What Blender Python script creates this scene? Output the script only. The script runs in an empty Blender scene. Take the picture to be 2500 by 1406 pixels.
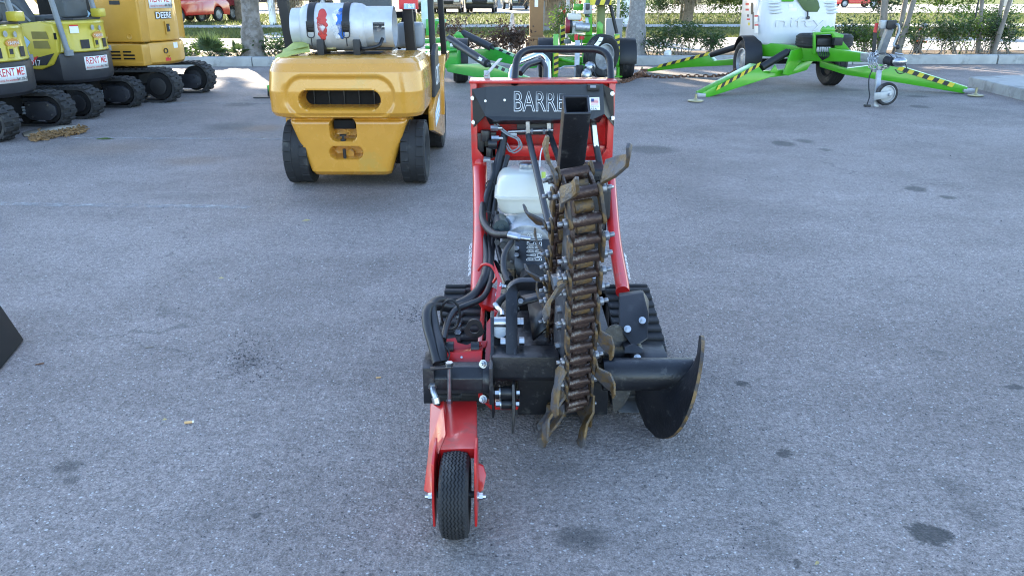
import bpy, bmesh, math, random
import numpy as np
from mathutils import Vector, Matrix

# ------------------------------------------------------------------ camera, sky, sun, exposure
SC = bpy.context.scene
COL = SC.collection
R = math.radians
CAM_H, PITCH, FPX = 1.40, R(20.4), 1950.0
cd = bpy.data.cameras.new('camera'); cam = bpy.data.objects.new('camera', cd); COL.objects.link(cam)
cam.location = (0, 0, CAM_H); cam.rotation_euler = (R(90) - PITCH, 0, 0)
cd.sensor_width = 36; cd.lens = 36 * FPX / 2500; cd.clip_start = .02; cd.clip_end = 4000
SC.camera = cam
SUN_EL, SUN_AZ = 24.0, 22.0            # degrees up, degrees left of straight ahead
wd = bpy.data.worlds.new('World'); SC.world = wd; wd.use_nodes = True
wn = wd.node_tree.nodes; wl = wd.node_tree.links
sky = wn.new('ShaderNodeTexSky'); sky.sky_type = 'NISHITA'; sky.sun_disc = False
sky.sun_elevation = R(SUN_EL); sky.sun_rotation = R(-SUN_AZ); sky.dust_density = .4; sky.ozone_density = 1.6
wl.new(sky.outputs[0], wn['Background'].inputs[0]); wn['Background'].inputs[1].default_value = .15
sd = bpy.data.lights.new('sun', 'SUN'); sd.energy = 4.2; sd.angle = R(.5); sd.color = (1, .86, .66)
sun = bpy.data.objects.new('sun', sd); COL.objects.link(sun)
sdir = Vector((-math.sin(R(SUN_AZ)) * math.cos(R(SUN_EL)), math.cos(R(SUN_AZ)) * math.cos(R(SUN_EL)), math.sin(R(SUN_EL))))
sun.rotation_euler = sdir.to_track_quat('Z', 'Y').to_euler(); sun.location = (-10, 30, 20)
SC.view_settings.view_transform = 'Standard'; SC.view_settings.look = 'None'
SC.view_settings.exposure = 2.42; SC.view_settings.gamma = 1
SC.render.engine = 'CYCLES'; SC.cycles.pixel_filter_type = 'BLACKMAN_HARRIS'; SC.cycles.filter_width = 1.1

# ------------------------------------------------------------------ helpers
V = Vector
def W(px, py, Y):
    u = (px - 1250) / FPX; v = (703 - py) / FPX
    dy = math.cos(PITCH) + v * math.sin(PITCH); dz = -math.sin(PITCH) + v * math.cos(PITCH)
    t = Y / dy
    return V((u * t, Y, CAM_H + dz * t))
def G(px, py, z=0.0):
    u = (px - 1250) / FPX; v = (703 - py) / FPX
    dy = math.cos(PITCH) + v * math.sin(PITCH); dz = -math.sin(PITCH) + v * math.cos(PITCH)
    t = (z - CAM_H) / dz
    return V((u * t, dy * t, z))
def catmull(pts, n=6):
    pts = [V(p) for p in pts]
    if len(pts) < 3: return pts
    P = [pts[0] * 2 - pts[1]] + pts + [pts[-1] * 2 - pts[-2]]
    out = []
    for i in range(1, len(P) - 2):
        a, b, c, d = P[i - 1], P[i], P[i + 1], P[i + 2]
        for k in range(n):
            t = k / n
            out.append(.5 * (2 * b + (c - a) * t + (2 * a - 5 * b + 4 * c - d) * t * t + (3 * b - a - 3 * c + d) * t ** 3))
    out.append(pts[-1]); return out
def fillet(pts, r, n=5):
    pts = [V(p) for p in pts]; out = [pts[0]]
    for i in range(1, len(pts) - 1):
        a, b, c = pts[i - 1], pts[i], pts[i + 1]
        da = (a - b); dc = (c - b); rr = min(r, da.length * .48, dc.length * .48)
        p, q = b + da.normalized() * rr, b + dc.normalized() * rr
        for k in range(n + 1):
            t = k / n
            out.append(p * (1 - t) ** 2 + b * 2 * t * (1 - t) + q * t * t)
    out.append(pts[-1]); return out
OFF = {}
class MB:
    def __init__(s): s.v = []; s.f = []; s.m = []; s.mi = 0
    def add(s, vs, fs):
        b = len(s.v); s.v += [tuple(p) for p in vs]
        for f in fs: s.f.append(tuple(i + b for i in f)); s.m.append(s.mi)
        return s
    def box(s, lo, hi):
        (a, b, c), (d, e, f) = lo, hi
        return s.add([(a, b, c), (d, b, c), (d, e, c), (a, e, c), (a, b, f), (d, b, f), (d, e, f), (a, e, f)],
                     [(3, 2, 1, 0), (4, 5, 6, 7), (0, 1, 5, 4), (1, 2, 6, 5), (2, 3, 7, 6), (3, 0, 4, 7)])
    def obox(s, c, ax, ay, az):
        c, ax, ay, az = V(c), V(ax), V(ay), V(az)
        q = [c + ax * i + ay * j + az * k for k in (-1, 1) for (i, j) in ((-1, -1), (1, -1), (1, 1), (-1, 1))]
        return s.add(q, [(3, 2, 1, 0), (4, 5, 6, 7), (0, 1, 5, 4), (1, 2, 6, 5), (2, 3, 7, 6), (3, 0, 4, 7)])
    def bar(s, p, q, w, h, up=(0, 0, 1)):
        p, q = V(p), V(q); d = (q - p); a = d.normalized(); u = V(up)
        x = a.cross(u)
        if x.length < 1e-4: x = a.cross(V((1, 0, 0)))
        x.normalize(); u = x.cross(a)
        return s.obox((p + q) / 2, x * w / 2, d / 2, u * h / 2)
    def cyl(s, p, q, r, n=16, r2=None, cap=True):
        p, q = V(p), V(q); a = (q - p).normalized(); r2 = r if r2 is None else r2
        x = a.cross(V((0, 0, 1)))
        if x.length < 1e-3: x = V((1, 0, 0))
        x.normalize(); y = a.cross(x)
        vs = []
        for c, rr in ((p, r), (q, r2)):
            vs += [c + (x * math.cos(2 * math.pi * k / n) + y * math.sin(2 * math.pi * k / n)) * rr for k in range(n)]
        fs = [(k, (k + 1) % n, n + (k + 1) % n, n + k) for k in range(n)]
        if cap: fs += [tuple(range(n))[::-1], tuple(range(n, 2 * n))]
        return s.add(vs, fs)
    def tube(s, pts, r, n=10, cap=True):
        pts = [V(p) for p in pts]; m = len(pts)
        rs = r if isinstance(r, (list, tuple)) else [r] * m
        t0 = (pts[1] - pts[0]).normalized(); x = t0.cross(V((0, 0, 1)))
        if x.length < 1e-3: x = V((1, 0, 0))
        x.normalize(); vs = []
        for i, p in enumerate(pts):
            t = (pts[min(i + 1, m - 1)] - pts[max(i - 1, 0)]).normalized()
            x = (x - t * x.dot(t)).normalized(); y = t.cross(x)
            vs += [p + (x * math.cos(2 * math.pi * k / n) + y * math.sin(2 * math.pi * k / n)) * rs[i] for k in range(n)]
        fs = [(i * n + k, i * n + (k + 1) % n, (i + 1) * n + (k + 1) % n, (i + 1) * n + k) for i in range(m - 1) for k in range(n)]
        if cap: fs += [tuple(range(n))[::-1], tuple(range((m - 1) * n, m * n))]
        return s.add(vs, fs)
    def prism(s, poly, o, ax, ay, az):
        o, ax, ay, az = V(o), V(ax), V(ay), V(az); n = len(poly)
        vs = [o + ax * a + ay * b for a, b in poly] + [o + ax * a + ay * b + az for a, b in poly]
        fs = [(k, (k + 1) % n, n + (k + 1) % n, n + k) for k in range(n)] + [tuple(range(n))[::-1], tuple(range(n, 2 * n))]
        return s.add(vs, fs)
    def loft(s, rings, cap=True, close=True):
        n = len(rings[0]); m = len(rings); vs = [p for r in rings for p in r]
        kk = n if close else n - 1
        fs = [(i * n + k, i * n + (k + 1) % n, (i + 1) * n + (k + 1) % n, (i + 1) * n + k) for i in range(m - 1) for k in range(kk)]
        if cap: fs += [tuple(range(n))[::-1], tuple(range((m - 1) * n, m * n))]
        return s.add(vs, fs)
    def lathe(s, prof, o, axis, n=24, cap=False):
        o = V(o); a = V(axis).normalized(); x = a.cross(V((0, 0, 1)))
        if x.length < 1e-3: x = V((1, 0, 0))
        x.normalize(); y = a.cross(x)
        rings = [[o + a * h + (x * math.cos(2 * math.pi * k / n) + y * math.sin(2 * math.pi * k / n)) * rr for k in range(n)] for rr, h in prof]
        return s.loft(rings, cap=cap)
    def hexn(s, p, q, r): return s.cyl(p, q, r, 6)
    def sphere(s, c, r, n=12, sz=(1, 1, 1)):
        c = V(c); rings = []
        for i in range(n // 2 + 1):
            th = math.pi * i / (n // 2); rr = max(math.sin(th), .02)
            rings.append([c + V((r * sz[0] * rr * math.cos(2 * math.pi * k / n), r * sz[1] * rr * math.sin(2 * math.pi * k / n), -r * sz[2] * math.cos(th))) for k in range(n)])
        return s.loft(rings)
    def mesh(s, off=(0, 0, 0), bev=0, seg=2, smooth=True, ang=35):
        me = bpy.data.meshes.new('m'); o = V(off)
        me.from_pydata([tuple(V(p) - o) for p in s.v], [], s.f)
        me.polygons.foreach_set('material_index', s.m)
        bm = bmesh.new(); bm.from_mesh(me)
        bmesh.ops.recalc_face_normals(bm, faces=bm.faces)
        if bev:
            ed = [e for e in bm.edges if len(e.link_faces) == 2 and e.calc_face_angle(0) > .5]
            bmesh.ops.bevel(bm, geom=ed, offset=bev, segments=seg, profile=.6, affect='EDGES', clamp_overlap=True)
        bm.to_mesh(me); bm.free()
        if smooth: me.shade_smooth(); me.set_sharp_from_angle(angle=R(ang))
        return me
    def build(s, name, mats, parent=None, bev=0, seg=2, smooth=True, ang=35, label=None):
        off = OFF.get(parent.name, V((0, 0, 0))) if parent else V((0, 0, 0))
        return link(name, s.mesh(off, bev, seg, smooth, ang), mats, parent, off, label)
def link(name, me, mats, parent=None, off=None, label=None):
    me.name = name; o = bpy.data.objects.new(name, me); COL.objects.link(o)
    if not len(me.materials):
        for m in (mats if isinstance(mats, (list, tuple)) else [mats]): me.materials.append(m)
    if parent: o.parent = parent; OFF[o.name] = V((0, 0, 0)) if off is None else off
    if label: o['label'] = label
    return o
def tag(o, label=None, cat=None, group=None, kind=None):
    if label: o['label'] = label
    if cat: o['category'] = cat
    if group: o['group'] = group
    if kind: o['kind'] = kind
    return o
def thing(name, label, cat, loc=(0, 0, 0), group=None, rotz=0, local=False):
    o = bpy.data.objects.new(name, None); COL.objects.link(o); o.empty_display_size = .1
    o.location = loc; o.rotation_euler = (0, 0, rotz)
    OFF[o.name] = V((0, 0, 0)) if local else V(loc)
    return tag(o, label, cat, group)
def copy_tree(o, parent=None):
    c = o.copy(); COL.objects.link(c); c.parent = parent
    for ch in list(o.children): copy_tree(ch, c)
    return c
def inst(name, me, parent, pos, x, y, z):
    """one more piece that shares mesh data: local axes x,y,z at pos (world for a 'world' thing)"""
    o = bpy.data.objects.new(name, me); COL.objects.link(o); o.parent = parent
    off = OFF.get(parent.name, V((0, 0, 0)))
    m = Matrix((x, y, z)).transposed().to_4x4(); m.translation = V(pos) - off
    o.matrix_basis = m; return o
def B(name, parent, mats, lo, hi, bev=.003, seg=2, label=None): return MB().box(lo, hi).build(name, mats, parent, bev, seg, label=label)
def tubep(name, parent, mats, pts, r, n=10, label=None): return MB().tube(pts, r, n).build(name, mats, parent, ang=50, label=label)
def text(name, parent, mats, body, pos, xd, yd, h, ext=.0006, outline=0, sx=1.0, off=0.0, mat_rot=None):
    """flat lettering of cap height h at pos (left, baseline); xd reading direction, yd up"""
    cu = bpy.data.curves.new('t', 'FONT'); cu.body = body; cu.size = h / .69; cu.offset = off
    if outline: cu.fill_mode = 'NONE'; cu.bevel_depth = outline; cu.bevel_resolution = 0
    else: cu.extrude = ext
    cu.resolution_u = 3
    o = bpy.data.objects.new('t', cu); COL.objects.link(o)
    dg = bpy.context.evaluated_depsgraph_get(); me = bpy.data.meshes.new_from_object(o.evaluated_get(dg))
    bpy.data.objects.remove(o); bpy.data.curves.remove(cu)
    off_ = OFF.get(parent.name, V((0, 0, 0))); xd, yd = V(xd).normalized(), V(yd).normalized(); zd = xd.cross(yd)
    m = Matrix((xd * sx, yd, zd)).transposed().to_4x4(); m.translation = V(pos) - off_
    me.transform(m); me.materials.clear()
    return link(name, me, mats, parent, off_)
def sheet(name, parent, mats, pts, th=.0008):
    """thin printed sticker: four corners in order, given a little thickness"""
    p = [V(q) for q in pts]; n = (p[1] - p[0]).cross(p[3] - p[0]).normalized() * th
    return MB().add(p + [q + n for q in p], [(3, 2, 1, 0), (4, 5, 6, 7), (0, 1, 5, 4), (1, 2, 6, 5), (2, 3, 7, 6), (3, 0, 4, 7)]).build(name, mats, parent)

# ------------------------------------------------------------------ materials
MATS = {}
def mat(name, col, rough=.5, metal=0, var=.12, scale=9, bump=0, bscale=60, coat=0, col2=None, patch=0, pscale=3, spec=.5, trans=0, wear=None):
    m = bpy.data.materials.new(name); m.use_nodes = True; n = m.node_tree.nodes; l = m.node_tree.links
    b = n['Principled BSDF']; MATS[name] = m
    tc = n.new('ShaderNodeTexCoord')
    nz = n.new('ShaderNodeTexNoise'); nz.inputs['Scale'].default_value = scale; nz.inputs['Detail'].default_value = 5
    l.new(tc.outputs['Object'], nz.inputs['Vector'])
    rp = n.new('ShaderNodeValToRGB'); rp.color_ramp.elements[0].position = .3; rp.color_ramp.elements[1].position = .72
    c = V(col)
    rp.color_ramp.elements[0].color = (*(c * (1 - var)), 1); rp.color_ramp.elements[1].color = (*[min(1, q) for q in c * (1 + var)], 1)
    l.new(nz.outputs[0], rp.inputs[0]); out = rp.outputs[0]
    if col2 is not None:
        n2 = n.new('ShaderNodeTexNoise'); n2.inputs['Scale'].default_value = pscale; n2.inputs['Detail'].default_value = 7; n2.inputs['Roughness'].default_value = .65
        l.new(tc.outputs['Object'], n2.inputs['Vector'])
        r2 = n.new('ShaderNodeValToRGB'); r2.color_ramp.elements[0].position = .62 - patch * .3; r2.color_ramp.elements[1].position = .70 - patch * .22
        l.new(n2.outputs[0], r2.inputs[0])
        mx = n.new('ShaderNodeMix'); mx.data_type = 'RGBA'; l.new(r2.outputs[0], mx.inputs[0]); l.new(out, mx.inputs[6]); mx.inputs[7].default_value = (*col2, 1)
        out = mx.outputs[2]
    l.new(out, b.inputs['Base Color'])
    mr = n.new('ShaderNodeMapRange'); mr.inputs['To Min'].default_value = max(.02, rough - .09); mr.inputs['To Max'].default_value = min(1, rough + .12)
    l.new(nz.outputs[0], mr.inputs[0]); l.new(mr.outputs[0], b.inputs['Roughness'])
    b.inputs['Metallic'].default_value = metal; b.inputs['Coat Weight'].default_value = coat; b.inputs['Coat Roughness'].default_value = .08
    b.inputs['Specular IOR Level'].default_value = spec
    if bump:
        nb = n.new('ShaderNodeTexNoise'); nb.inputs['Scale'].default_value = bscale; nb.inputs['Detail'].default_value = 4
        l.new(tc.outputs['Object'], nb.inputs['Vector'])
        bp = n.new('ShaderNodeBump'); bp.inputs['Strength'].default_value = bump; bp.inputs['Distance'].default_value = .01
        l.new(nb.outputs[0], bp.inputs['Height']); l.new(bp.outputs[0], b.inputs['Normal'])
    if trans:
        tr = n.new('ShaderNodeBsdfTranslucent'); l.new(out, tr.inputs[0])
        ms = n.new('ShaderNodeMixShader'); ms.inputs[0].default_value = trans
        l.new(b.outputs[0], ms.inputs[1]); l.new(tr.outputs[0], ms.inputs[2]); l.new(ms.outputs[0], n['Material Output'].inputs[0])
    return m
M_red = mat('red_paint', (.52, .014, .013), .30, var=.08, coat=.3, col2=(.36, .035, .03), patch=.22, pscale=9, bump=.02, bscale=40)
M_blk = mat('black_powder_coat', (.009, .0095, .012), .38, var=.3, col2=(.022, .023, .026), patch=.12, pscale=9, bump=.06, bscale=220)
M_blk2 = mat('black_scuffed_steel', (.012, .0125, .016), .38, var=.35, col2=(.05, .05, .05), patch=.16, pscale=34, bump=.12, bscale=90)
M_plast = mat('black_plastic', (.009, .009, .011), .5, var=.2)
M_rub = mat('tyre_rubber', (.015, .015, .017), .72, var=.35, scale=6, col2=(.055, .053, .05), patch=.2, pscale=7, bump=.12, bscale=60)
M_track = mat('track_rubber', (.019, .019, .021), .75, var=.4, scale=8, col2=(.055, .052, .048), patch=.3, pscale=10, bump=.2, bscale=50)
M_hose = mat('hose_rubber', (.010, .010, .0125), .45, var=.3, scale=30, bump=.05, bscale=300)
M_zinc = mat('zinc_plated_steel', (.44, .445, .46), .32, 1, var=.2, scale=40)
M_boom = mat('worn_grey_boom_steel', (.060, .065, .078), .42, .5, var=.3, scale=14, col2=(.16, .16, .165), patch=.3, pscale=18, bump=.1)
M_nut = mat('dull_zinc_nut', (.24, .245, .265), .45, .85, var=.3, scale=60, col2=(.20, .15, .11), patch=.2, pscale=50)
M_galv = mat('galvanised_steel', (.34, .355, .375), .5, .6, var=.2, scale=14, bump=.03)
M_chr = mat('chrome', (.75, .76, .78), .12, 1, var=.05)
M_link = mat('worn_brown_steel', (.070, .042, .034), .42, .5, var=.45, scale=45, col2=(.20, .175, .155), patch=.22, pscale=40, bump=.25, bscale=140)
M_ochre = mat('ochre_link_plate', (.155, .092, .034), .6, .2, var=.45, scale=25, col2=(.055, .046, .042), patch=.5, pscale=30, bump=.25, bscale=120)
M_tooth = mat('worn_tooth_steel', (.15, .092, .036), .52, .3, var=.45, scale=22, col2=(.085, .082, .088), patch=.6, pscale=16, bump=.35, bscale=90)
M_tank = mat('cream_fuel_tank', (.56, .55, .49), .32, var=.03, coat=.15)
M_alu = mat('cast_aluminium', (.42, .43, .45), .48, .7, var=.2, scale=30, bump=.15, bscale=120)
M_white = mat('white_print', (.80, .80, .80), .45, var=.03)
M_lblue = mat('pale_blue_print', (.36, .56, .70), .5, var=.06)
M_rprint = mat('red_print', (.58, .03, .03), .5, var=.08)
M_bprint = mat('dark_print', (.02, .02, .025), .5, var=.1)
M_cat = mat('amber_machine_paint', (.57, .262, .030), .25, var=.04, coat=.5, col2=(.50, .27, .045), patch=.1, pscale=4, bump=.05, bscale=70)
M_yan = mat('lemon_machine_paint', (.54, .43, .045), .34, var=.05, coat=.3, col2=(.50, .41, .06), patch=.1, pscale=5)
M_deer = mat('orange_yellow_machine_paint', (.55, .28, .035), .35, var=.05, coat=.3, col2=(.52, .27, .04), patch=.1, pscale=5)
M_gry = mat('dark_grey_casting', (.024, .025, .031), .45, var=.15, bump=.06, bscale=80)
M_post = mat('grey_painted_tube', (.20, .22, .24), .4, var=.1)
M_seat = mat('grey_vinyl', (.075, .085, .095), .6, var=.15)
M_lime = mat('lime_green_paint', (.062, .34, .010), .32, var=.07, coat=.3, col2=(.06, .30, .02), patch=.12, pscale=6)
M_grn = mat('leaf_green_paint', (.035, .34, .035), .34, var=.07, coat=.3, col2=(.03, .24, .04), patch=.12, pscale=6)
M_mint = mat('mint_tape', (.26, .52, .34), .5)
M_gel = mat('white_gelcoat', (.60, .61, .63), .35, var=.02, coat=.2)
M_hazy = mat('yellow_tape', (.62, .50, .03), .5, var=.1, col2=(.45, .38, .08), patch=.2, pscale=20)
M_conc = mat('kerb_concrete', (.36, .36, .345), .85, var=.15, scale=4, col2=(.25, .25, .235), patch=.4, pscale=2.5, bump=.3, bscale=30)
M_tan = mat('tan_painted_wood', (.27, .155, .07), .7, var=.08, scale=6)
M_alup = mat('brushed_aluminium', (.52, .53, .55), .52, .35, var=.12, scale=12, col2=(.50, .46, .40), patch=.12, pscale=6, bump=.05, bscale=30)
M_glass = mat('dark_vehicle_glass', (.02, .025, .03), .08, var=.1, spec=.8)
M_dark = mat('dark_steel_and_shade', (.007, .007, .008), .7, var=.2, spec=.25)  # near-black of steel parts; also stands for shade inside the tow pocket
M_orange = mat('orange_hydrant_paint', (.60, .10, .03), .5, var=.15, col2=(.3, .07, .03), patch=.2)
M_sling = mat('faded_green_webbing', (.33, .36, .10), .8, var=.15, scale=20, bump=.2, bscale=120)
M_copper = mat('rusty_steel', (.17, .085, .05), .75, .3, var=.4, scale=30, bump=.3)
# ------------------------------------------------------------------ setting
rnd = random.Random(7)
def nodes_mat(name):
    m = bpy.data.materials.new(name); m.use_nodes = True
    return m, m.node_tree.nodes, m.node_tree.links, m.node_tree.nodes['Principled BSDF']
def N(n, t, **k):
    q = n.new('ShaderNode' + t)
    for a, b in k.items(): q.inputs[a].default_value = b
    return q
def asphalt():
    m, n, l, b = nodes_mat('weathered_asphalt')
    tc = n.new('ShaderNodeTexCoord'); P = tc.outputs['Object']
    def noise(s, d=5, ro=.6):
        q = N(n, 'TexNoise', Scale=s, Detail=d, Roughness=ro); l.new(P, q.inputs['Vector']); return q.outputs[0]
    def ramp(x, a, ca, c, cc):
        q = n.new('ShaderNodeValToRGB'); e = q.color_ramp.elements; e[0].position = a; e[0].color = (*ca, 1); e[1].position = c; e[1].color = (*cc, 1)
        l.new(x, q.inputs[0]); return q.outputs[0]
    def mix(f, a, c, mode='MIX'):
        q = n.new('ShaderNodeMix'); q.data_type = 'RGBA'; q.blend_type = mode
        if isinstance(f, (int, float)): q.inputs[0].default_value = f
        else: l.new(f, q.inputs[0])
        for i, x in ((6, a), (7, c)):
            if isinstance(x, tuple): q.inputs[i].default_value = (*x, 1)
            else: l.new(x, q.inputs[i])
        return q.outputs[2]
    base = ramp(noise(.55, 7, .62), .3, (.174, .147, .133), .68, (.288, .247, .225))
    g1 = ramp(noise(2.6, 6, .7), .25, (.80, .80, .80), .75, (1.17, 1.17, 1.17)); base = mix(1, base, g1, 'MULTIPLY')
    g2 = ramp(noise(75, 3, .65), .30, (.58, .58, .59), .72, (1.42, 1.42, 1.42)); base = mix(1, base, g2, 'MULTIPLY')
    g4 = ramp(noise(210, 2, .6), .30, (.62, .62, .63), .72, (1.38, 1.38, 1.38)); base = mix(1, base, g4, 'MULTIPLY')
    g3 = ramp(noise(24, 5, .75), .3, (.70, .70, .70), .7, (1.28, 1.28, 1.28)); base = mix(1, base, g3, 'MULTIPLY')
    # aggregate: pale and dark stones of uneven size
    for sc, thr, colr, amt, dthr in ((170, .76, (.38, .38, .40), .6, .36), (90, .885, (.52, .51, .50), .8, .34), (60, .955, (.03, .03, .035), .75, .30), (115, .9, (.05, .05, .055), .6, .4), (46, .968, (.58, .56, .54), .7, .26)):
        w = N(n, 'TexNoise', Scale=sc * .5, Detail=2); l.new(P, w.inputs['Vector'])
        ad = n.new('ShaderNodeVectorMath'); ad.operation = 'MULTIPLY_ADD'; l.new(w.outputs[1], ad.inputs[0]); ad.inputs[1].default_value = (.9 / sc,) * 3; l.new(P, ad.inputs[2])
        v = N(n, 'TexVoronoi', Scale=sc); l.new(ad.outputs[0], v.inputs['Vector'])
        sp = n.new('ShaderNodeSeparateColor'); l.new(v.outputs['Color'], sp.inputs[0])
        a1 = n.new('ShaderNodeMath'); a1.operation = 'GREATER_THAN'; l.new(sp.outputs[0], a1.inputs[0]); a1.inputs[1].default_value = thr
        a2 = N(n, 'MapRange'); l.new(v.outputs['Distance'], a2.inputs[0]); a2.inputs[1].default_value = dthr; a2.inputs[2].default_value = dthr * .55; a2.inputs[3].default_value = 0; a2.inputs[4].default_value = amt
        a3 = n.new('ShaderNodeMath'); a3.operation = 'MULTIPLY'; l.new(a1.outputs[0], a3.inputs[0]); l.new(a2.outputs[0], a3.inputs[1])
        base = mix(a3.outputs[0], base, colr)
    ckn = N(n, 'TexNoise', Scale=1.7, Detail=6, Roughness=.6); l.new(P, ckn.inputs['Vector'])
    cka = n.new('ShaderNodeVectorMath'); cka.operation = 'MULTIPLY_ADD'; l.new(ckn.outputs[1], cka.inputs[0]); cka.inputs[1].default_value = (.9, .9, 0); l.new(P, cka.inputs[2])
    ckv = N(n, 'TexVoronoi', Scale=.42); ckv.feature = 'DISTANCE_TO_EDGE'; l.new(cka.outputs[0], ckv.inputs['Vector'])
    ckm = N(n, 'MapRange'); l.new(ckv.outputs['Distance'], ckm.inputs[0]); ckm.inputs[1].default_value = .0035; ckm.inputs[2].default_value = .0008; ckm.inputs[3].default_value = 0; ckm.inputs[4].default_value = .38
    ckp = ramp(noise(.8, 3, .5), .52, (0, 0, 0), .60, (1, 1, 1)); ckx = n.new('ShaderNodeMath'); ckx.operation = 'MULTIPLY'; l.new(ckm.outputs[0], ckx.inputs[0]); l.new(ckp, ckx.inputs[1])
    base = mix(ckx.outputs[0], base, (.035, .035, .037))
    # stains and spills, dark ovals at the forklift, contact shade painted under the trencher: (px, py, radius x px, radius y px, colour, strength, sharpness)
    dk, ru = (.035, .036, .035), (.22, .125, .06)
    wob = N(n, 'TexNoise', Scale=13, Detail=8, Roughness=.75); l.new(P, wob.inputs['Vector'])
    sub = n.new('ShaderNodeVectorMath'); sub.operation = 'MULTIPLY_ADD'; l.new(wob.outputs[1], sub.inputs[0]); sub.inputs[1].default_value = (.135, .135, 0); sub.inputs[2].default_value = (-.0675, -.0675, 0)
    ad = n.new('ShaderNodeVectorMath'); l.new(P, ad.inputs[0]); l.new(sub.outputs[0], ad.inputs[1])
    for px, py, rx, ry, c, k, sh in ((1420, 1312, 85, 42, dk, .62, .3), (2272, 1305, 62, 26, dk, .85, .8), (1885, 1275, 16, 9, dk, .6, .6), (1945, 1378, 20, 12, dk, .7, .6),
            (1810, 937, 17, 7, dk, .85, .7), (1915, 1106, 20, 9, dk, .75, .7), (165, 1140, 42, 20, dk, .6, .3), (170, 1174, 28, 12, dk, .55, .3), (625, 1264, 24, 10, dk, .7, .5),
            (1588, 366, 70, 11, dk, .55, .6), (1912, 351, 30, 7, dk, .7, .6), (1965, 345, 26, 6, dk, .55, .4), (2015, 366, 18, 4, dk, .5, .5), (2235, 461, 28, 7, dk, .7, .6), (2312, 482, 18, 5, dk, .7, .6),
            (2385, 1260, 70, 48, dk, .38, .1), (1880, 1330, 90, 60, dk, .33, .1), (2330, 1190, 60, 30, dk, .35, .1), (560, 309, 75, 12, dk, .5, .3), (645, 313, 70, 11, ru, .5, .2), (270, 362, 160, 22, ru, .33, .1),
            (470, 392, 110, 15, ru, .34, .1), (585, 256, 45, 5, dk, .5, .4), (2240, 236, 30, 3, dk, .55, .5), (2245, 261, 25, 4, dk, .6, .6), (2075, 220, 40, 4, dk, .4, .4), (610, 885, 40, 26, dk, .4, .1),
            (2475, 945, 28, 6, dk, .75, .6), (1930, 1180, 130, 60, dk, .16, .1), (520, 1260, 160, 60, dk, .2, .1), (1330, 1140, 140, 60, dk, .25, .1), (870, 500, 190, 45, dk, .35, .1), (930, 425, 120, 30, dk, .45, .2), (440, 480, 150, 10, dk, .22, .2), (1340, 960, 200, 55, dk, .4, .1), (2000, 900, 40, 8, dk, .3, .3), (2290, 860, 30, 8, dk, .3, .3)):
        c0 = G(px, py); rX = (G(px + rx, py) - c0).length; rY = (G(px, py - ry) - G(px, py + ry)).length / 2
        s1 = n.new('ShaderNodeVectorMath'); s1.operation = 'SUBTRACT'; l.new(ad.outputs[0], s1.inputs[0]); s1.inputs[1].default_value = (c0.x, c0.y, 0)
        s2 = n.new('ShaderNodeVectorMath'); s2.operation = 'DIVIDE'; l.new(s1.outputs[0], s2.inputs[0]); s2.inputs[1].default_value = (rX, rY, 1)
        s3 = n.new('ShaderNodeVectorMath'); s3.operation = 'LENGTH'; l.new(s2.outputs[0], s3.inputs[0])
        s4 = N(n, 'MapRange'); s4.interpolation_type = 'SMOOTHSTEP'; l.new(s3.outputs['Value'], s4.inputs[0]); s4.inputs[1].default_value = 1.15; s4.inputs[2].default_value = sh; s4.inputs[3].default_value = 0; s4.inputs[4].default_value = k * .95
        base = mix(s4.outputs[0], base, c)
    l.new(base, b.inputs['Base Color']); b.inputs['Roughness'].default_value = .8; b.inputs['Specular IOR Level'].default_value = .35
    v = N(n, 'TexVoronoi', Scale=110); l.new(P, v.inputs['Vector'])
    nb = N(n, 'TexNoise', Scale=45, Detail=5, Roughness=.7); l.new(P, nb.inputs['Vector'])
    ma = n.new('ShaderNodeMath'); ma.operation = 'SUBTRACT'; l.new(nb.outputs[0], ma.inputs[0]); l.new(v.outputs['Distance'], ma.inputs[1])
    bp = n.new('ShaderNodeBump'); bp.inputs['Strength'].default_value = .55; bp.inputs['Distance'].default_value = .006; l.new(ma.outputs[0], bp.inputs['Height']); l.new(bp.outputs[0], b.inputs['Normal'])
    return m
def ground_mat(name, c1, c2, c3, s1=.6, s2=30, bump=.4):
    m, n, l, b = nodes_mat(name); tc = n.new('ShaderNodeTexCoord')
    a = N(n, 'TexNoise', Scale=s1, Detail=8, Roughness=.65); l.new(tc.outputs['Object'], a.inputs['Vector'])
    q = n.new('ShaderNodeValToRGB'); e = q.color_ramp.elements; e[0].position = .33; e[0].color = (*c1, 1); e[1].position = .66; e[1].color = (*c3, 1)
    k = e.new(.5); k.color = (*c2, 1); l.new(a.outputs[0], q.inputs[0])
    f = N(n, 'TexNoise', Scale=s2, Detail=5, Roughness=.7); l.new(tc.outputs['Object'], f.inputs['Vector'])
    r = n.new('ShaderNodeValToRGB'); r.color_ramp.elements[0].color = (.5, .5, .5, 1); r.color_ramp.elements[1].color = (1.45, 1.45, 1.45, 1); l.new(f.outputs[0], r.inputs[0])
    x = n.new('ShaderNodeMix'); x.data_type = 'RGBA'; x.blend_type = 'MULTIPLY'; x.inputs[0].default_value = 1; l.new(q.outputs[0], x.inputs[6]); l.new(r.outputs[0], x.inputs[7])
    l.new(x.outputs[2], b.inputs['Base Color']); b.inputs['Roughness'].default_value = .9; b.inputs['Specular IOR Level'].default_value = .2
    bp = n.new('ShaderNodeBump'); bp.inputs['Strength'].default_value = bump; bp.inputs['Distance'].default_value = .05; l.new(f.outputs[0], bp.inputs['Height']); l.new(bp.outputs[0], b.inputs['Normal'])
    return m
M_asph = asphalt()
M_grass = ground_mat('lawn', (.085, .105, .03), (.12, .14, .04), (.19, .17, .07), .5, 25, .8)
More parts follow.
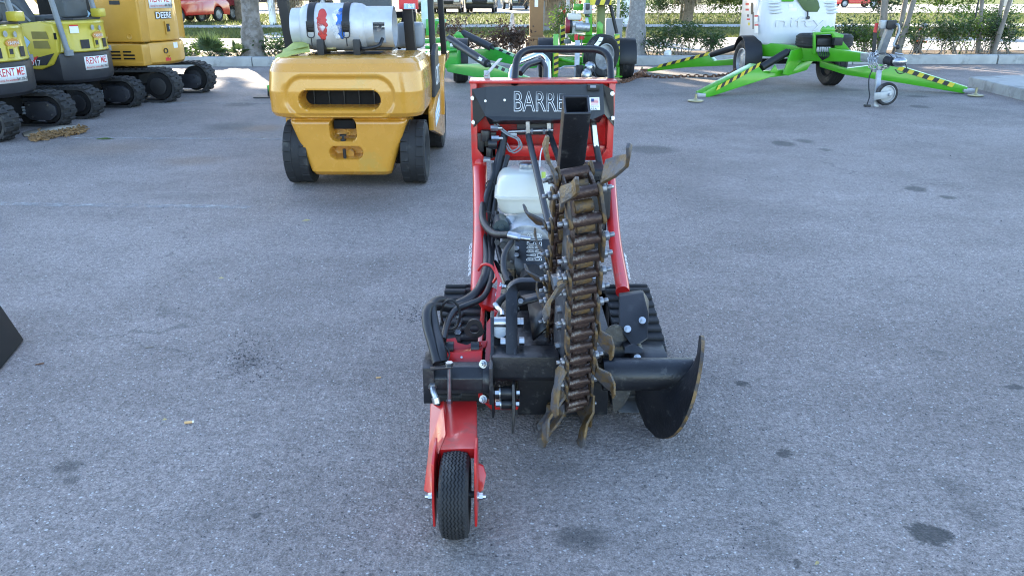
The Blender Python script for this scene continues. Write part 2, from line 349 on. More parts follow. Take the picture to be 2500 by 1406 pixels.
M_soil = ground_mat('mulch_soil', (.10, .075, .05), (.16, .12, .08), (.24, .19, .13), 1.5, 40, .8)
M_street = ground_mat('pale_street_asphalt', (.30, .285, .26), (.35, .33, .30), (.40, .38, .34), .3, 60, .15)
M_walk = ground_mat('sidewalk_concrete', (.34, .34, .33), (.40, .40, .39), (.45, .44, .42), .5, 30, .15)
M_bark = mat('oak_bark', (.155, .135, .115), .9, var=.3, scale=12, col2=(.24, .22, .20), patch=.5, pscale=7, bump=.9, bscale=28)
M_pbark = mat('palm_bark', (.21, .16, .11), .9, var=.35, scale=9, bump=.8, bscale=18)
M_thatch = mat('dead_palm_thatch', (.26, .20, .13), .9, var=.35, scale=5, trans=.25)
M_leaf = mat('dark_green_leaf', (.045, .085, .022), .5, var=.4, scale=2.2, trans=.35)
M_leafy = mat('fresh_green_leaf', (.10, .17, .025), .5, var=.4, scale=2.5, trans=.5)
M_leafr = mat('bronze_leaf', (.10, .055, .035), .5, var=.45, scale=3, trans=.3)
M_pmet = mat('palmetto_leaf', (.075, .12, .045), .45, var=.3, scale=3, trans=.35)
M_twig = mat('pale_twig', (.20, .175, .15), .85, var=.2)
M_flow = mat('red_flower', (.55, .06, .03), .6, var=.2, trans=.3)
M_blade = mat('grass_blade', (.13, .15, .045), .7, var=.4, scale=.7, trans=.35)
def plane(name, pts, z, m, kind='structure'):
    o = MB().add([(x, y, z) for x, y in pts], [tuple(range(len(pts)))]).build(name, m, smooth=False)
    return tag(o, kind=kind)
KS = .04
def KY(x): return 16.45 + KS * x
plane('ground', [(-1500, -1500), (1500, -1500), (1500, 1500), (-1500, 1500)], -.03, M_grass)
def band(name, y0, y1, z, m, x0=-120, x1=120):
    return plane(name, [(x0, y0 + KS * x0), (x1, y0 + KS * x1), (x1, y1 + KS * x1), (x0, y1 + KS * x0)], z, m)
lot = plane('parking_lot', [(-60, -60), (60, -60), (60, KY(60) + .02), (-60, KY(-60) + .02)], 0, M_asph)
# kerb: concrete blocks laid end to end
kerb = tag(bpy.data.objects.new('kerb', None), kind='structure'); COL.objects.link(kerb)
def kerb_mesh(L):
    prof = [(0, -.05), (0, .135), (.012, .165), (.035, .178), (.19, .178), (.2, .17), (.2, -.05)]
    mb = MB(); mb.prism(prof, (0, 0, 0), (0, 1, 0), (0, 0, 1), (L, 0, 0)); return mb.mesh(bev=.006)
KM = [kerb_mesh(2.985), kerb_mesh(2.97)]
for me in KM: me.materials.append(M_conc)
a = math.atan(KS)
for i in range(22):
    x = -33 + 3 * i + .9; o = inst('kerb_block', KM[i % 2], kerb, (x, KY(x) + rnd.uniform(-.006, .006), rnd.uniform(-.006, .004)), V((math.cos(a), math.sin(a), 0)), V((-math.sin(a), math.cos(a), 0)), V((0, 0, 1)))
band('planting_bed', 16.64, 18.5, .135, M_soil)
band('street', 18.45, 26.3, .004, M_street)
band('sidewalk', 33.7, 36.4, .02, M_walk)
band('far_parking', 55, 90, .01, M_street)
p = [G(590, 107, .01), G(745, 107, .01), G(735, 72, .03), G(640, 84, .03)]
plane('driveway', [(p[0].x, 26.1), (-4.0, 26.4), (-3.2, 34.0), (p[3].x * .98, 31), (G(560, 99).x, 27.6)], .016, M_walk)
# concrete pad at the right
mb = MB(); q = [G(2366, 188, .15), G(2600, 240, .15), G(2900, 262, .15), G(2900, 178, .15), G(2560, 180, .15)]
mb.add([tuple(v) for v in q] + [(v.x, v.y, -.02) for v in q], [(0, 1, 2, 3, 4), (0, 5, 6, 1), (1, 6, 7, 2), (2, 7, 8, 3), (3, 8, 9, 4), (4, 9, 5, 0)])
tag(mb.build('concrete_pad', M_conc, bev=.02, seg=3), kind='structure')
# worn parking lines: thin paint with gaps worn through to the asphalt
def worn_paint():
    m, n, l, b = nodes_mat('worn_line_paint'); tc = n.new('ShaderNodeTexCoord')
    a = N(n, 'TexNoise', Scale=9, Detail=8, Roughness=.75); l.new(tc.outputs['Object'], a.inputs['Vector'])
    r = n.new('ShaderNodeValToRGB'); r.color_ramp.elements[0].position = .43; r.color_ramp.elements[1].position = .70; l.new(a.outputs[0], r.inputs[0])
    b.inputs['Base Color'].default_value = (.42, .42, .41, 1); b.inputs['Roughness'].default_value = .8
    t = n.new('ShaderNodeBsdfTransparent'); x = n.new('ShaderNodeMixShader'); l.new(r.outputs[0], x.inputs[0]); l.new(t.outputs[0], x.inputs[1]); l.new(b.outputs[0], x.inputs[2]); l.new(x.outputs[0], n['Material Output'].inputs[0])
    return m
M_line = worn_paint()
for (x0, y0, x1, y1, w) in ((0, 499, 605, 507, .09), (170, 338, 690, 341, .085), (500, 200, 690, 202, .08), (350, 252, 690, 254, .08), (1150, 178, 1250, 178, .08)):
    A, C = G(x0, y0), G(x1, y1)
    plane('parking_line', [(A.x, A.y - w / 2), (C.x, C.y - w / 2), (C.x + .05, C.y + w / 2), (A.x, A.y + w / 2)], .004, M_line)

# ------------------------------------------------------------------ vegetation
def leaf_mesh(cent, size, seed, asp=.5, droop=0):
    """many small two-triangle leaves at the given centres"""
    g = np.random.default_rng(seed); c = np.asarray(cent, float); n = len(c)
    d = g.normal(size=(n, 3)); d[:, 2] = d[:, 2] * .7 - droop; d /= np.linalg.norm(d, axis=1)[:, None]
    e = np.cross(d, g.normal(size=(n, 3))); e /= np.linalg.norm(e, axis=1)[:, None]
    s = (size * g.uniform(.6, 1.4, n))[:, None]; f = np.cross(d, e)
    q = np.stack([c, c + d * s * .5 + e * s * asp * .5 + f * s * .08, c + d * s, c + d * s * .5 - e * s * asp * .5 + f * s * .08], 1).reshape(-1, 3)
    me = bpy.data.meshes.new('leaves'); me.from_pydata(q.tolist(), [], [(4 * i, 4 * i + 1, 4 * i + 2, 4 * i + 3) for i in range(n)]); return me
def crown_pts(n, rx, ry, rz, seed, clumps=14, c0=(0, 0, 0)):
    g = np.random.default_rng(seed); u = g.normal(size=(clumps, 3)); u /= np.linalg.norm(u, axis=1)[:, None]
    cc = u * (g.uniform(.25, 1, clumps) ** .6)[:, None] * np.array([rx, ry, rz]) * .8
    rad = g.uniform(.3, .55, clumps) * min(rx, ry, rz)
    k = g.integers(0, clumps, n); p = g.normal(size=(n, 3)) * .55
    return cc[k] + p * rad[k][:, None] + np.array(c0)
def tree(label, loc, h, r, crown, leafmat, seed, lean=(0, 0), stems=1, bark=None, n=2600, leaf=.62, name='tree', group=None):
    """crown = (rx, ry, rz, centre height)"""
    g = random.Random(seed); t = thing(name, label, 'tree', loc, group); bark = bark or M_bark
    rx, ry, rz, ch = crown; mb = MB(); L = V(loc)
    for s in range(stems):
        a = 2 * math.pi * s / stems + g.random(); sp = 0 if stems == 1 else .22
        b = L + V((math.cos(a) * sp, math.sin(a) * sp, 0)); tip = L + V((lean[0] + math.cos(a) * sp * 3.5, lean[1] + math.sin(a) * sp * 6, ch))
        pts = [b + (tip - b) * k / 9 + V((g.uniform(-.05, .05), g.uniform(-.05, .05), 0)) * (k > 3) for k in range(10)]
        pts[0] = b - V((0, 0, .1)); pts.insert(1, b + V((0, 0, .12)))
        rs = [r * 1.5, r * 1.2] + [r * (1 - .6 * k / 9) for k in range(1, 10)]
        mb.tube(catmull(pts, 3), [rs[min(int(i / 3), 10)] for i in range(len(pts) * 3 - 2)], 14)
        for k in range(5):
            p = b.lerp(tip, g.uniform(.6, .98)); d = V((g.uniform(-1, 1) * rx * .7, g.uniform(-1, 1) * ry * .7, g.uniform(.1, .8) * rz))
            mb.tube(catmull([p, p + d * .5 + V((0, 0, .2)), p + d], 4), [r * .45 * (1 - .8 * i / 8) for i in range(9)], 6)
    mb.build('trunk', bark, t, ang=60)
    link('crown', leaf_mesh(crown_pts(n, rx, ry, rz, seed, 44, (lean[0], lean[1], ch)), leaf, seed), leafmat, t)
    return t
def shrub(label, loc, w, h, n, seed, leafmat, leaf=.05, name='shrub', d=None, stems=9, group=None, flowers=0, dense=1.0):
    g = random.Random(seed); t = thing(name, label, 'shrub', loc, group); L = V(loc); mb = MB(); tips = []
    for s in range(stems):
        b = L + V((g.uniform(-.3, .3) * w, g.uniform(-.3, .3) * (d or w), 0)); tip = L + V((g.uniform(-.5, .5) * w, g.uniform(-.5, .5) * (d or w), h * g.uniform(.6, 1)))
        mid = b.lerp(tip, .5) + V((g.uniform(-.06, .06), 0, .03)); mb.tube([b - V((0, 0, .04)), mid, tip], [.010, .007, .003], 5); tips += [(b, mid, tip)]
        for k in range(3):
            p = mid.lerp(tip, g.random()); e = p + V((g.uniform(-.2, .2) * w, g.uniform(-.2, .2) * w, g.uniform(.05, .25) * h)); mb.tube([p, e], [.005, .002], 4); tips.append((p, p.lerp(e, .5), e))
    mb.build('stem', M_twig, t)
    cs = []
    for i in range(n):
        b, m, tp = g.choice(tips); k = g.random() ** .7; p = m.lerp(tp, k) if g.random() < .8 else b.lerp(m, k)
        s = .09 * dense; cs.append(p - L + V((g.gauss(0, s), g.gauss(0, s), g.gauss(0, s * .8))))
    cs = [c for c in cs if c.z > .01]
    link('foliage', leaf_mesh(cs, leaf, seed), leafmat, t)
    if flowers: link('flower', leaf_mesh([c for c in cs[:flowers]], leaf * 1.6, seed + 1, .8), M_flow, t)
    return t
def fan_mesh(mb, o, d, up, r, nl=13, spread=2.3, fold=.12, g=random):
    """one palmetto fan: pointed segments radiating from o in the plane of d and side"""
    d = V(d).normalized(); side = d.cross(V(up)).normalized(); nn = side.cross(d).normalized()
    for k in range(nl):
        a = (k / (nl - 1) - .5) * spread; e = (d * math.cos(a) + side * math.sin(a)).normalized(); f = e.cross(nn).normalized()
        rr = r * (1 - .22 * abs(a)) * g.uniform(.85, 1.08); w = r * .055
        tip = o + e * rr - V((0, 0, 1)) * rr * .12
        mb.add([o, o + e * rr * .5 + f * w + nn * fold * w, tip, o + e * rr * .5 - f * w + nn * fold * w, o + e * rr * .5 + nn * -w * .6], [(0, 1, 4), (1, 2, 4), (2, 3, 4), (3, 0, 4)])
def palmetto(label, loc, r, nf, seed):
    g = random.Random(seed); t = thing('palmetto', label, 'palmetto', loc, 'palmettos in the planting bed'); L = V(loc); st = MB()
    for i in range(nf):
        a = 2 * math.pi * i / nf + g.uniform(-.3, .3); el = g.uniform(.35, 1.35); d = V((math.cos(a) * math.cos(el), math.sin(a) * math.cos(el), math.sin(el)))
        p = L + d * r * g.uniform(.35, .6); st.tube([L, p], [.008, .005], 5); f = MB(); fan_mesh(f, p, d, (0, 0, 1) if abs(d.z) < .95 else (1, 0, 0), r * .62, g=g); f.build('fan_leaf', M_pmet, t, smooth=False)
    st.build('stalk', M_pmet, t); return t
def add_fan(t, o, d, up, r, nl, spread, seed):
    f = MB(); fan_mesh(f, V(o), d, up, r, nl, spread, g=random.Random(seed)); f.build('fan_leaf', M_pmet, t, smooth=False)
def palm(label, loc, h, skirt0, skirt1, seed, ns=260, r=.17, sw=.5, fronds=22, fl=1.5):
    g = random.Random(seed); t = thing('cabbage_palm', label, 'palm', loc, 'cabbage palms across the street'); L = V(loc)
    mb = MB(); mb.tube([L + V((math.sin(k) * .04, 0, h * k / 8 - .05)) for k in range(9)], [r * (1.25 - .04 * k) for k in range(9)], 12)
    for k in range(60):     # broken frond boots on the trunk
        z = g.uniform(.1, h * .8); a = g.uniform(0, 6.28); e = V((math.cos(a), math.sin(a), 0)); p = L + e * r * .9 + V((0, 0, z)); mb.bar(p, p + e * .07 + V((0, 0, .16)), .05, .015, e)
    mb.build('trunk', M_pbark, t)
    if ns:
        mb = MB()
        for k in range(ns):
            z = g.uniform(skirt0 + .3, skirt1); a = g.uniform(0, 6.28); e = V((math.cos(a), math.sin(a), 0)); s = V((-e.y, e.x, 0)); p = L + e * r + V((0, 0, z)); q = p + e * sw * g.uniform(.4, 1) + V((0, 0, .05)); b = q + e * sw * g.uniform(0, .4) - V((0, 0, min(z - skirt0, g.uniform(.4, 1.1))))
            w = g.uniform(.008, .02); mb.add([p - s * w, p + s * w, q + s * w, q - s * w, b + s * w * .3, b - s * w * .3], [(0, 1, 2, 3), (3, 2, 4, 5)])
        mb.build('dead_frond_skirt', M_thatch, t, smooth=False)
    mb = MB()
    for k in range(fronds):
        a = g.uniform(0, 6.28); el = g.uniform(-.5, 1.2); d = V((math.cos(a) * math.cos(el), math.sin(a) * math.cos(el), math.sin(el))); p = L + V((0, 0, h)) + d * fl * .7
        mb.tube([L + V((0, 0, h)), p], [.02, .012], 4); fan_mesh(mb, p, d, (0, 0, 1), fl, 15, 2.6, g=g)
    mb.build('crown', M_pmet, t, smooth=False); return t
# trees whose trunks stand in the bed, their crowns shading the lot
def bedp(px, dy=.75):
    x = (px - 1250) / FPX * 16.4
    return V((x, KY(x) + dy, .135))
tree('rough grey oak trunk standing in the bed behind the forklift tank', bedp(627, .6), 9, .185, (3.0, 2.0, 1.8, 6.2), M_leaf, 3, (.12, .2), n=2600)
tree('straight pale grey trunk in the bed behind the middle green lift', bedp(1551, .6), 9, .175, (3.0, 2.0, 1.8, 6.4), M_leaf, 4, (.1, .2), n=2600, bark=mat('pale_trunk_bark', (.21, .20, .195), .9, var=.22, scale=16, col2=(.30, .29, .28), patch=.35, pscale=20, bump=.6, bscale=45))
tree('multi stemmed bare grey tree in the hedge behind the trailer jack', bedp(2205, .9), 9, .055, (3.0, 2.0, 1.8, 6.2), M_leaf, 5, (.2, .2), stems=4, n=2600, bark=M_twig)
tree('thin multi stemmed tree at the far right of the hedge', bedp(2462, .9), 9, .042, (3.0, 2.0, 1.8, 6.4), M_leaf, 6, (.2, .2), stems=3, n=2600, bark=M_twig)
def smooth(a, b, x):
    t = min(1, max(0, (x - a) / (b - a))); return t * t * (3 - 2 * t)
# ------------------------------------------------------------------ the red and black track trencher
T = thing('track_trencher', 'red and black walk-behind track trencher with digging chain raised, in the centre', 'trencher', (.135, 2.75, 0))
CX = .135
def bolts(parent, pts, axis, r=.009, h=.010, washer=True):
    for p in pts:
        p = V(p); a = V(axis).normalized(); mb = MB()
        if washer: mb.cyl(p, p + a * h * .3, r * 1.35, 14)
        mb.hexn(p + a * h * .3, p + a * h, r); mb.cyl(p + a * h, p + a * h * 1.6, r * .55, 8); mb.build('bolt', M_zinc, parent)
# --- rubber tracks
def hull_loop(circ, step):
    """belt path round circles (y, z, r) listed in order, outward offset path, evenly sampled"""
    pts = []; n = len(circ); tg = []
    for i in range(n):
        (y0, z0, r0), (y1, z1, r1) = circ[i], circ[(i + 1) % n]; d = V((y1 - y0, z1 - z0)); L = d.length; u = d / L
        b = math.asin((r0 - r1) / L); nrm = V((u.y, -u.x)); nn = nrm * math.cos(b) + u * math.sin(b)
        tg.append((V((y0, z0)) + nn * r0, V((y1, z1)) + nn * r1, nn))
    for i in range(n):
        c = V(circ[i][:2]); r = circ[i][2]; na = tg[i - 1][2]; nb = tg[i][2]; a0 = math.atan2(na.y, na.x); a1 = math.atan2(nb.y, nb.x)
        while a1 < a0: a1 += 2 * math.pi
        for k in range(12): a = a0 + (a1 - a0) * k / 11; pts.append(c + V((math.cos(a), math.sin(a))) * r)
    out = []; acc = 0; m = len(pts); L = sum((pts[(i + 1) % m] - pts[i]).length for i in range(m)); k = max(3, round(L / step)); st = L / k; nx = 0
    for i in range(m):
        p, q = pts[i], pts[(i + 1) % m]; s = (q - p).length
        while nx <= acc + s - 1e-9 and len(out) < k: out.append(p.lerp(q, (nx - acc) / s if s else 0)); nx += st
        acc += s
    return out
def track(parent, circ, x0, x1, th, step, lugfn, xaxis=V((1, 0, 0)), yaxis=V((0, 1, 0)), o=V((0, 0, 0)), matl=None, lab=None):
    """belt between lateral offsets x0 and x1; path plane spanned by yaxis and z; each lug a piece"""
    P = lambda x, q: o + xaxis * x + yaxis * q.x + V((0, 0, q.y))
    pts = hull_loop(circ, .03); n = len(pts); rings = []
    for i in range(n):
        t = (pts[(i + 1) % n] - pts[i - 1]).normalized(); nr = V((t.y, -t.x)); inn = pts[i] - nr * th
        rings.append([P(x0, pts[i]), P(x1, pts[i]), P(x1, inn), P(x0, inn)])
    mb = MB(); mb.loft(rings + [rings[0]], cap=False); tr = mb.build('track', matl or M_track, parent, ang=50)
    lp = hull_loop(circ, step); n = len(lp); me = lugfn(x1 - x0); me.materials.append(matl or M_track)
    for i in range(n):
        t = (lp[(i + 1) % n] - lp[i - 1]).normalized(); nr = V((t.y, -t.x)); ty = yaxis * t.x + V((0, 0, t.y)); nz = yaxis * nr.x + V((0, 0, nr.y))
        inst('lug', me, tr, P((x0 + x1) / 2, lp[i]), ty.cross(nz), ty, nz)
    return tr
def lug_bar(w, hw=.0125, st=.006, hh=.014):
    mb = MB(); pl = [(-w / 2, -hw - st), (0, -hw - st), (0, -hw + st), (w / 2, -hw + st), (w / 2, hw + st), (0, hw + st), (0, hw - st), (-w / 2, hw - st)]
    mb.prism(pl, (0, 0, -.002), (1, 0, 0), (0, 1, 0), (0, 0, hh)); return mb.mesh(bev=.004, seg=1)
TR = [(2.595, .125, .125), (3.13, .115, .115), (2.93, .222, .085)]
for sx, (x0, x1) in ((-1, (-.262, -.095)), (1, (.365, .536))):
    track(T, TR, x0, x1, .022, .056, lug_bar)
    xm = (x0 + x1) / 2
    for y, z, r in TR + [(2.74, .065, .07), (2.87, .065, .07), (3.0, .065, .07)]: mb = MB(); mb.cyl((xm - .05, y, z), (xm + .05, y, z), r - .025, 20); mb.build('track_roller', M_blk2, T)
    B('track_frame', T, M_blk, (xm - .03, 2.55, .09), (xm + .03, 3.15, .16))
# --- chassis between the tracks
B('chassis', T, M_blk, (-.03, 2.62, .10), (.30, 3.35, .27), .01)
B('belly_plate', T, M_blk2, (.02, 2.44, .025), (.33, 2.46, .22), .003)
B('deck_plate', T, M_blk2, (-.05, 2.40, .27), (.34, 3.3, .285), .003)
B('side_rail', T, M_red, (-.115, 2.42, .10), (-.10, 2.95, .30)); 
# --- red uprights and tubes
yb = 3.62
for s in (-1, 1):
    xo = CX + s * .317; mb = MB()
    mb.prism([(0, 1.03), (-.04 * s * 0, .70), (s * -.008, .665), (s * -.05, .645), (s * -.055, .70), (s * -.028, .735), (s * -.028, 1.03)][::1], (xo, 3.57, 0), (1, 0, 0), (0, 0, 1), (0, .09, 0))
    mb.build('side_upright', M_red, T, bev=.004)
mb = MB(); mb.box((CX - .322, 3.555, 1.022), (CX + .322, 3.70, 1.034)); mb.box((CX - .322, 3.69, .66), (CX + .322, 3.70, 1.022)); mb.build('rear_shroud', M_red, T, bev=.003)
B('cross_member', T, M_red, (CX - .285, 3.60, .695), (CX + .285, 3.63, .745), .004)
B('cross_member', T, M_red, (CX + .12, 3.62, .83), (CX + .285, 3.65, .87), .004)
def sidetube(pts, rr):
    mb = MB(); mb.tube(catmull(pts, 6), rr, 18); return mb.build('side_tube', M_red, T, ang=60)
lt = [W(1170, 392, 3.60), W(1172, 430, 3.55), W(1174, 560, 3.22), W(1170, 690, 2.90), W(1172, 735, 2.80)]
rt = [W(1487, 400, 3.60), W(1489, 440, 3.55), W(1500, 580, 3.16), W(1518, 690, 2.86), W(1520, 713, 2.80)]
sidetube(lt, .033); sidetube(rt, .026)
# lettering along the outside of both tubes
for pts, xs, nm in ((lt, -1, 0), (rt, 1, 1)):
    p0, p1 = pts[3].lerp(pts[2], .12), pts[3].lerp(pts[2], .62); d = (p1 - p0).normalized()
    rr = .0335 if xs < 0 else .0265; out = V((xs * .75, -.55, .35)); out = (out - d * out.dot(d)).normalized()
    if xs < 0: text('lettering', T, M_white, 'BARRETO', p0 + out * rr + d.cross(out) * -.011, d, out.cross(d), .020, outline=.0007, sx=1.6)
    else: text('lettering', T, M_white, 'BARRETO', p1 + out * rr + d.cross(out) * .009, -d, out.cross(-d), .018, outline=.0007, sx=1.5)
# --- control panel
pf = 3.545
mb = MB()
a, b_, c, d = W(1187, 213, pf), W(1472, 206, pf), W(1448, 290, 3.50), W(1207, 294, 3.50)
e, f = W(1185, 283, 3.51), W(1475, 278, 3.51)
g_, h = W(1196, 303, 3.57), W(1462, 298, 3.57)
mb.add([a, b_, f, c, d, e, g_, h], [(0, 1, 2, 3, 4, 5), (5, 4, 6), (3, 2, 7), (4, 3, 7, 6)])
for (q0, q1, q2, q3) in (((1152, 218), (1187, 213), (1185, 283), (1156, 312)), ((1472, 206), (1498, 222), (1499, 308), (1475, 278))):
    mb.add([W(*q0, 3.558), W(*q1, 3.558 if q1[0] > 1480 else pf), W(*q2, 3.558 if q2[0] > 1480 else 3.51), W(*q3, 3.558 if q3[0] != 1475 else 3.51)], [(0, 1, 2, 3)])
pan = mb.build('control_panel', M_blk, T, smooth=False)
sol = pan.modifiers.new('s', 'SOLIDIFY'); sol.thickness = .004
up = (W(1300, 215, pf) - W(1300, 290, 3.50)).normalized()
text('lettering', pan, M_white, 'BARRETO', W(1252, 272, 3.507), (1, 0, 0), up, .086, outline=.0019, sx=.62)
bolts(T, [W(1154, 240, 3.556), W(1156, 299, 3.556), W(1495, 229, 3.555), W(1496, 289, 3.555)], (0, -1, .1), .007, .008)
bolts(T, [W(1185, 247, 3.52), W(1232, 245, 3.52)], (0, -1, .1), .004, .004)
B('hour_meter', T, M_plast, W(1433, 221, 3.535) - V((0, .02, 0)), W(1463, 206, 3.535), .003)
sheet('hour_meter_window', T, mat('meter_glass', (.25, .28, .33), .1), [W(1441, 215, 3.512), W(1455, 215, 3.512), W(1455, 209, 3.512), W(1441, 209, 3.512)])
fs = sheet('flag_sticker', T, M_white, [W(1441, 270, 3.504), W(1465, 269, 3.504), W(1463, 238, 3.524), W(1439, 239, 3.524)])
for k in range(5):
    y = 242 + k * 3.1; sheet('flag_stripe', fs, M_rprint, [W(1443, y + 1.5, 3.5185 - k * .002), W(1461, y + 1.2, 3.5185 - k * .002), W(1461, y - .1, 3.519 - k * .002), W(1443, y + .2, 3.519 - k * .002)])
sheet('flag_canton', fs, mat('navy_print', (.03, .05, .18), .5), [W(1443, 249, 3.514), W(1450, 249, 3.514), W(1450, 241.5, 3.518), W(1443, 241.5, 3.518)])
text('sticker_text', fs, M_bprint, 'U.S.A.', W(1439.5, 268.5, 3.502), (1, 0, 0), up, .0085, sx=1.1)
text('sticker_text', fs, M_bprint, 'MADE IN THE', W(1442, 261, 3.506), (1, 0, 0), up, .0036, sx=1.1)
# --- handlebars
def bar_tube(name, m, pts, r, fr): return MB().tube(fillet(pts, fr, 8), r, 14).build(name, m, T, ang=60)
bar_tube('handlebar', M_blk, [W(1256, 205, 3.66), W(1262, 121, 3.78), W(1488, 121, 3.78), W(1492, 200, 3.66)], .0165, .09)
bar_tube('chrome_handle', M_chr, [W(1246, 205, 3.80), W(1250, 160, 3.86), W(1318, 132, 3.98), W(1338, 150, 3.98), W(1339, 200, 3.84)], .0135, .09)
bar_tube('inner_handle', M_blk, [W(1270, 180, 3.80), W(1285, 160, 3.86), W(1322, 150, 3.95), W(1332, 165, 3.9), W(1331, 200, 3.8)], .014, .07)
mb = MB(); mb.prism([(0, 0), (.03, 0), (.022, .055), (-.002, .055)], W(1183, 204, 3.66), (1, 0, 0), (-.02, .05, 1), (0, .004, 0)); 
p0, p1 = W(1184, 186, 3.66), W(1222, 144, 3.70); mb.bar(p0, p1, .005, .042, (.5, -.75, .3)); mb.build('lever_plate', M_galv, T, bev=.002)
# --- valve, rods, hoses below the panel
vb = MB(); vb.box(W(1172, 385, 3.60), W(1212, 318, 3.66)); vb.box(W(1160, 372, 3.58), W(1182, 322, 3.62)); vb.cyl(W(1186, 318, 3.56), W(1186, 345, 3.56), .022, 16); vb.cyl(W(1192, 352, 3.55), W(1214, 352, 3.55), .024, 16); vb.cyl(W(1195, 360, 3.55), W(1195, 386, 3.55), .016, 14)
vb.build('hydraulic_valve', M_blk, T, bev=.004)
for (x, y) in ((1210, 313), (1212, 338)):
    mb = MB(); mb.hexn(W(x - 12, y, 3.54), W(x + 6, y, 3.54), .013); mb.cyl(W(x + 6, y, 3.54), W(x + 16, y, 3.54), .009, 12); mb.build('hose_fitting', M_zinc, T)
vb = MB(); vb.cyl(W(1240, 322, 3.58), W(1350, 318, 3.58), .008, 12); 
for x in (1283, 1295, 1325, 1338): vb.hexn(W(x, 321, 3.565), W(x + 6, 321, 3.565), .014)
vb.build('control_shaft', M_zinc, T)
B('valve_block', T, M_gry, W(1262, 330, 3.62), W(1350, 296, 3.68), .004)
for (x0, y0, x1, y1, Y0, Y1, r) in ((1290, 332, 1342, 560, 3.44, 2.88, .0135), (1341, 325, 1368, 400, 3.56, 3.30, .013)):
    tubep('control_rod', T, M_blk, [W(x0, y0, Y0), W(x1, y1, Y1)], r, 12)
    mb = MB(); mb.bar(W(x0 - 2, y0 - 34, Y0), W(x0, y0 + 6, Y0), .016, .004, (0, -1, 0)); mb.build('rod_end', M_zinc, T)
tubep('cable', T, M_white, catmull([W(1352, 345, 3.56), W(1325, 360, 3.52), W(1318, 400, 3.45), W(1322, 430, 3.4)]), .0028, 6)
for k, (dx, dy) in enumerate(((0, 0), (3, 6), (-4, 3))):
    tubep('wire', T, M_post, catmull([W(1210 + dx, 300 + dy, 3.56), W(1240 + dx, 325 + dy, 3.53), W(1266 + dx, 338 + dy, 3.52), W(1270 + dx, 356 + dy, 3.52), W(1250 + dx, 368 + dy, 3.52), W(1238 + dx, 350 + dy, 3.54)]), .003, 6)
B('wire_connector', T, M_galv, W(1245, 335, 3.525), W(1262, 324, 3.54), .004)
mb = MB(); mb.tube(catmull([W(1448, 300, 3.58), W(1453, 340, 3.56), W(1462, 390, 3.52), W(1470, 440, 3.45)]), .015, 10); mb.build('filler_hose', M_hose, T, ang=60)
sheet('hose_label', T, M_white, [W(1450, 358, 3.535), W(1462, 358, 3.535), W(1456, 306, 3.555), W(1446, 306, 3.555)])
B('breather_block', T, M_galv, W(1180, 396, 3.5), W(1198, 382, 3.56)); B('breather_block', T, M_galv, W(1332, 402, 3.5), W(1348, 388, 3.54))
# hose bundle: from the valve down the left tube and round to the front motor
H1 = [(1232, 325, 3.56), (1220, 400, 3.50), (1196, 480, 3.40), (1188, 560, 3.22), (1196, 620, 3.04), (1190, 672, 2.88), (1158, 718, 2.74), (1112, 744, 2.63), (1076, 733, 2.58), (1055, 748, 2.50), (1062, 800, 2.40), (1076, 850, 2.31), (1082, 885, 2.27)]
H2 = [(1226, 350, 3.56), (1208, 420, 3.48), (1186, 490, 3.37), (1178, 560, 3.2), (1188, 625, 3.02), (1182, 676, 2.86), (1150, 732, 2.70), (1110, 752, 2.60), (1074, 748, 2.54), (1046, 752, 2.47), (1042, 790, 2.40), (1058, 850, 2.31), (1068, 888, 2.26)]
H3 = [(1240, 380, 3.5), (1226, 430, 3.45), (1208, 500, 3.35), (1204, 570, 3.18), (1200, 640, 2.98), (1198, 685, 2.83), (1180, 725, 2.70), (1140, 745, 2.60), (1108, 760, 2.56), (1092, 790, 2.48), (1082, 830, 2.38)]
for hh, r in ((H1, .0165), (H2, .0155), (H3, .011)): tubep('hydraulic_hose', T, M_hose, catmull([W(*q) for q in hh], 7), r, 12)
tubep('hydraulic_hose', T, M_hose, catmull([W(1178, 500, 3.34), W(1180, 540, 3.2), W(1205, 570, 3.08), W(1244, 574, 3.0)], 7), .015, 12)
mb = MB(); mb.cyl(W(1242, 574, 3.0), W(1268, 580, 2.98), .017, 14); mb.cyl(W(1268, 580, 2.98), W(1296, 584, 2.97), .011, 12); mb.hexn(W(1264, 579, 2.98), W(1270, 580, 2.98), .019); mb.build('hose_fitting', M_zinc, T)
for q in ([(1250, 590, 2.98), (1232, 620, 2.9), (1230, 660, 2.82), (1240, 690, 2.74)], [(1206, 640, 3.05), (1222, 660, 3.0), (1236, 664, 2.96), (1246, 680, 2.88)], [(1262, 712, 2.60), (1256, 740, 2.58), (1262, 760, 2.56)], [(1238, 720, 2.62), (1220, 735, 2.6), (1212, 755, 2.58)], [(1212, 520, 3.3), (1214, 590, 3.12), (1224, 640, 2.98)], [(1205, 400, 3.5), (1208, 520, 3.35), (1200, 600, 3.15)]):
    tubep('hydraulic_hose', T, M_hose, catmull([W(*k) for k in q], 6), .012, 10)
for (p, q) in (((1188, 452, 3.42), (1206, 456, 3.42)), ((1176, 530, 3.24), (1200, 534, 3.26)), ((1180, 660, 2.90), (1202, 668, 2.90)), ((1060, 868, 2.29), (1092, 864, 2.28))):
    a, b_ = W(*p), W(*q); mb = MB(); c = (a + b_) / 2; rr = (b_ - a).length * .62; mb.tube([c + V((math.cos(t * .5236) * rr, math.sin(t * .5236) * rr * .8, math.sin(t * .5236) * .02)) for t in range(13)], .0028, 6); mb.build('cable_tie', M_plast, T)
mb = MB(); c = W(1100, 768, 2.52); mb.tube([c + V((math.cos(t * .35) * .032, 0, math.sin(t * .35) * .055)) for t in range(19)], .0045, 6); mb.build('hose_strap', M_plast, T)
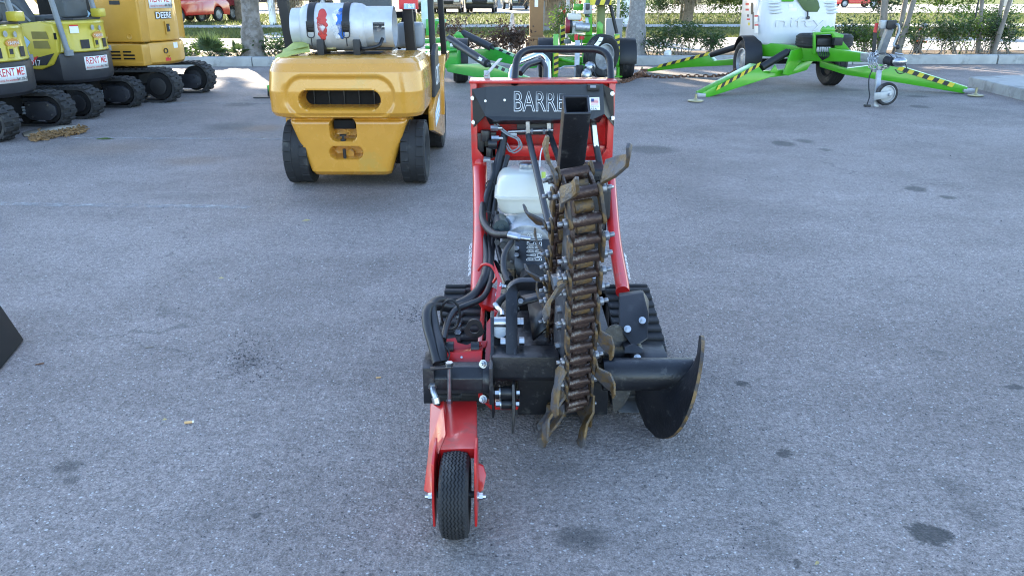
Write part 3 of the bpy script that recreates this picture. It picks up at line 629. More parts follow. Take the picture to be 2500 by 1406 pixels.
tubep('hose_guide', T, M_red, catmull([W(1168, 660, 2.86), W(1180, 646, 2.84), W(1200, 650, 2.82), W(1212, 672, 2.80), W(1204, 690, 2.80)]), .0055, 8)
# --- engine
tk = MB(); x0, x1, y0, y1 = -.068, .172, 3.20, 3.46
def rrect(x0, x1, y0, y1, z, r, n=5):
    out = []
    for (cx, cy, a0) in ((x1 - r, y1 - r, 0), (x0 + r, y1 - r, 90), (x0 + r, y0 + r, 180), (x1 - r, y0 + r, 270)):
        out += [V((cx + r * math.cos(R(a0 + 90 * k / n)), cy + r * math.sin(R(a0 + 90 * k / n)), z)) for k in range(n + 1)]
    return out
tk.loft([rrect(x0 + i, x1 - i, y0 + i, y1 - i, z, .05) for z, i in ((.525, .035), (.53, .022), (.548, .012), (.578, .006), (.594, .002), (.596, -.005), (.606, -.005), (.608, .0), (.64, .004), (.665, .012), (.684, .026), (.693, .045))])
eng = tk.build('fuel_tank', M_tank, T, ang=28)
mb = MB(); c = V((W(1286, 405, 3.36).x, 3.36, .690)); mb.lathe([(.001, .026), (.028, .026), (.033, .022), (.033, .004), (.031, 0)], c, (0, 0, 1), 24); mb.build('fuel_cap', M_zinc, eng, ang=40)
sheet('tank_sticker', eng, mat('lime_print', (.45, .55, .08), .5), [W(1322, 436, 3.205), W(1332, 436, 3.205), W(1332, 420, 3.212), W(1322, 420, 3.212)])
mb = MB(); c = W(1285, 600, 3.12)
mb.cyl(c + V((0, .10, .02)), c + V((0, -.02, 0)), .098, 32); mb.cyl(c + V((0, -.02, 0)), c + V((0, -.04, 0)), .075, 32)
for k in range(8): a = k * math.pi / 4; mb.hexn(c + V((math.cos(a) * .086, -.02, math.sin(a) * .086)), c + V((math.cos(a) * .086, -.03, math.sin(a) * .086)), .008)
mb.build('bell_housing', M_alu, T, bev=.003)
mb = MB(); mb.box((-.04, 3.18, .30), (.15, 3.45, .47)); mb.bar(W(1242, 530, 3.18), W(1262, 566, 3.14), .03, .03); mb.bar(W(1335, 530, 3.18), W(1312, 566, 3.14), .03, .03); mb.box(W(1235, 538, 3.18), W(1340, 524, 3.22)); mb.build('engine_block', M_alu, T, bev=.006)
mb = MB(); mb.cyl(W(1222, 540, 3.22), W(1224, 556, 3.10), .032, 20); mb.cyl(W(1224, 556, 3.10), W(1224, 558, 3.085), .012, 12); mb.build('starter_motor', mat('gunmetal', (.06, .085, .10), .3, .6), T)
mb = MB(); mb.cyl(W(1240, 580, 3.16), W(1240, 586, 3.06), .02, 12); mb.hexn(W(1228, 598, 3.06), W(1228, 600, 3.04), .015); mb.hexn(W(1214, 590, 3.06), W(1214, 592, 3.04), .012); mb.build('solenoid', M_gry, T)
mb = MB(); mb.box((.225, 3.22, .50), (.41, 3.50, .64)); mb.build('air_filter_box', M_plast, T, bev=.02, seg=3)
mb = MB(); mb.box((.27, 3.30, .645), (.40, 3.48, .70)); mb.build('air_filter_lid', M_plast, T, bev=.02, seg=3)
for k in range(7): B('vent_slot', T, M_dark, W(1424 + k * 7, 437, 3.214), W(1428 + k * 7, 430, 3.222), .001)
B('muffler', T, M_gry, (.19, 3.24, .36), (.40, 3.48, .495), .02, 3)
B('muffler_stay', T, M_zinc, W(1478, 460, 3.2), W(1498, 452, 3.22), .002)
# --- pump guard with lettering
g = MB(); a, b_, c, d = W(1258, 584, 3.06), W(1344, 584, 3.06), W(1340, 645, 2.94), W(1256, 645, 2.94); e, f = W(1338, 672, 2.90), W(1262, 672, 2.90)
dn = V((0, .02, -.10)); g.add([a, b_, c, d, e, f, a + dn, b_ + dn, c + dn, d + dn], [(0, 1, 2, 3), (3, 2, 4, 5), (0, 3, 9, 6), (1, 7, 8, 2), (0, 6, 7, 1)])
pg = g.build('pump_guard', M_blk, T, ang=20); pg.modifiers.new('s', 'SOLIDIFY').thickness = .006
nrm = (b_ - a).cross(a - d).normalized(); nrm = nrm if nrm.z > 0 else -nrm
text('lettering', pg, M_white, 'BARRETO', W(1322, 638, 2.951) + nrm * .002, (a - d), (-1, 0, 0), .058, outline=.001, sx=.42)
bolts(T, [W(1262, 607, 3.005), W(1262, 623, 2.975)], (-.3, -.5, .8), .007, .008)
mb = MB(); mb.cyl(W(1300, 668, 3.0), W(1300, 700, 2.72), .05, 20); mb.box(W(1268, 760, 2.62), W(1345, 700, 2.75)); mb.build('hydraulic_pump', M_dark, T, bev=.006)
# skewed debris flap under the handle
fl = MB(); q = [W(1288, 742, 2.60), W(1352, 722, 2.60), W(1352, 782, 2.46), W(1300, 828, 2.44)]; fl.add(q, [(0, 1, 2, 3)]); o = fl.build('debris_flap', M_blk, T); o.modifiers.new('s', 'SOLIDIFY').thickness = .008
fl = MB(); q = [W(1255, 752, 2.56), W(1262, 726, 2.60), W(1352, 708, 2.60), W(1352, 724, 2.58)]; fl.add(q, [(0, 1, 2, 3)]); o = fl.build('flap_bracket', M_blk, T); o.modifiers.new('s', 'SOLIDIFY').thickness = .006
bolts(T, [W(1271, 735, 2.565)], (0, -.8, .5), .007, .008)
# --- red front structure, left side
mb = MB(); pl = [(1205, 640), (1215, 690), (1204, 770), (1188, 790), (1184, 890), (1196, 890), (1200, 795), (1216, 760), (1226, 690)]
o3 = [W(x, y, 2.82 - (y - 640) * .0019) for x, y in pl]; n = len(o3); mb.add(o3 + [p + V((0, .012, 0)) for p in o3], [tuple(range(n)), tuple(range(n, 2 * n))[::-1]] + [(k, (k + 1) % n, n + (k + 1) % n, n + k) for k in range(n)]); mb.build('side_plate', M_red, T)
mb = MB(); o3 = [W(1160, 718, 2.80), W(1178, 690, 2.82), W(1212, 705, 2.78), W(1206, 752, 2.70), W(1176, 742, 2.72)]; n = 5; mb.add(o3 + [p + V((0, .02, -.03)) for p in o3], [tuple(range(n)), tuple(range(n, 2 * n))[::-1]] + [(k, (k + 1) % n, n + (k + 1) % n, n + k) for k in range(n)]); mb.build('gusset', M_red, T, bev=.002)
bolts(T, [W(1222, 698, 2.72), W(1212, 720, 2.70)], (1, -.3, 0), .010, .014)
def solid(name, m, pts, dv, parent=T, bev=.002):
    n = len(pts); mb = MB(); dv = V(dv); mb.add(pts + [p + dv for p in pts], [tuple(range(n)), tuple(range(n, 2 * n))[::-1]] + [(k, (k + 1) % n, n + (k + 1) % n, n + k) for k in range(n)]); return mb.build(name, m, parent, bev=bev)
solid('front_bracket', M_red, [W(1084, 828, 2.42), W(1112, 824, 2.44), W(1117, 836, 2.43), W(1140, 842, 2.43), W(1152, 836, 2.44), W(1190, 830, 2.44), W(1186, 846, 2.42), W(1168, 856, 2.41), W(1104, 856, 2.41)], (0, .03, -.02))
solid('front_bracket', M_red, [W(1090, 862, 2.36), W(1178, 856, 2.36), W(1176, 892, 2.33), W(1094, 892, 2.33)], (0, .05, -.01), bev=.004)
bolts(T, [W(1127, 872, 2.345)], (0, -.8, .5), .004, .003, False)
for x in (1098, 1160):
    mb = MB(); mb.cyl(W(x - 10, 850, 2.40), W(x + 10, 850, 2.40), .022, 16); mb.build('pivot_roller', M_blk, T)
mb = MB(); c = W(1158, 803, 2.45); ring = [(math.cos(R(a)) * .028 * (1.0 if a < 180 else 1.25), math.sin(R(a)) * .034) for a in range(0, 360, 15)]; 
rr = [[c + V((x, 0, z)) for x, z in ring], [c + V((x * .5, 0, z * .5)) for x, z in ring], [c + V((x * .5, .01, z * .5)) for x, z in ring], [c + V((x, .01, z)) for x, z in ring]]; mb.loft(rr + [rr[0]], cap=False); mb.build('tie_down_ring', M_blk, T)
for k in range(4):
    bolts(T, [W(1118, 755 + 20 * k, 2.62 - .02 * k)], (0, -.5, .9), .012, .01, False)
# --- black lifting handle: flat bar bent over
hb = fillet([W(1342, 693, 2.50), W(1249, 693, 2.50), W(1249, 870, 2.32)], .04, 6); mb = MB(); rings = []
for i, p in enumerate(hb):
    t = (hb[min(i + 1, len(hb) - 1)] - hb[max(i - 1, 0)]).normalized(); nn = V((0, -.93, -.36)); s = t.cross(nn).normalized(); nn = s.cross(t)
    rings.append([p + s * .019 + nn * .012, p - s * .019 + nn * .012, p - s * .019 - nn * .012, p + s * .019 - nn * .012])
mb.loft(rings); mb.build('lifting_handle', M_blk2, T, bev=.003)
for x0, x1, y in ((1212, 1232, 787), ):
    mb = MB(); mb.cyl(W(1204, y, 2.44), W(1250, y, 2.44), .019, 20); mb.build('spacer_bush', M_zinc, T)
    for xx in (1198, 1263, 1270): mb = MB(); mb.hexn(W(xx, y, 2.44), W(xx + 8, y, 2.44), .016); mb.build('nut', M_zinc, T)
for xx, yy in ((1222, 835), (1268, 833)): mb = MB(); mb.hexn(W(xx, yy, 2.36), W(xx + 12, yy, 2.36), .014); mb.build('nut', M_zinc, T)
solid('mount_plate', M_blk2, [W(1197, 775, 2.43), W(1206, 775, 2.43), W(1206, 872, 2.30), W(1198, 872, 2.30)], (0, .06, 0))
solid('mount_plate', M_blk2, [W(1252, 775, 2.43), W(1258, 770, 2.43), W(1262, 872, 2.30), W(1254, 872, 2.30)], (0, .06, 0))
mb = MB(); mb.cyl(W(1220, 806, 2.46), W(1220, 806, 2.42), .026, 20); mb.build('bearing_cap', M_alu, T); solid('rear_plate', M_dark, [W(1206, 790, 2.47), W(1254, 790, 2.47), W(1254, 870, 2.36), W(1206, 870, 2.36)], (0, .01, 0))
mb = MB(); mb.tube(catmull([W(1208, 742, 2.58), W(1216, 752, 2.56), W(1224, 760, 2.53), W(1226, 772, 2.5)]), .009, 8); mb.build('hose_fitting', M_zinc, T)
# --- front beam (square) and its socket
yb = 2.29
bz = W(1270, 872, yb).z; xb0, xb1 = W(1202, 900, yb).x, W(1350, 900, yb).x
mb = MB(); mb.prism([(0, 0), (0, -.072), (.02, -.094), (.09, -.094), (.09, 0)], (xb0, yb, bz), (0, 1, 0), (0, 0, 1), (xb1 - xb0 + .02, 0, 0)); mb.build('front_beam', M_blk2, T, bev=.004)
xs0, xs1 = W(1048, 930, 2.25).x, W(1182, 930, 2.25).x; sz = W(1100, 897, 2.26).z
mb = MB(); oc = [(.045 * math.cos(R(22.5 + 45 * k)) * 1.12, .045 * math.sin(R(22.5 + 45 * k)) * 1.12) for k in range(8)]
mb.prism(oc, (xs0, 2.29, sz - .05), (0, 1, 0), (0, 0, 1), (xs1 - xs0, 0, 0)); mb.build('motor_housing', M_blk2, T, bev=.003)
mb = MB()   # open channel at the end of the socket
x0 = W(1033, 930, 2.24).x; 
fr = [(-.062, .058), (.05, .066), (.05, -.07), (-.062, -.066)]; inn = [(-.046, .043), (.035, .05), (.035, -.055), (-.046, -.05)]
r0 = [V((x0, 2.30 + a, sz - .05 + b)) for a, b in fr]; r1 = [V((x0 + .035, 2.30 + a, sz - .05 + b)) for a, b in fr]; r2 = [V((x0 + .035, 2.30 + a, sz - .05 + b)) for a, b in inn]; r3 = [V((x0, 2.30 + a, sz - .05 + b)) for a, b in inn]
mb.loft([r0, r1, r2, r3, r0], cap=False); mb.build('socket_end', M_blk2, T, bev=.004)
mb = MB(); mb.prism([(.052 * math.cos(k * .3927 + .196), .052 * math.sin(k * .3927 + .196)) for k in range(16)], (xs1 - .005, 2.29, sz - .05), (0, 1, 0), (0, 0, 1), (.026, 0, 0)); mb.prism([(-.06, -.066), (.06, -.066), (.06, .06), (-.06, .06)], (xs1 + .016, 2.29, sz - .05), (0, 1, 0), (0, 0, 1), (.012, 0, 0)); mb.build('collar', M_blk2, T, bev=.003)
mb = MB(); a, b_ = W(1097, 893, 2.225), W(1097, 975, 2.225); mb.cyl(a, b_, .0065, 12); mb.hexn(a + V((0, 0, .002)), a + V((0, 0, .012)), .012); mb.hexn(b_, b_ - V((0, 0, .012)), .011); mb.build('clamp_bolt', M_zinc, T)
solid('clamp_plate', M_blk2, [W(1050, 894, 2.24), W(1106, 890, 2.24), W(1106, 896, 2.20), W(1052, 900, 2.20)], (0, .0, -.006))
mb = MB(); mb.tube(catmull([W(1056, 942, 2.24), W(1058, 956, 2.22), W(1064, 972, 2.21)]), .0095, 10); mb.hexn(W(1055, 936, 2.25), W(1056, 946, 2.235), .014); mb.cyl(W(1063, 970, 2.21), W(1066, 984, 2.205), .013, 12); mb.build('grease_elbow', M_zinc, T)
tubep('feed_hose', T, M_hose, catmull([W(1066, 982, 2.205), W(1078, 1005, 2.19), W(1088, 1018, 2.20), W(1088, 990, 2.26)]), .0085, 8)
bolts(T, [W(1181, 888, 2.25), W(1181, 974, 2.25)], (-.4, -.8, .3), .010, .014)
# idler rollers below the beam and thin scraper plate
for y, x0_, x1_ in ((958, 1222, 1255), (985, 1224, 1254)):
    mb = MB(); c0, c1 = W(x0_, y, 2.30), W(x1_, y, 2.30); mb.cyl(c0, c1, .022 if y < 970 else .019, 20); mb.build('idler_roller', M_blk, T, bev=.002)
    mb = MB(); mb.cyl(c0 - V((.004, 0, 0)), c0, .023 if y < 970 else .02, 20); mb.hexn(c0 - V((.018, 0, 0)), c0 - V((.004, 0, 0)), .011); mb.hexn(c1 + V((.008, 0, 0)), c1 + V((.018, 0, 0)), .010); mb.build('nut', M_zinc, T)
solid('scraper_plate', M_blk2, [W(1250, 938, 2.28), W(1256, 938, 2.28), W(1258, 1000, 2.26), W(1254, 1058, 2.24), W(1249, 1058, 2.24)], (.003, .05, 0), bev=.001)
solid('scraper_plate', M_blk2, [W(1200, 940, 2.29), W(1206, 940, 2.29), W(1206, 1020, 2.29), W(1201, 1020, 2.29)], (.003, .05, 0), bev=.001)
solid('skid_foot', M_red, [W(1182, 984, 2.36), W(1200, 1000, 2.36), W(1264, 1000, 2.36), W(1268, 985, 2.36)], (0, .05, -.01))
# --- red arm and front wheel
cxw = W(1112, 1200, 1.84).x; wr = .117
B_top = [W(1085, 978, 2.24), W(1164, 978, 2.24), W(1165, 1055, 2.0), W(1160, 1094, 1.885), W(1074, 1096, 1.885), W(1090, 1060, 2.0)]
solid('wheel_arm', M_red, B_top, (0, .004, -.035), bev=.004)
solid('arm_wing', M_red, [W(1050, 985, 2.20), W(1083, 978, 2.22), W(1090, 1060, 2.0), W(1072, 1100, 1.89), W(1068, 1214, 1.86), W(1034, 1197, 1.90), W(1047, 1090, 2.0)], (.004, .012, -.012), bev=.003)
for xx, s in ((cxw - .056, -1), (cxw + .056, 1)):
    mb = MB(); pr = [(.05, .05), (-.045, .05), (-.05, .12), (-.025, .235), (.02, .255), (.08, .25), (.10, .15)] if s > 0 else [(.05, .05), (-.045, .05), (-.05, .12), (-.03, .235), (.03, .25), (.08, .25), (.10, .15)]
    mb.prism(pr, (xx - .003, 1.835, 0), (0, 1, 0), (0, 0, 1), (.007, 0, 0)); mb.build('fork_blade', M_red, T, bev=.002)
    bolts(T, [(xx + s * .004, 1.835, .115)], (s, 0, 0), .010, .014)
solid('fork_tab', M_red, [W(1162, 1130, 1.93), W(1180, 1138, 1.93), W(1187, 1160, 1.92), W(1180, 1196, 1.90), W(1164, 1206, 1.90)], (0, .008, 0))
def tyre_prof(w, r, rb, n=10):
    h = w / 2; p = [(rb, -h * .72), (rb + (r - rb) * .35, -h * .98), (rb + (r - rb) * .75, -h * .96), (r * .965, -h * .78), (r * .99, -h * .45), (r, 0)]
    return p + [(a, -b) for a, b in p[::-1][1:]]
wc = V((cxw, 1.84, .118)); mb = MB(); mb.lathe([(.058, -.03), (.05, -.028), (.035, -.012), (.012, -.012), (.012, .012), (.035, .012), (.05, .028), (.058, .03)], wc, (1, 0, 0), 28); mb.cyl(wc - V((.05, 0, 0)), wc + V((.05, 0, 0)), .009, 12); wh = mb.build('front_wheel', M_gry, T)
mb = MB(); mb.lathe(tyre_prof(.080, wr - .003, .058), wc, (1, 0, 0), 56)
for j in range(-3, 4):      # zigzag tread ribs
    nn = 88; rings = []; xo = j * .0094
    for k in range(nn):
        a = 2 * math.pi * k / nn; zz = xo + (.0024 if k % 2 else -.0024); rr = wr - .003 - .011 * (abs(xo) / .044) ** 2.2; d = V((0, math.cos(a), math.sin(a)))
        rings.append([wc + d * (rr - .003) + V((zz - .0036, 0, 0)), wc + d * (rr + .0035) + V((zz - .0028, 0, 0)), wc + d * (rr + .0035) + V((zz + .0028, 0, 0)), wc + d * (rr - .003) + V((zz + .0036, 0, 0))])
    mb.loft(rings + [rings[0]], cap=False)
mb.build('tyre', M_rub, wh, ang=30)
# --- digging boom, chain and teeth
F1, F0 = W(1436, 480, 1.79), W(1414, 900, 2.20)
ba = (F1 - F0).normalized(); bw = V((math.cos(R(14)), math.sin(R(14)), 0)); bw = (bw - ba * bw.dot(ba)).normalized(); bn = bw.cross(ba)
if bn.y > 0: bn = -bn
RS, RN, BL = .13, .080, .865
C0 = F0 - ba * .212 - bn * RS; C1 = C0 + ba * BL + bn * (RS - RN)
AL = (C1 - C0).length; ax = (C1 - C0).normalized(); bn = (bn - ax * bn.dot(ax)).normalized()
def bpnt(s, n_, w_): return C0 + ax * s + bn * n_ + bw * w_
mb = MB(); pr = [(.06, -.075), (.06, .075), (.20, .085), (AL - .08, .055), (AL - .02, .03), (AL - .02, -.03), (AL - .08, -.055), (.20, -.085)]
mb.prism(pr, C0 - bw * .019, ax, bn, bw * .038); boom = mb.build('boom', M_boom, T, bev=.004)
for s in (-1, 1):
    mb = MB(); mb.prism([(.05, -.06), (.05, .06), (.16, .07), (AL * .62, .052), (AL * .66, 0), (AL * .62, -.052), (.16, -.07)], C0 + bw * (.024 if s > 0 else -.034), ax, bn, bw * .010); mb.build('boom_plate', M_boom, boom, bev=.002)
    mb = MB(); c = bpnt(AL * .62, .0, s * .034); mb.cyl(c, c + bw * s * .006, .034, 20); mb.hexn(c + bw * s * .006, c + bw * s * .026, .025); mb.build('adjuster_bolt', M_zinc, boom)
    for q in (.2, .34, .45): mb = MB(); c = bpnt(AL * q, 0, s * .034); mb.hexn(c, c + bw * s * .012, .012); mb.build('bolt', M_zinc, boom)
mb = MB(); mb.cyl(C0 - bw * .012, C0 + bw * .012, RS - .018, 28); mb.build('drive_sprocket', M_link, T)
mb = MB(); mb.cyl(C1 - bw * .02, C1 + bw * .02, RN - .016, 24); mb.build('nose_roller', M_link, T)
path = hull_loop([(0, 0, RS), (AL, 0, RN)], .068); nL = len(path)
def linkmesh():
    roll = MB(); roll.cyl((-.037, 0, 0), (.037, 0, 0), .0145, 16); r = roll.mesh(bev=.0015, seg=1); r.materials.append(M_link)
    sl = MB(); sl.cyl((-.024, .034, -.012), (.024, .034, -.012), .0155, 14); s_ = sl.mesh(bev=.002, seg=1); s_.materials.append(M_ochre)
    ip = MB(); ip.prism([(-.010, -.016), (.077, -.016), (.077, .012), (-.010, .012)], (0, 0, 0), (0, 1, 0), (0, 0, 1), (.0075, 0, 0)); i_ = ip.mesh(bev=.003, seg=1); i_.materials.append(M_link)
    op = MB(); op.prism([(-.014, -.014), (.080, -.014), (.086, .006), (.078, .022), (-.010, .022), (-.018, .006)], (0, 0, 0), (0, 1, 0), (0, 0, 1), (.0085, 0, 0)); o_ = op.mesh(bev=.0025, seg=1); o_.materials.append(M_ochre)
    bo = MB(); bo.hexn((0, 0, 0), (.012, 0, 0), .0125); bo.cyl((.012, 0, 0), (.026, 0, 0), .0065, 8); b_ = bo.mesh(bev=.0012, seg=1); b_.materials.append(M_nut)
    return r, s_, i_, o_, b_
rollM, sleeveM, innM, outM, boltM = linkmesh(); sleeveD = sleeveM.copy(); sleeveD.materials.clear(); sleeveD.materials.append(M_link)
def toothmesh(v, mir=1, sh=.55):
    """digging tooth: flat foot on the link side, then flared plate with blunt worn tip (x outwards, y along chain, z off the chain)"""
    prof = {0: [(.0, -.016, .030), (.002, .030, .034), (.030, .062, .030), (.052, .092, .022), (.050, .132, .018), (.044, .150, .008)],
            1: [(.0, -.016, .030), (.002, .026, .034), (.018, .060, .032), (.022, .105, .024), (.012, .138, .010)],
            2: [(.0, -.016, .030), (.002, .020, .040), (.044, .052, .046), (.062, .080, .034), (.060, .112, .014)],
            3: [(.0, -.016, .028), (.0, .034, .030), (-.022, .066, .028), (-.030, .104, .020), (-.026, .126, .009)]}[v]
    mb = MB(); rings = []; th = .0048; jr = random.Random(v * 7 + 1)
    for i, (x, z, hw) in enumerate(prof):
        hw *= jr.uniform(.78, 1.18)
        a = prof[max(i - 1, 0)]; b = prof[min(i + 1, len(prof) - 1)]; t = V((b[0] - a[0], 0, b[1] - a[1])).normalized(); nn = V((t.z, 0, -t.x)) * th; c = V((x, .012 + max(0, z) * sh, z)); c.y *= mir
        rings.append([c + V((0, -hw, 0)) + nn, c + V((0, hw * .9, 0)) + nn, c + V((0, hw * .9, 0)) - nn, c + V((0, -hw, 0)) - nn])
    mb.loft(rings); me = mb.mesh(bev=.0022, seg=2, ang=25); me.materials.append(M_tooth); return me
TM0 = [toothmesh(k, 1, 0) for k in range(4)]; TM = [toothmesh(k) for k in range(4)]; TMm = [toothmesh(k, -1) for k in range(4)]
chn = tag(bpy.data.objects.new('digging_chain', None)); COL.objects.link(chn); chn.parent = T; OFF[chn.name] = OFF[T.name].copy()
g = random.Random(12)
for i in range(nL):
    p, q = path[i], path[(i + 1) % nL]; t = (q - p).normalized(); nr = V((t.y, -t.x)); P = C0 + ax * p.x + bn * p.y; ty = ax * t.x + bn * t.y; nz = ax * nr.x + bn * nr.y
    x = ty.cross(nz); wob = g.uniform(-.0015, .0015)
    inst('chain_roller', rollM, chn, P + bw * wob, x, ty, nz); inst('chain_sleeve', sleeveM if p.x > .5 else sleeveD, chn, P, x, ty, nz)
    for s in (-1, 1):
        if i % 2: inst('outer_link_plate', outM, chn, P + x * (s * .041 + (-.00375)), x, ty, nz)
        else: inst('inner_link_plate', innM, chn, P + x * (s * .0335 - .00325), x, ty, nz)
        if g.random() < .6:
            xx = x * s; yy = nz.cross(xx); inst('link_bolt', boltM, chn, P + x * s * (.045 + (i % 2) * .001), xx, yy, nz)
# teeth: placed round the loop; run f (towards the camera), b (behind), n (round the nose, angle), s (round the sprocket, angle)
def loop_at(k, u):
    if k == 'n': a = R(u); d = V((math.cos(a), math.sin(a))); p = V((AL, 0)) + d * RN
    elif k == 's': a = R(u); d = V((-math.cos(a), math.sin(a))); p = d * RS
    else:
        sg = 1 if k == 'f' else -1; b = math.asin((RS - RN) / AL); d = V((math.sin(b), sg * math.cos(b))); p = d * RS; q = V((AL, 0)) + d * RN; p = p.lerp(q, u / AL)
    t = V((-d.y, d.x)); return p, t, d
g = random.Random(4)
for k, u, side, v, sh, sc, yaw in (('n', 8, 1, 0, 0, .95, -25), ('n', 20, -1, 3, 0, .9, 10), ('n', -25, -1, 1, 0, .8, 0), ('f', .68, -1, 2, 1, .8, 25), ('f', .42, 1, 2, 1, .66, -20), ('f', .22, 1, 2, 1, .78, -10), ('f', .24, -1, 1, 1, .9, 30), ('f', .10, -1, 0, 1, .95, 35), ('s', 75, -1, 2, 1, .95, 40), ('s', 85, 1, 3, 1, 1, -30), ('s', 55, 1, 1, 1, 1.05, -35), ('s', 45, -1, 3, 1, 1.1, 35), ('s', 25, 1, 0, 1, 1, -40), ('s', 20, -1, 1, 1, 1.1, 30), ('s', 0, -1, 2, 1, 1, 45), ('s', 62, -1, 0, 1, .8, 20), ('s', 36, 1, 2, 1, .8, -55), ('s', 12, -1, 3, 1, 1.1, -20), ('s', 40, -1, 2, 1, .85, 70), ('s', 5, 1, 1, 1, 1, -30), ('s', -30, 1, 2, 1, 1, 20), ('s', -20, -1, 0, 1, 1, 40),
                      ('b', .66, -1, 2, 1, .62, 20), ('b', .50, -1, 1, 1, .6, 10), ('b', .36, -1, 2, 1, .6, 20), ('b', .20, -1, 1, 1, .6, 0), ('b', .60, 1, 2, 1, .6, 0), ('b', .30, 1, 0, 1, .6, 0), ('b', .10, 1, 2, 1, .7, 0)):
    p, t, nr = loop_at(k, u); P = C0 + ax * p.x + bn * p.y; ty = ax * t.x + bn * t.y; nz = ax * nr.x + bn * nr.y; x = bw * side; yy = nz.cross(x); fl_ = 1 if yy.dot(ty) > 0 else -1
    q = Matrix.Rotation(R(yaw * side), 3, nz); lib = TM0 if not sh else (TM if fl_ > 0 else TMm)
    inst('tooth', lib[v], chn, P + x * .052, (q @ x) * sc, (q @ yy) * sc, nz * sc)
# --- square crumber tube behind the boom
A0, A1 = W(1408, 255, 1.98), W(1386, 470, 2.16); ad = (A1 - A0).normalized(); sw = V((1, .03, 0)); sw = (sw - ad * sw.dot(ad)).normalized(); sn = ad.cross(sw)
def sq(c, h): return [c + sw * a * h + sn * b * h for a, b in ((-1, -1), (1, -1), (1, 1), (-1, 1))]
A2 = A0 + ad * .95; h0, h1 = .0325, .0262
mb = MB(); mb.loft([sq(A0 + ad * .5, h1), sq(A0, h1), sq(A0, h0), sq(A2, h0)], cap=False); mb.add(sq(A2, h0) + sq(A0 + ad * .5, h1), [(0, 1, 2, 3), (4, 5, 6, 7)])
mb.build('crumber_tube', M_blk2, T, bev=.005, seg=3)
# --- spoil auger
yc, zc = 2.40, W(1600, 926, 2.36).z; ra = .055
mb = MB(); xa0, xa1 = W(1470, 926, 2.40).x, W(1688, 926, 2.40).x; mb.cyl((xa0, yc, zc), (xa1, yc, zc), ra, 36); aug = mb.build('auger_shaft', M_blk2, T, bev=.003)
mb = MB(); rows = []; nT = 44
for k in range(nT):
    f = k / (nT - 1); th = R(62 + 232 * f)                         # from the top, over the front, down and under
    ro = .128 + .084 * smooth(0, .7, f); ro *= (1 if f < .88 else 1 - (f - .88) * 2.4)
    x = xa1 + .016 - .20 * f ** 1.5; d = V((0, math.cos(th), math.sin(th)))
    rows.append([V((x - .020 * q * 0, yc, zc)) + d * (ra * .9 + (ro - ra * .9) * q) + V((.012 * q, 0, 0)) for q in (0, .2, .4, .6, .8, .92, 1)])
for sgn in (0, 1): mb.add([p + V((.011 * sgn, 0, 0)) for r_ in rows for p in r_], [(i * 7 + j, i * 7 + j + 1, (i + 1) * 7 + j + 1, (i + 1) * 7 + j) for i in range(nT - 1) for j in range(6)])
b0 = nT * 7
mb.add([], []); 
for i in range(nT - 1): mb.f.append((i * 7 + 6, (i + 1) * 7 + 6, b0 + (i + 1) * 7 + 6, b0 + i * 7 + 6)); mb.m.append(1)
mb.build('auger_flight', [M_blk2, M_ochre], aug, ang=40)
# worn disc beside the chain and the right-hand guard
mb = MB(); c = W(1500, 900, 2.46); mb.prism([(.13 * math.cos(R(a)), .15 * math.sin(R(a))) for a in range(-90, 120, 8)], c, (.55, .1, 0), (0, .2, 1), (0, .006, 0)); mb.build('spoil_deflector', M_blk2, T)
solid('auger_guard', M_blk, [W(1512, 722, 2.62), W(1571, 714, 2.62), W(1583, 762, 2.52), W(1582, 826, 2.46), W(1545, 848, 2.44), W(1512, 800, 2.50)], (0, .03, 0), bev=.006)
solid('auger_guard', M_blk, [W(1571, 714, 2.62), W(1585, 735, 2.66), W(1582, 826, 2.50), W(1560, 842, 2.45)], (0, .03, 0), bev=.003)
solid('guard_bracket', M_blk, [W(1525, 850, 2.43), W(1548, 838, 2.45), W(1570, 852, 2.44), W(1568, 862, 2.42), W(1524, 862, 2.42)], (0, .05, 0))
solid('rear_guard_plate', M_blk, [W(1530, 864, 2.46), W(1628, 864, 2.46), W(1632, 888, 2.42), W(1532, 888, 2.42)], (0, .08, 0))
bolts(T, [W(1532, 803, 2.48), W(1568, 782, 2.50), W(1556, 873, 2.44)], (0, -.8, .5), .009, .010)
solid('skid_shoe', M_blk, [W(1488, 965, 2.50), W(1560, 965, 2.50), W(1562, 1008, 2.46), W(1512, 1008, 2.46), W(1490, 985, 2.48)], (0, .08, 0), bev=.006)
# ------------------------------------------------------------------ forklift seen from behind
FX = -1.205
K = thing('forklift', 'amber yellow forklift seen from behind, carrying a silver gas cylinder', 'forklift', (FX, 6.6, 0))
def smooth(a, b, x):
    t = min(1, max(0, (x - a) / (b - a))); return t * t * (3 - 2 * t)
def stadium(x, z, cx, cz, hx, hz, r):
    dx = abs(x - cx) - (hx - r); dz = abs(z - cz) - (hz - r)
    return math.hypot(max(dx, 0), max(dz, 0)) + min(max(dx, dz), 0) - r
def pr_(px, py, Y=5.86): p = W(px, py, Y); return p.x - FX, p.z
def rect_px(x0, y0, x1, y1):
    a, b = pr_(x0, y1), pr_(x1, y0); return (a[0] + b[0]) / 2, (a[1] + b[1]) / 2, (b[0] - a[0]) / 2, (b[1] - a[1]) / 2
S1 = rect_px(737, 223, 927, 263); S2 = rect_px(806, 297, 863, 345); S3 = rect_px(804, 363, 880, 390); OV = rect_px(706, 186, 962, 286)
def lerp_tab(tab, z):
    for (z0, *a), (z1, *b) in zip(tab, tab[1:]):
        if z <= z1: t = (z - z0) / (z1 - z0) if z1 > z0 else 0; t = max(0, t); return [p + (q - p) * t for p, q in zip(a, b)]
    return list(tab[-1][1:])
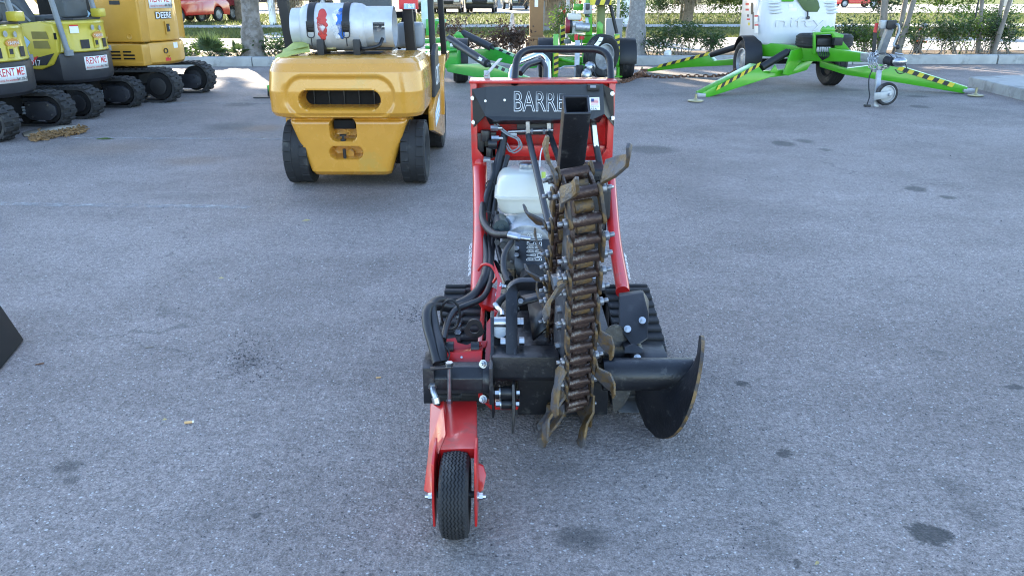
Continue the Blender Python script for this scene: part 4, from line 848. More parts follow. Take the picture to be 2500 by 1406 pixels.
#       z     half width  rear y   corner radius
TAB = [(.085, .27, 6.00, .05), (.10, .292, 5.95, .06), (.13, .305, 5.915, .06), (.485, .425, 5.90, .055), (.500, .428, 5.905, .055), (.508, .43, 5.925, .055), (.520, .44, 5.93, .055), (.530, .50, 5.87, .11), (.545, .545, 5.82, .14), (.575, .562, 5.795, .15), (.72, .568, 5.79, .16), (.86, .555, 5.80, .17), (.915, .535, 5.825, .17), (.945, .505, 5.865, .17), (.958, .46, 5.93, .17)]
zs = sorted(set([t[0] for t in TAB] + [.085 + .873 * k / 110 for k in range(111)]))
rows = []; yf = 6.55
for z in zs:
    h, yr, rc = lerp_tab(TAB, z); row = []
    for k in range(6): row.append((-h, yf + (yr + rc - yf) * k / 6))
    for k in range(9): a = R(180 + 90 * k / 9); row.append((-h + rc + rc * math.cos(a), yr + rc + rc * math.sin(a)))
    nx = 150
    for k in range(nx + 1): row.append(((-h + rc) + (2 * h - 2 * rc) * k / nx, yr))
    for k in range(1, 10): a = R(270 + 90 * k / 9); row.append((h - rc + rc * math.cos(a), yr + rc + rc * math.sin(a)))
    for k in range(1, 7): row.append((h, yr + rc + (yf - yr - rc) * k / 6))
    out = []
    for x, y in row:
        y += .035 * (x / .56) ** 2 * (z > .52)                       # slightly crowned rear face
        if y < yr + .1:
            d = stadium(x, z, *S1, min(S1[3], .062)); y += .24 * smooth(.012, -.014, d)
            d2 = stadium(x, z, *S2, .035); y += .15 * smooth(.010, -.012, d2)
            d3 = stadium(x, z, *S3, S3[3]); y += .13 * smooth(.010, -.012, d3)
            do = stadium(x, z, *OV, .13); y += .016 * smooth(.014, -.010, do) - .004 * math.exp(-(do / .008) ** 2)
        out.append(V((FX + x, y, z)))
    rows.append(out)
mb = MB(); mb.loft(rows, cap=False, close=False); n = len(rows[0]); mb.f.append(tuple(range((len(rows) - 1) * n, len(rows) * n))); mb.m.append(0)
cw = mb.build('counterweight', M_cat, K, ang=50)
def K_(px, py, Y): return W(px, py, Y)
B('dark_grille', cw, M_dark, (FX + S1[0] - S1[2] - .0, 5.99, S1[1] - S1[3]), (FX + S1[0] + S1[2], 6.01, S1[1] + S1[3]))
for k in range(5): B('grille_bar', cw, M_blk, (FX + S1[0] - .22 + k * .11, 5.975, S1[1] - .05), (FX + S1[0] - .214 + k * .11, 5.985, S1[1] + .05), .001)
mb = MB(); p = W(838, 340, 5.93); mb.cyl(p, p + V((0, 0, .03)), .010, 10); mb.cyl(p + V((0, 0, .024)), p + V((0, 0, .034)), .026, 12); mb.cyl(p - V((0, 0, .012)), p, .022, 12); mb.build('tow_pin', M_plast, K)
mb = MB(); mb.cyl(W(840, 364, 5.94), W(843, 390, 5.94), .012, 10); mb.build('tow_pin', M_plast, K)
text('cast_number', cw, M_cat, '25', W(836, 330, 5.985), (1, 0, 0), (0, 0, 1), .045, .003)
mb = MB(); c = W(855, 376, 5.99); mb.cyl(c, c + V((0, .03, 0)), .03, 16); mb.build('pin_boss', M_cat, cw)
B('tow_pocket_shade', cw, M_dark, (FX + S2[0] - S2[2] + .012, 5.965, S2[1] + .0), (FX + S2[0] + S2[2] - .012, 6.02, S2[1] + S2[3] - .006), .004)  # added dark block; its colour stands in for the shade inside the pocket
# wheels
def bigwheel(c, w, r, parent, m_rim, seed=1, lugs=20, steer=0):
    c = V(c); axd = V((math.cos(steer), math.sin(steer), 0)); mb = MB(); rb = r * .56
    mb.lathe(tyre_prof(w, r - .006, rb), c, axd, 48); fw = V((-axd.y, axd.x, 0))
    for s in (-1, 1):        # shoulder blocks
        for k in range(lugs):
            a = 2 * math.pi * (k + (.5 if s > 0 else 0)) / lugs; d = fw * math.cos(a) + V((0, 0, math.sin(a))); t = fw * -math.sin(a) + V((0, 0, math.cos(a)))
            mb.obox(c + d * (r - .011) + axd * s * w * .29, axd * w * .155, t * (math.pi * r / lugs * .90), d * .0065)
    ty = mb.build('wheel', M_rub, parent, bev=.003, seg=1)
    mb = MB(); mb.lathe([(rb, -w * .36), (rb * .92, -w * .36), (rb * .85, -w * .1), (rb * .4, -w * .05), (rb * .38, w * .05), (rb * .85, w * .12), (rb * .92, w * .36), (rb, w * .36)], c, axd, 28)
    mb.cyl(c - axd * w * .2, c + axd * w * .3, rb * .36, 16)
    for k in range(6): a = k * math.pi / 3; p = c + (fw * math.cos(a) + V((0, 0, math.sin(a)))) * rb * .6; mb.hexn(p, p + axd * w * .2, .014)
    mb.build('rim', m_rim, ty); return ty
rr_ = .242
bigwheel((-1.615, 6.14, rr_), .20, rr_, K, M_gry); bigwheel((-.745, 6.14, rr_), .19, rr_, K, M_gry)
bigwheel((-1.67, 7.75, .32), .20, .32, K, M_gry, lugs=22); bigwheel((-.74, 7.62, .31), .20, .31, K, M_gry, lugs=22)
# steer axle, chassis, side panels, fenders
B('steer_axle', K, M_dark, (-1.52, 6.06, .16), (-.84, 6.22, .30), .01)
B('chassis', K, M_dark, (-1.62, 6.35, .18), (-.80, 7.9, .60), .01)
mb = MB(); mb.prism([(6.38, .52), (6.38, .36), (7.25, .17), (7.45, .17), (7.45, .78), (7.2, .80), (6.95, .70)], (-.66, 0, 0), (0, 1, 0), (0, 0, 1), (.04, 0, 0)); sp = mb.build('side_panel', M_cat, K, bev=.008)
mb = MB(); mb.prism([(6.38, .52), (6.38, .36), (7.25, .17), (7.45, .17), (7.45, .78), (7.2, .80), (6.95, .70)], (-1.79, 0, 0), (0, 1, 0), (0, 0, 1), (.04, 0, 0)); mb.build('side_panel', M_cat, K, bev=.008)
st = sheet('warning_label', sp, M_white, [(-.617, 6.52, .36), (-.617, 6.92, .44), (-.617, 6.92, .58), (-.617, 6.52, .48)])
for z in (.55, .50, .455): sheet('label_line', st, M_lblue, [(-.6155, 6.56, z - .085), (-.6155, 6.88, z - .05), (-.6155, 6.88, z - .035), (-.6155, 6.56, z - .07)])
for x0 in (-.80, -1.80):
    mb = MB(); mb.prism([(7.20, .62), (7.24, .74), (7.40, .86), (7.95, .86), (7.95, .80), (7.45, .78), (7.30, .66), (7.28, .36), (7.22, .36)], (x0, 0, 0), (0, 1, 0), (0, 0, 1), (.20, 0, 0)); mb.build('fender', M_cat, K, bev=.012)
B('step', K, M_plast, (-.72, 7.02, .52), (-.625, 7.20, .78), .02)
# hood side, seat, mast, overhead guard
B('engine_hood', K, M_cat, (-1.66, 6.5, .60), (-.70, 7.2, .90), .03, 3)
mb = MB(); mb.prism([(6.52, .60), (6.60, .92), (6.78, .99), (6.9, .99), (7.0, .62)], (-.648, 0, 0), (0, 1, 0), (0, 0, 1), (.035, 0, 0)); hs = mb.build('hood_side', M_plast, K, bev=.006)
text('lettering', hs, M_white, 'CAT', (-.6115, 6.60, .68), (0, 1, 0), (0, -.0, 1), .15, .001, sx=.8)
sb = MB(); sb.box((-1.42, 6.98, .95), (-1.0, 7.10, 1.42)); sb.box((-1.42, 7.0, .92), (-1.0, 7.42, 1.02)); sb.build('seat', M_seat, K, bev=.04, seg=3)
sb = MB(); sb.box((-.93, 6.72, .96), (-.72, 6.95, 1.16)); sb.build('seat_shroud', M_post, K, bev=.045, seg=4)
for a, b in (((-1.76, 6.70, .75), (-1.85, 6.64, 2.05)), ((-.80, 6.62, .92), (-.845, 6.52, 2.05))):
    mb = MB(); mb.bar(a, b, .075, .085, (0, 1, 0)); mb.build('guard_pillar', M_plast, K, bev=.006)
for a, b in (((-.66, 7.0, .64), (-.70, 7.15, 2.05)), ((-.62, 7.60, .80), (-.66, 7.45, 2.05)), ((-1.76, 7.60, .80), (-1.74, 7.45, 2.05))):
    mb = MB(); mb.bar(a, b, .05, .06, (0, 1, 0)); mb.build('guard_pillar', M_plast, K, bev=.006)
mb = MB()
for y in (6.55, 6.75, 6.95, 7.15, 7.35, 7.5): mb.box((-1.80, y, 2.04), (-.66, y + .04, 2.08))
for x in (-1.80, -.70): mb.box((x, 6.5, 2.041), (x + .04, 7.54, 2.082))
mb.build('overhead_guard', M_plast, K, bev=.004)
for x in (-1.50, -1.02): B('mast_rail', K, M_dark, (x, 8.05, .10), (x + .09, 8.17, 2.1), .005)
for x in (-1.5, -1.1): B('fork', K, M_dark, (x, 8.3, .05), (x + .12, 9.2, .09), .005)
B('fork_carriage', K, M_dark, (-1.65, 8.2, .12), (-.75, 8.26, .55), .005)
mb = MB(); mb.cyl((-.93, 7.3, 1.18), (-.93, 7.3, 1.23), .10, 16); mb.tube([(-.93, 7.3, 1.2), (-.98, 7.5, 1.1), (-1.05, 7.75, .9)], .02, 8); mb.build('steering_column', M_dark, K)
B('rear_lamp', K, M_rprint, W(975, 24, 6.5) - V((0, .02, 0)), W(1020, -3, 6.5) + V((0, .03, 0)), .006)
lp = sheet('rear_plate', K, M_lblue, [W(986, 23, 6.47), W(1012, 23, 6.47), W(1012, 10, 6.47), W(986, 10, 6.47)])
text('plate_text', lp, M_white, 'T&4|', W(987, 21, 6.465), (1, 0, 0), (0, 0, 1), .034, .0006, sx=.9)
# cylinder cradle
B('cradle_plate', K, M_plast, W(752, 131, 6.12) - V((0, 0, .004)), W(940, 125, 6.40), .003)
for px in (782, 870):
    c = W(px, 100, 6.12); mb = MB(); mb.prism([(-.05, 0), (.16, 0), (.18, .02), (.155, .09), (.06, .045), (-.02, .11), (-.05, .11)], V((c.x - .022, 6.14, .955)), (0, 1, 0), (0, 0, 1), (.05, 0, 0)); mb.build('cradle_bracket', M_plast, K, bev=.004)
lab = sheet('hood_label', K, mat('olive_print', (.30, .31, .10), .6), [W(822, 124, 6.3), W(856, 124, 6.3), W(856, 114, 6.3), W(822, 114, 6.3)])
text('hood_lettering', lab, M_bprint, 'CL 64', W(824, 122.5, 6.298), (1, 0, 0), (0, 0, 1), .024, .0006)
tubep('gas_hose', K, M_hose, catmull([W(868, 121, 6.15), W(900, 119, 6.1), W(925, 112, 6.1), W(934, 95, 6.15)]), .013, 8)
mb = MB(); mb.cyl(W(792, 120, 6.2), W(815, 120, 6.2), .018, 10); mb.hexn(W(815, 120, 6.2), W(822, 120, 6.2), .022); mb.build('gas_fitting', mat('brass', (.5, .38, .15), .35, 1), K)
# the gas cylinder itself
gx0, gx1 = W(718, 66, 6.27).x, W(964, 66, 6.27).x; gz = W(840, 66, 6.27).z; GL = gx1 - gx0
GC = thing('gas_cylinder', 'dented silver propane cylinder with red and blue smears, strapped on the forklift', 'gas cylinder', (gx0 + GL / 2, 6.27, .98))
o = V((gx0, 6.27, gz)); f = GL / 246
def gp(lst): return [(r * f, h * f) for r, h in lst]
mb = MB(); mb.lathe(gp([(1, 20), (30, 20), (46, 24), (53, 36), (55, 48), (55, 96), (54.4, 98), (55, 100), (55, 158), (53, 170), (47, 180), (30, 186), (1, 187)]), o, (1, 0, 0), 48)
body = mb.build('cylinder_body', M_alup, GC, ang=50)
mb = MB(); mb.lathe(gp([(41, 0), (43, 0), (43.5, 18), (46, 27), (43, 27), (41, 18), (41, 0)]), o, (1, 0, 0), 40); mb.build('foot_ring', M_alup, GC, ang=50)
# collar with a hand-hole
mb = MB(); rows = []; nA = 72
hole = lambda a, h: 196 < h < 226 and R(-42) < a < R(32)
hs = [176, 186, 194, 200, 206, 214, 220, 228, 236, 244, 246]
for rad in (47.5, 45.5):
    rows = [[o + V((h * f, math.cos(a) * -rad * f * (1 if h < 240 else 1.01), math.sin(a) * rad * f)) for a in [2 * math.pi * k / nA for k in range(nA)]] for h in hs]
    b0 = len(mb.v); mb.v += [tuple(p) for r_ in rows for p in r_]
    for i in range(len(hs) - 1):
        for k in range(nA):
            a = 2 * math.pi * (k + .5) / nA; a = a if a < math.pi else a - 2 * math.pi
            if 198 < (hs[i] + hs[i + 1]) / 2 < 226 and R(-50) < a < R(14): continue
            mb.f.append((b0 + i * nA + k, b0 + i * nA + (k + 1) % nA, b0 + (i + 1) * nA + (k + 1) % nA, b0 + (i + 1) * nA + k)); mb.m.append(0)
mb.build('collar', M_alup, GC, ang=50)
mb = MB(); c = o + V((205 * f, -.0, 0)); mb.cyl(c - V((.05, 0, 0)), c + V((.06, 0, 0)), .022, 12); mb.cyl(c + V((.02, 0, 0)), c + V((.02, -.10, -.02)), .014, 10); mb.hexn(c + V((.06, 0, 0)), c + V((.085, 0, 0)), .035); mb.build('valve', M_zinc, GC)
def arc_patch(name, x0, x1, a0, a1, m, rad=55.25, jag=0, seed=1):
    g = random.Random(seed); mb = MB(); nA, nX = 18, 6; vs = []
    for i in range(nA + 1):
        a = R(a0 + (a1 - a0) * i / nA); e = math.sin(math.pi * (i + .3) / (nA + .6)) ** .5
        ja, jb = g.uniform(-jag, jag), g.uniform(-jag, jag); xm = (x0 + x1) / 2
        for j in range(nX + 1):
            xx = (x0 + ja) + (x1 - x0 + jb - ja) * j / nX; xx = xm + (xx - xm) * (e if jag else 1); vs.append(o + V((xx * f, -math.cos(a) * rad * f, math.sin(a) * rad * f)))
    mb.add(vs, [(i * (nX + 1) + j, i * (nX + 1) + j + 1, (i + 1) * (nX + 1) + j + 1, (i + 1) * (nX + 1) + j) for i in range(nA) for j in range(nX)]); ob = mb.build(name, m, GC); md = ob.modifiers.new('s', 'SOLIDIFY'); md.thickness = .0012; md.offset = -1; return ob
def smear(name, col):
    m = mat(name, col, .6, var=.2); n = m.node_tree.nodes; l = m.node_tree.links; b = n['Principled BSDF']
    tc = n.new('ShaderNodeTexCoord'); a = n.new('ShaderNodeTexNoise'); a.inputs['Scale'].default_value = 14; a.inputs['Detail'].default_value = 9; l.new(tc.outputs['Object'], a.inputs['Vector'])
    r = n.new('ShaderNodeValToRGB'); r.color_ramp.elements[0].position = .36; r.color_ramp.elements[1].position = .52; l.new(a.outputs[0], r.inputs[0])
    t = n.new('ShaderNodeBsdfTransparent'); x = n.new('ShaderNodeMixShader'); l.new(r.outputs[0], x.inputs[0]); l.new(t.outputs[0], x.inputs[1]); l.new(b.outputs[0], x.inputs[2]); l.new(x.outputs[0], n['Material Output'].inputs[0]); return m
arc_patch('red_smear', 68, 93, -32, 50, smear('red_spray', (.50, .05, .04)), 55.5, 3, 3); arc_patch('white_smear', 103, 128, -30, 50, smear('white_spray', (.75, .78, .82)), 55.4, 3, 4); arc_patch('blue_smear', 116, 135, -28, 52, smear('blue_spray', (.03, .13, .45)), 55.6, 3, 5)
for x in (53, 137):
    arc_patch('strap', x - 8, x + 9, -10, 105, M_plast, 56.6); 
    mb = MB(); p = o + V((x * f, -56.9 * f, 0)); mb.box(p + V((-.028, -.012, -.0)), p + V((.03, .004, .045))); mb.box(p + V((-.026, -.016, .012)), p + V((-.006, -.008, .03))); mb.box(p + V((.010, -.016, .012)), p + V((.028, -.008, .03))); mb.build('strap_buckle', M_plast, GC, bev=.003)
    mb = MB(); mb.tube(fillet([p + V((-.026, -.004, 0)), p + V((-.026, .000, -.07)), p + V((.026, .000, -.07)), p + V((.026, -.004, 0))], .025, 5), .004, 6); mb.tube([p + V((0, .0, -.07)), p + V((0, .01, -.13))], .0045, 6); mb.build('strap_hook', M_gry, GC)
# faded webbing sling slumped over the left shoulder of the hood
sg = thing('lifting_sling', 'faded green webbing sling slumped over the left rear corner of the forklift', 'sling', W(690, 140, 6.2))
mb = MB(); ptsA = [W(752, 112, 6.25), W(722, 120, 6.20), W(690, 135, 6.12), W(672, 150, 6.08)]; ptsB = [W(757, 128, 6.05), W(730, 132, 6.0), W(702, 140, 5.96), W(676, 156, 5.98)]
A_, B_ = catmull(ptsA, 5), catmull(ptsB, 5); rows = [[a + V((0, 0, .012)), a.lerp(b, .3) + V((0, 0, .035 + .006 * math.sin(i))), a.lerp(b, .65) + V((0, 0, .03 + .006 * math.cos(i))), b + V((0, 0, .006)), b, a] for i, (a, b) in enumerate(zip(A_, B_))]
mb.loft(rows); mb.build('webbing', M_sling, sg, ang=60)
mb = MB(); rows = [[p + V((.0, .01, .014)) for p in r_[:4]] + [r_[3] + V((0, 0, .02)), r_[0] + V((0, 0, .02))] for r_ in [[q + V((.02, .06, .016)) for q in r_] for r_ in rows[3:14]]]; mb.loft(rows); mb.build('webbing_fold', M_sling, sg, ang=60)
# ------------------------------------------------------------------ excavators at the left
def lug_exc(w): return lug_bar(w, .022, .012, .019)
def undercarriage(t, y0, tw, circ, cover=True):
    """t: thing (local). tracks along local x; y0: lateral inner/outer offsets; circ in (x, z, r)"""
    for s in (-1, 1):
        ya, yb = (-y0, -y0 + tw) if s < 0 else (y0 - tw, y0)
        track(t, circ, ya, yb, .028, .085, lug_exc, xaxis=V((0, 1, 0)), yaxis=V((1, 0, 0)))
        ym = (ya + yb) / 2
        for x, z, r in circ: mb = MB(); mb.cyl((x, ym - tw * .42, z), (x, ym + tw * .42, z), r - .045, 26); mb.build('sprocket', M_dark, t, bev=.004)
        mb = MB(); x1, z1, r1 = circ[1]; mb.cyl((x1, ya - .008, z1), (x1, ya + .05, z1), r1 * .52, 24); mb.build('hub_cover', M_plast, t, bev=.006)
        x0 = circ[0][0]; B('track_frame', t, M_dark, (x0, ya + .03, .11), (x1 - .1, yb - .03, .11 + .12), .01)
        for k in range(4): mb = MB(); xx = x0 + (x1 - x0) * (k + .6) / 4.6; mb.cyl((xx, ya + .02, .085), (xx, yb - .02, .085), .05, 14); mb.build('track_roller', M_dark, t)
        if s > 0:      # motor cover on the inner face
            mb = MB(); q = [(x1 - .26, .12), (x1 - .20, .075), (x1 + .02, .07), (x1 + .10, .13), (x1 + .10, .22), (x1 + .02, .275), (x1 - .24, .27)]
            mb.prism(q, (0, ya - .015, 0), (1, 0, 0), (0, 0, 1), (0, .05, 0)); mc = mb.build('motor_cover', M_gry, t, bev=.01)
            for (x, z) in ((x1 - .19, .235), (x1 - .17, .11), (x1 + .05, .13), (x1 + .02, .235)): mb = MB(); mb.hexn((x, ya - .022, z), (x, ya - .012, z), .012); mb.build('bolt', M_zinc, mc)
            for k in range(3):
                tubep('motor_hose', t, M_post, catmull([(x1 - .95, ya - .06, .30), (x1 - .6, ya - .05 - .01 * k, .29 - .02 * k), (x1 - .42, ya - .04, .22 - .03 * k), (x1 - .24, ya - .03, .21 - .03 * k)]), .014, 8)
    B('carbody', t, M_dark, (-.38, -y0 + tw, .14), (.38, y0 - tw, .34), .02)
    mb = MB(); mb.cyl((0, 0, .33), (0, 0, .42), .27, 28); mb.build('slew_ring', M_dark, t)
    # dozer blade out in front
    mb = MB(); x0 = circ[0][0] - .42; mb.prism([(0, .02), (.05, .02), (.03, .14), (.06, .28), (.01, .28), (-.03, .14)], (x0, -y0, 0), (1, 0, 0), (0, 0, 1), (0, 2 * y0, 0)); mb.build('dozer_blade', M_dark, t, bev=.005)
    for s in (-.25, .25): mb = MB(); mb.bar((x0 + .04, s, .15), (circ[0][0] + .3, s, .22), .06, .08); mb.build('blade_arm', M_dark, t)
def ringpts(fn, z, n=64): return [V((*fn(2 * math.pi * k / n), z)) for k in range(n)]
def tailshape(xf, hw, R_, inset=0.0, rc=.12):
    """plan outline: straight sides to the front xf, round tail of radius R_ about the slew centre (counter-clockwise)"""
    pts = []; R0 = R_ - inset; h = hw - inset; a = math.asin(min(1, h / R0)); xs = R0 * math.cos(a)
    for k in range(25): t = -a + 2 * a * k / 24; pts.append((R0 * math.cos(t), R0 * math.sin(t)))
    for k in range(7): q = R(90 + 90 * k / 6) ; pts.append((xf + rc + inset + rc * math.cos(q), h - rc + rc * math.sin(q)))
    for k in range(7): q = R(180 + 90 * k / 6); pts.append((xf + rc + inset + rc * math.cos(q), -h + rc + rc * math.sin(q)))
    return pts
def tloft(name, t, m, xf, hw, R_, levels, rc=.12, ang=30):
    mb = MB(); mb.loft([[V((x, y, z)) for x, y in tailshape(xf, hw, R_, i, rc)] for z, i in levels]); return mb.build(name, m, t, ang=ang)
def rent_sticker(t, cx, a0, zc, R_, w=.36, h=.13, tilt=0):
    """curved white banner on the round tail"""
    n = 14; mb = MB(); vs = []
    for i in range(n + 1):
        a = a0 + (w / R_) * (i / n - .5)
        for z in (zc - h / 2, zc + h / 2): vs.append((cx + (R_ + .003) * math.cos(a), (R_ + .003) * math.sin(a), z))
    mb.add(vs, [(2 * i, 2 * i + 2, 2 * i + 3, 2 * i + 1) for i in range(n)]); st = mb.build('rental_banner', M_white, t)
    sol = st.modifiers.new('s', 'SOLIDIFY'); sol.thickness = .002
    def wrap(o):
        for v in o.data.vertices:
            x, z = v.co.x, v.co.z; a = a0 + x / R_; rr = R_ + .0045 + max(0, v.co.y) * 0; v.co = V((cx + rr * math.cos(a), rr * math.sin(a), z))
    def t2(body, x, z, hh, m, sx): wrap(text('banner_text', st, m, body, (x, 0, z), (1, 0, 0), (0, 0, 1), hh, .0, sx=sx, off=.0008 if hh > .03 else 0))
    t2('RENT ME!', -w * .46, zc - h * .05, h * .50, M_rprint, .70)
    t2('941-706-3300', w * .08, zc - h * .40, h * .20, M_bprint, .78)
    t2('Rental Pro warehouse', -w * .46, zc - h * .38, h * .14, M_rprint, .8)
    return st
CIR = [(-.66, .17, .17), (.66, .18, .18)]
def yanmar(label, loc, rz):
    t = thing('mini_excavator', label, 'excavator', loc, 'excavators parked in a row at the left', rz, local=True)
    undercarriage(t, .60, .23, [(-.64, .165, .165), (.64, .18, .18)])
    low_ = set(t.children); Rt = .60; hw = .49
    tloft('counterweight', t, M_gry, -.62, hw, Rt, [(.375, .10), (.385, .05), (.42, .012), (.46, 0), (.68, 0), (.715, .006), (.725, .02)])
    # lemon yellow covers: left side box and the round rear cover
    mb = MB(); pr = [(-.12, .735), (-.12, .56), (.12, .545), (.27, .60), (.36, .735), (.37, .90), (.34, 1.045), (.20, 1.075), (-.03, 1.05), (-.10, .99)]
    mb.prism(pr, (0, -.515, 0), (1, 0, 0), (0, 0, 1), (0, .34, 0)); sc = mb.build('side_cover', M_yan, t, bev=.022, seg=3)
    tloft('rear_cover', t, M_yan, .16, .455, .575, [(.728, .0), (.74, -.012), (.76, -.006), (.98, .006), (1.02, .006), (1.045, -.002), (1.065, .004), (1.075, .03)], rc=.05)
    # grille windows, badge, flash on the side cover
    for z0, z1 in ((.885, .965), (.78, .865)): sheet('mesh_vent', sc, mat('olive_mesh', (.23, .19, .05), .7), [(.09, -.519, z0), (.285, -.519, z0), (.265, -.519, z1), (.09, -.519, z1)], .002)
    c = V((.0, -.518, .85)); sheet('round_corner_badge', sc, M_lblue, [c + V((0, 0, -.065)), c + V((.055, 0, 0)), c + V((0, 0, .065)), c + V((-.055, 0, 0))], .002)
    mb = MB(); mb.cyl((-.06, -.515, .96), (-.06, -.525, .96), .022, 14); mb.build('cover_screw', M_galv, sc)
    fl = sheet('swoosh_decal', sc, M_bprint, [(.0, -.519, .585), (.20, -.519, .60), (.315, -.519, .73), (.10, -.519, .68)], .0015)
    sheet('swoosh_red', fl, M_rprint, [(-.10, -.5195, .575), (.02, -.5195, .585), (.12, -.5195, .70), (-.02, -.5195, .655)], .0015)
    text('model_text', fl, M_white, 'ViO17', (-.07, -.5225, .592), (1, 0, 0), (0, 0, 1), .062, .001, sx=.85)
    text('model_text', fl, M_galv, 'Universal', (-.07, -.5225, .665), (1, 0, 0), (0, 0, 1), .025, .001, sx=.95)
    mb = MB(); mb.box((.35, -.525, .88), (.37, -.505, .95)); mb.build('handle_slot', M_dark, sc)
    # rear badges
    def on_tail(a, z, hw_, hh, m, name, R0=.586, par=t, el=0):
        mb = MB(); n = 10; ring = []
        if el:
            c = [(math.cos(2 * math.pi * k / 24) * hw_, math.sin(2 * math.pi * k / 24) * hh) for k in range(24)]
        else: c = [(-hw_, -hh), (-hw_ / 3, -hh), (hw_ / 3, -hh), (hw_, -hh), (hw_, hh), (hw_ / 3, hh), (-hw_ / 3, hh), (-hw_, hh)]
        vs = [(R0 * math.cos(a + x / R0), R0 * math.sin(a + x / R0), z + y) for x, y in c]; mb.add(vs, [tuple(range(len(c)))]); ob = mb.build(name, m, par, smooth=False); ob.modifiers.new('s', 'SOLIDIFY').thickness = .003; return ob
    a0 = R(-22)
    on_tail(R(-34), .985, .05, .045, M_white, 'safety_label'); on_tail(R(-34), 1.024, .05, .008, M_rprint, 'safety_label_header', .5885)
    bd = on_tail(R(-3), .905, .10, .042, mat('badge_orange', (.62, .28, .06), .4), 'badge', .5875, el=1)
    on_tail(R(-24), .815, .055, .05, M_bprint, 'dark_decal'); on_tail(R(10), .815, .05, .05, M_bprint, 'dark_decal')
    on_tail(R(-8), .82, .038, .055, M_yan, 'latch_frame', .590); on_tail(R(-8), .825, .022, .026, M_gry, 'latch', .594)
    for aa, zz in ((R(-11), .995), (R(2), .985)): on_tail(aa, zz, .026, .030, M_galv, 'round_cap', .590, el=1)
    o = text('badge_text', bd, M_white, 'YANMAR', (-.075, 0, .888), (1, 0, 0), (0, 0, 1), .034, .0, sx=.86)
    for v in o.data.vertices: a = R(-3) + v.co.x / .59; v.co = V((.5905 * math.cos(a), .5905 * math.sin(a), v.co.z))
    rent_sticker(t, 0, R(-12), .60, Rt, .37, .15)
    # canopy posts, seat, controls, floor, boom
    for (x, y) in ((.44, -.44), (.42, .40)):
        mb = MB(); mb.tube([(x, y, .72), (x - .02, y, .80), (x - .13, y * .97, 1.5), (x - .20, y * .95, 2.0)], .030, 14); mb.cyl((x, y, .70), (x, y, .76), .05, 14); mb.build('canopy_post', M_post, t, ang=60)
    B('canopy_roof', t, M_post, (-.75, -.48, 1.98), (.42, .48, 2.06), .03, 3)
    B('floor_plate', t, M_dark, (-.62, -.44, .728), (.15, .44, .76), .01)
    sb = MB(); sb.box((.22, -.22, 1.10), (.36, .24, 1.45)); sb.build('seat_back', M_seat, t, bev=.04, seg=3); B('seat', t, M_seat, (-.12, -.22, 1.03), (.30, .24, 1.13), .035, 3)
    B('seat_shelf', t, M_gry, (.1, -.25, 1.077), (.45, .32, 1.10), .006)
    mb = MB(); mb.prism([(-.34, 1.15), (-.30, 1.05), (.02, 1.03), (.04, 1.12), (-.06, 1.32), (-.26, 1.36)], (0, -.44, 0), (1, 0, 0), (0, 0, 1), (0, .14, 0)); mb.build('control_console', M_seat, t, bev=.02, seg=3)
    tubep('grab_rail', t, M_post, fillet([(.06, -.45, 1.07), (-.10, -.46, 1.26), (-.34, -.46, 1.30), (-.38, -.46, 1.10)], .06), .012, 8)
    B('hose_cover', t, M_yan, (.40, .20, 1.10), (.52, .34, 1.20), .02); B('foot_post', t, M_dark, (-.42, -.40, .74), (-.36, -.34, 1.2), .006)
    mb = MB(); mb.bar((-.62, .0, .62), (-1.2, .05, 1.5), .14, .2); mb.bar((-1.2, .05, 1.5), (-1.7, .08, .6), .10, .15); mb.build('digging_arm', M_yan, t, bev=.01)
    B('boom_bracket', t, M_yan, (-.78, -.12, .45), (-.60, .12, .75), .02)
    for ch_ in t.children:
        if ch_ not in low_: ch_.location.x += .10
    return t
yanmar('lemon yellow mini excavator half cut off by the left edge, nearest the camera', (-5.72, 8.50, 0), R(-4))
yanmar('lemon yellow mini excavator standing between the nearest one and the orange-yellow one', (-5.60, 10.02, 0), R(-4))
# larger orange-yellow excavator
D = thing('compact_excavator', 'tall orange-yellow excavator with louvred side, farthest of the excavator row', 'excavator', (-5.38, 11.52, 0), 'excavators parked in a row at the left', R(-4), local=True)
undercarriage(D, .66, .25, [(-.76, .20, .20), (.76, .215, .215)])
tloft('counterweight', D, M_deer, .05, .63, .78, [(.46, .05), (.475, .02), (.50, 0), (.70, 0), (.745, .008), (.755, .03)], rc=.05)
lo = MB(); lo.prism([(-.10, .47), (.62, .47), (.62, .745), (-.10, .745)], (0, -.66, 0), (1, 0, 0), (0, 0, 1), (0, .3, 0)); lou = lo.build('louvred_panel', M_deer, D, bev=.02, seg=3)
for r_ in range(3):
    for c_ in range(3):
        if True: B('louvre', lou, M_dark, (-.03 + c_ * .19, -.664, .64 - r_ * .043), (.125 + c_ * .19 - (.04 if (r_ == 0 and c_ == 2) else 0), -.655, .662 - r_ * .043), .004)
B('panel_rib', lou, M_deer, (-.09, -.668, .50), (.60, -.655, .525), .004)
mb = MB(); pr = [(.03, .765), (.62, .765), (.62, 1.75), (.25, 1.75), (-.02, 1.32), (-.02, 1.24)]; mb.prism(pr, (0, -.63, 0), (1, 0, 0), (0, 0, 1), (0, .4, 0)); sc = mb.build('side_cover', M_deer, D, bev=.03, seg=3)
mb = MB(); mb.prism([(-.2, .72), (.05, .72), (-.02, 1.24), (-.02, 1.32), (.22, 1.75), (-.2, 1.75)], (0, -.60, 0), (1, 0, 0), (0, 0, 1), (0, .3, 0)); fc = mb.build('cab_side', M_plast, D, bev=.01)
c = V((-.10, -.604, 1.12)); sheet('diamond_badge', fc, M_lblue, [c + V((0, 0, -.085)), c + V((.07, 0, 0)), c + V((0, 0, .085)), c + V((-.07, 0, 0))], .002)
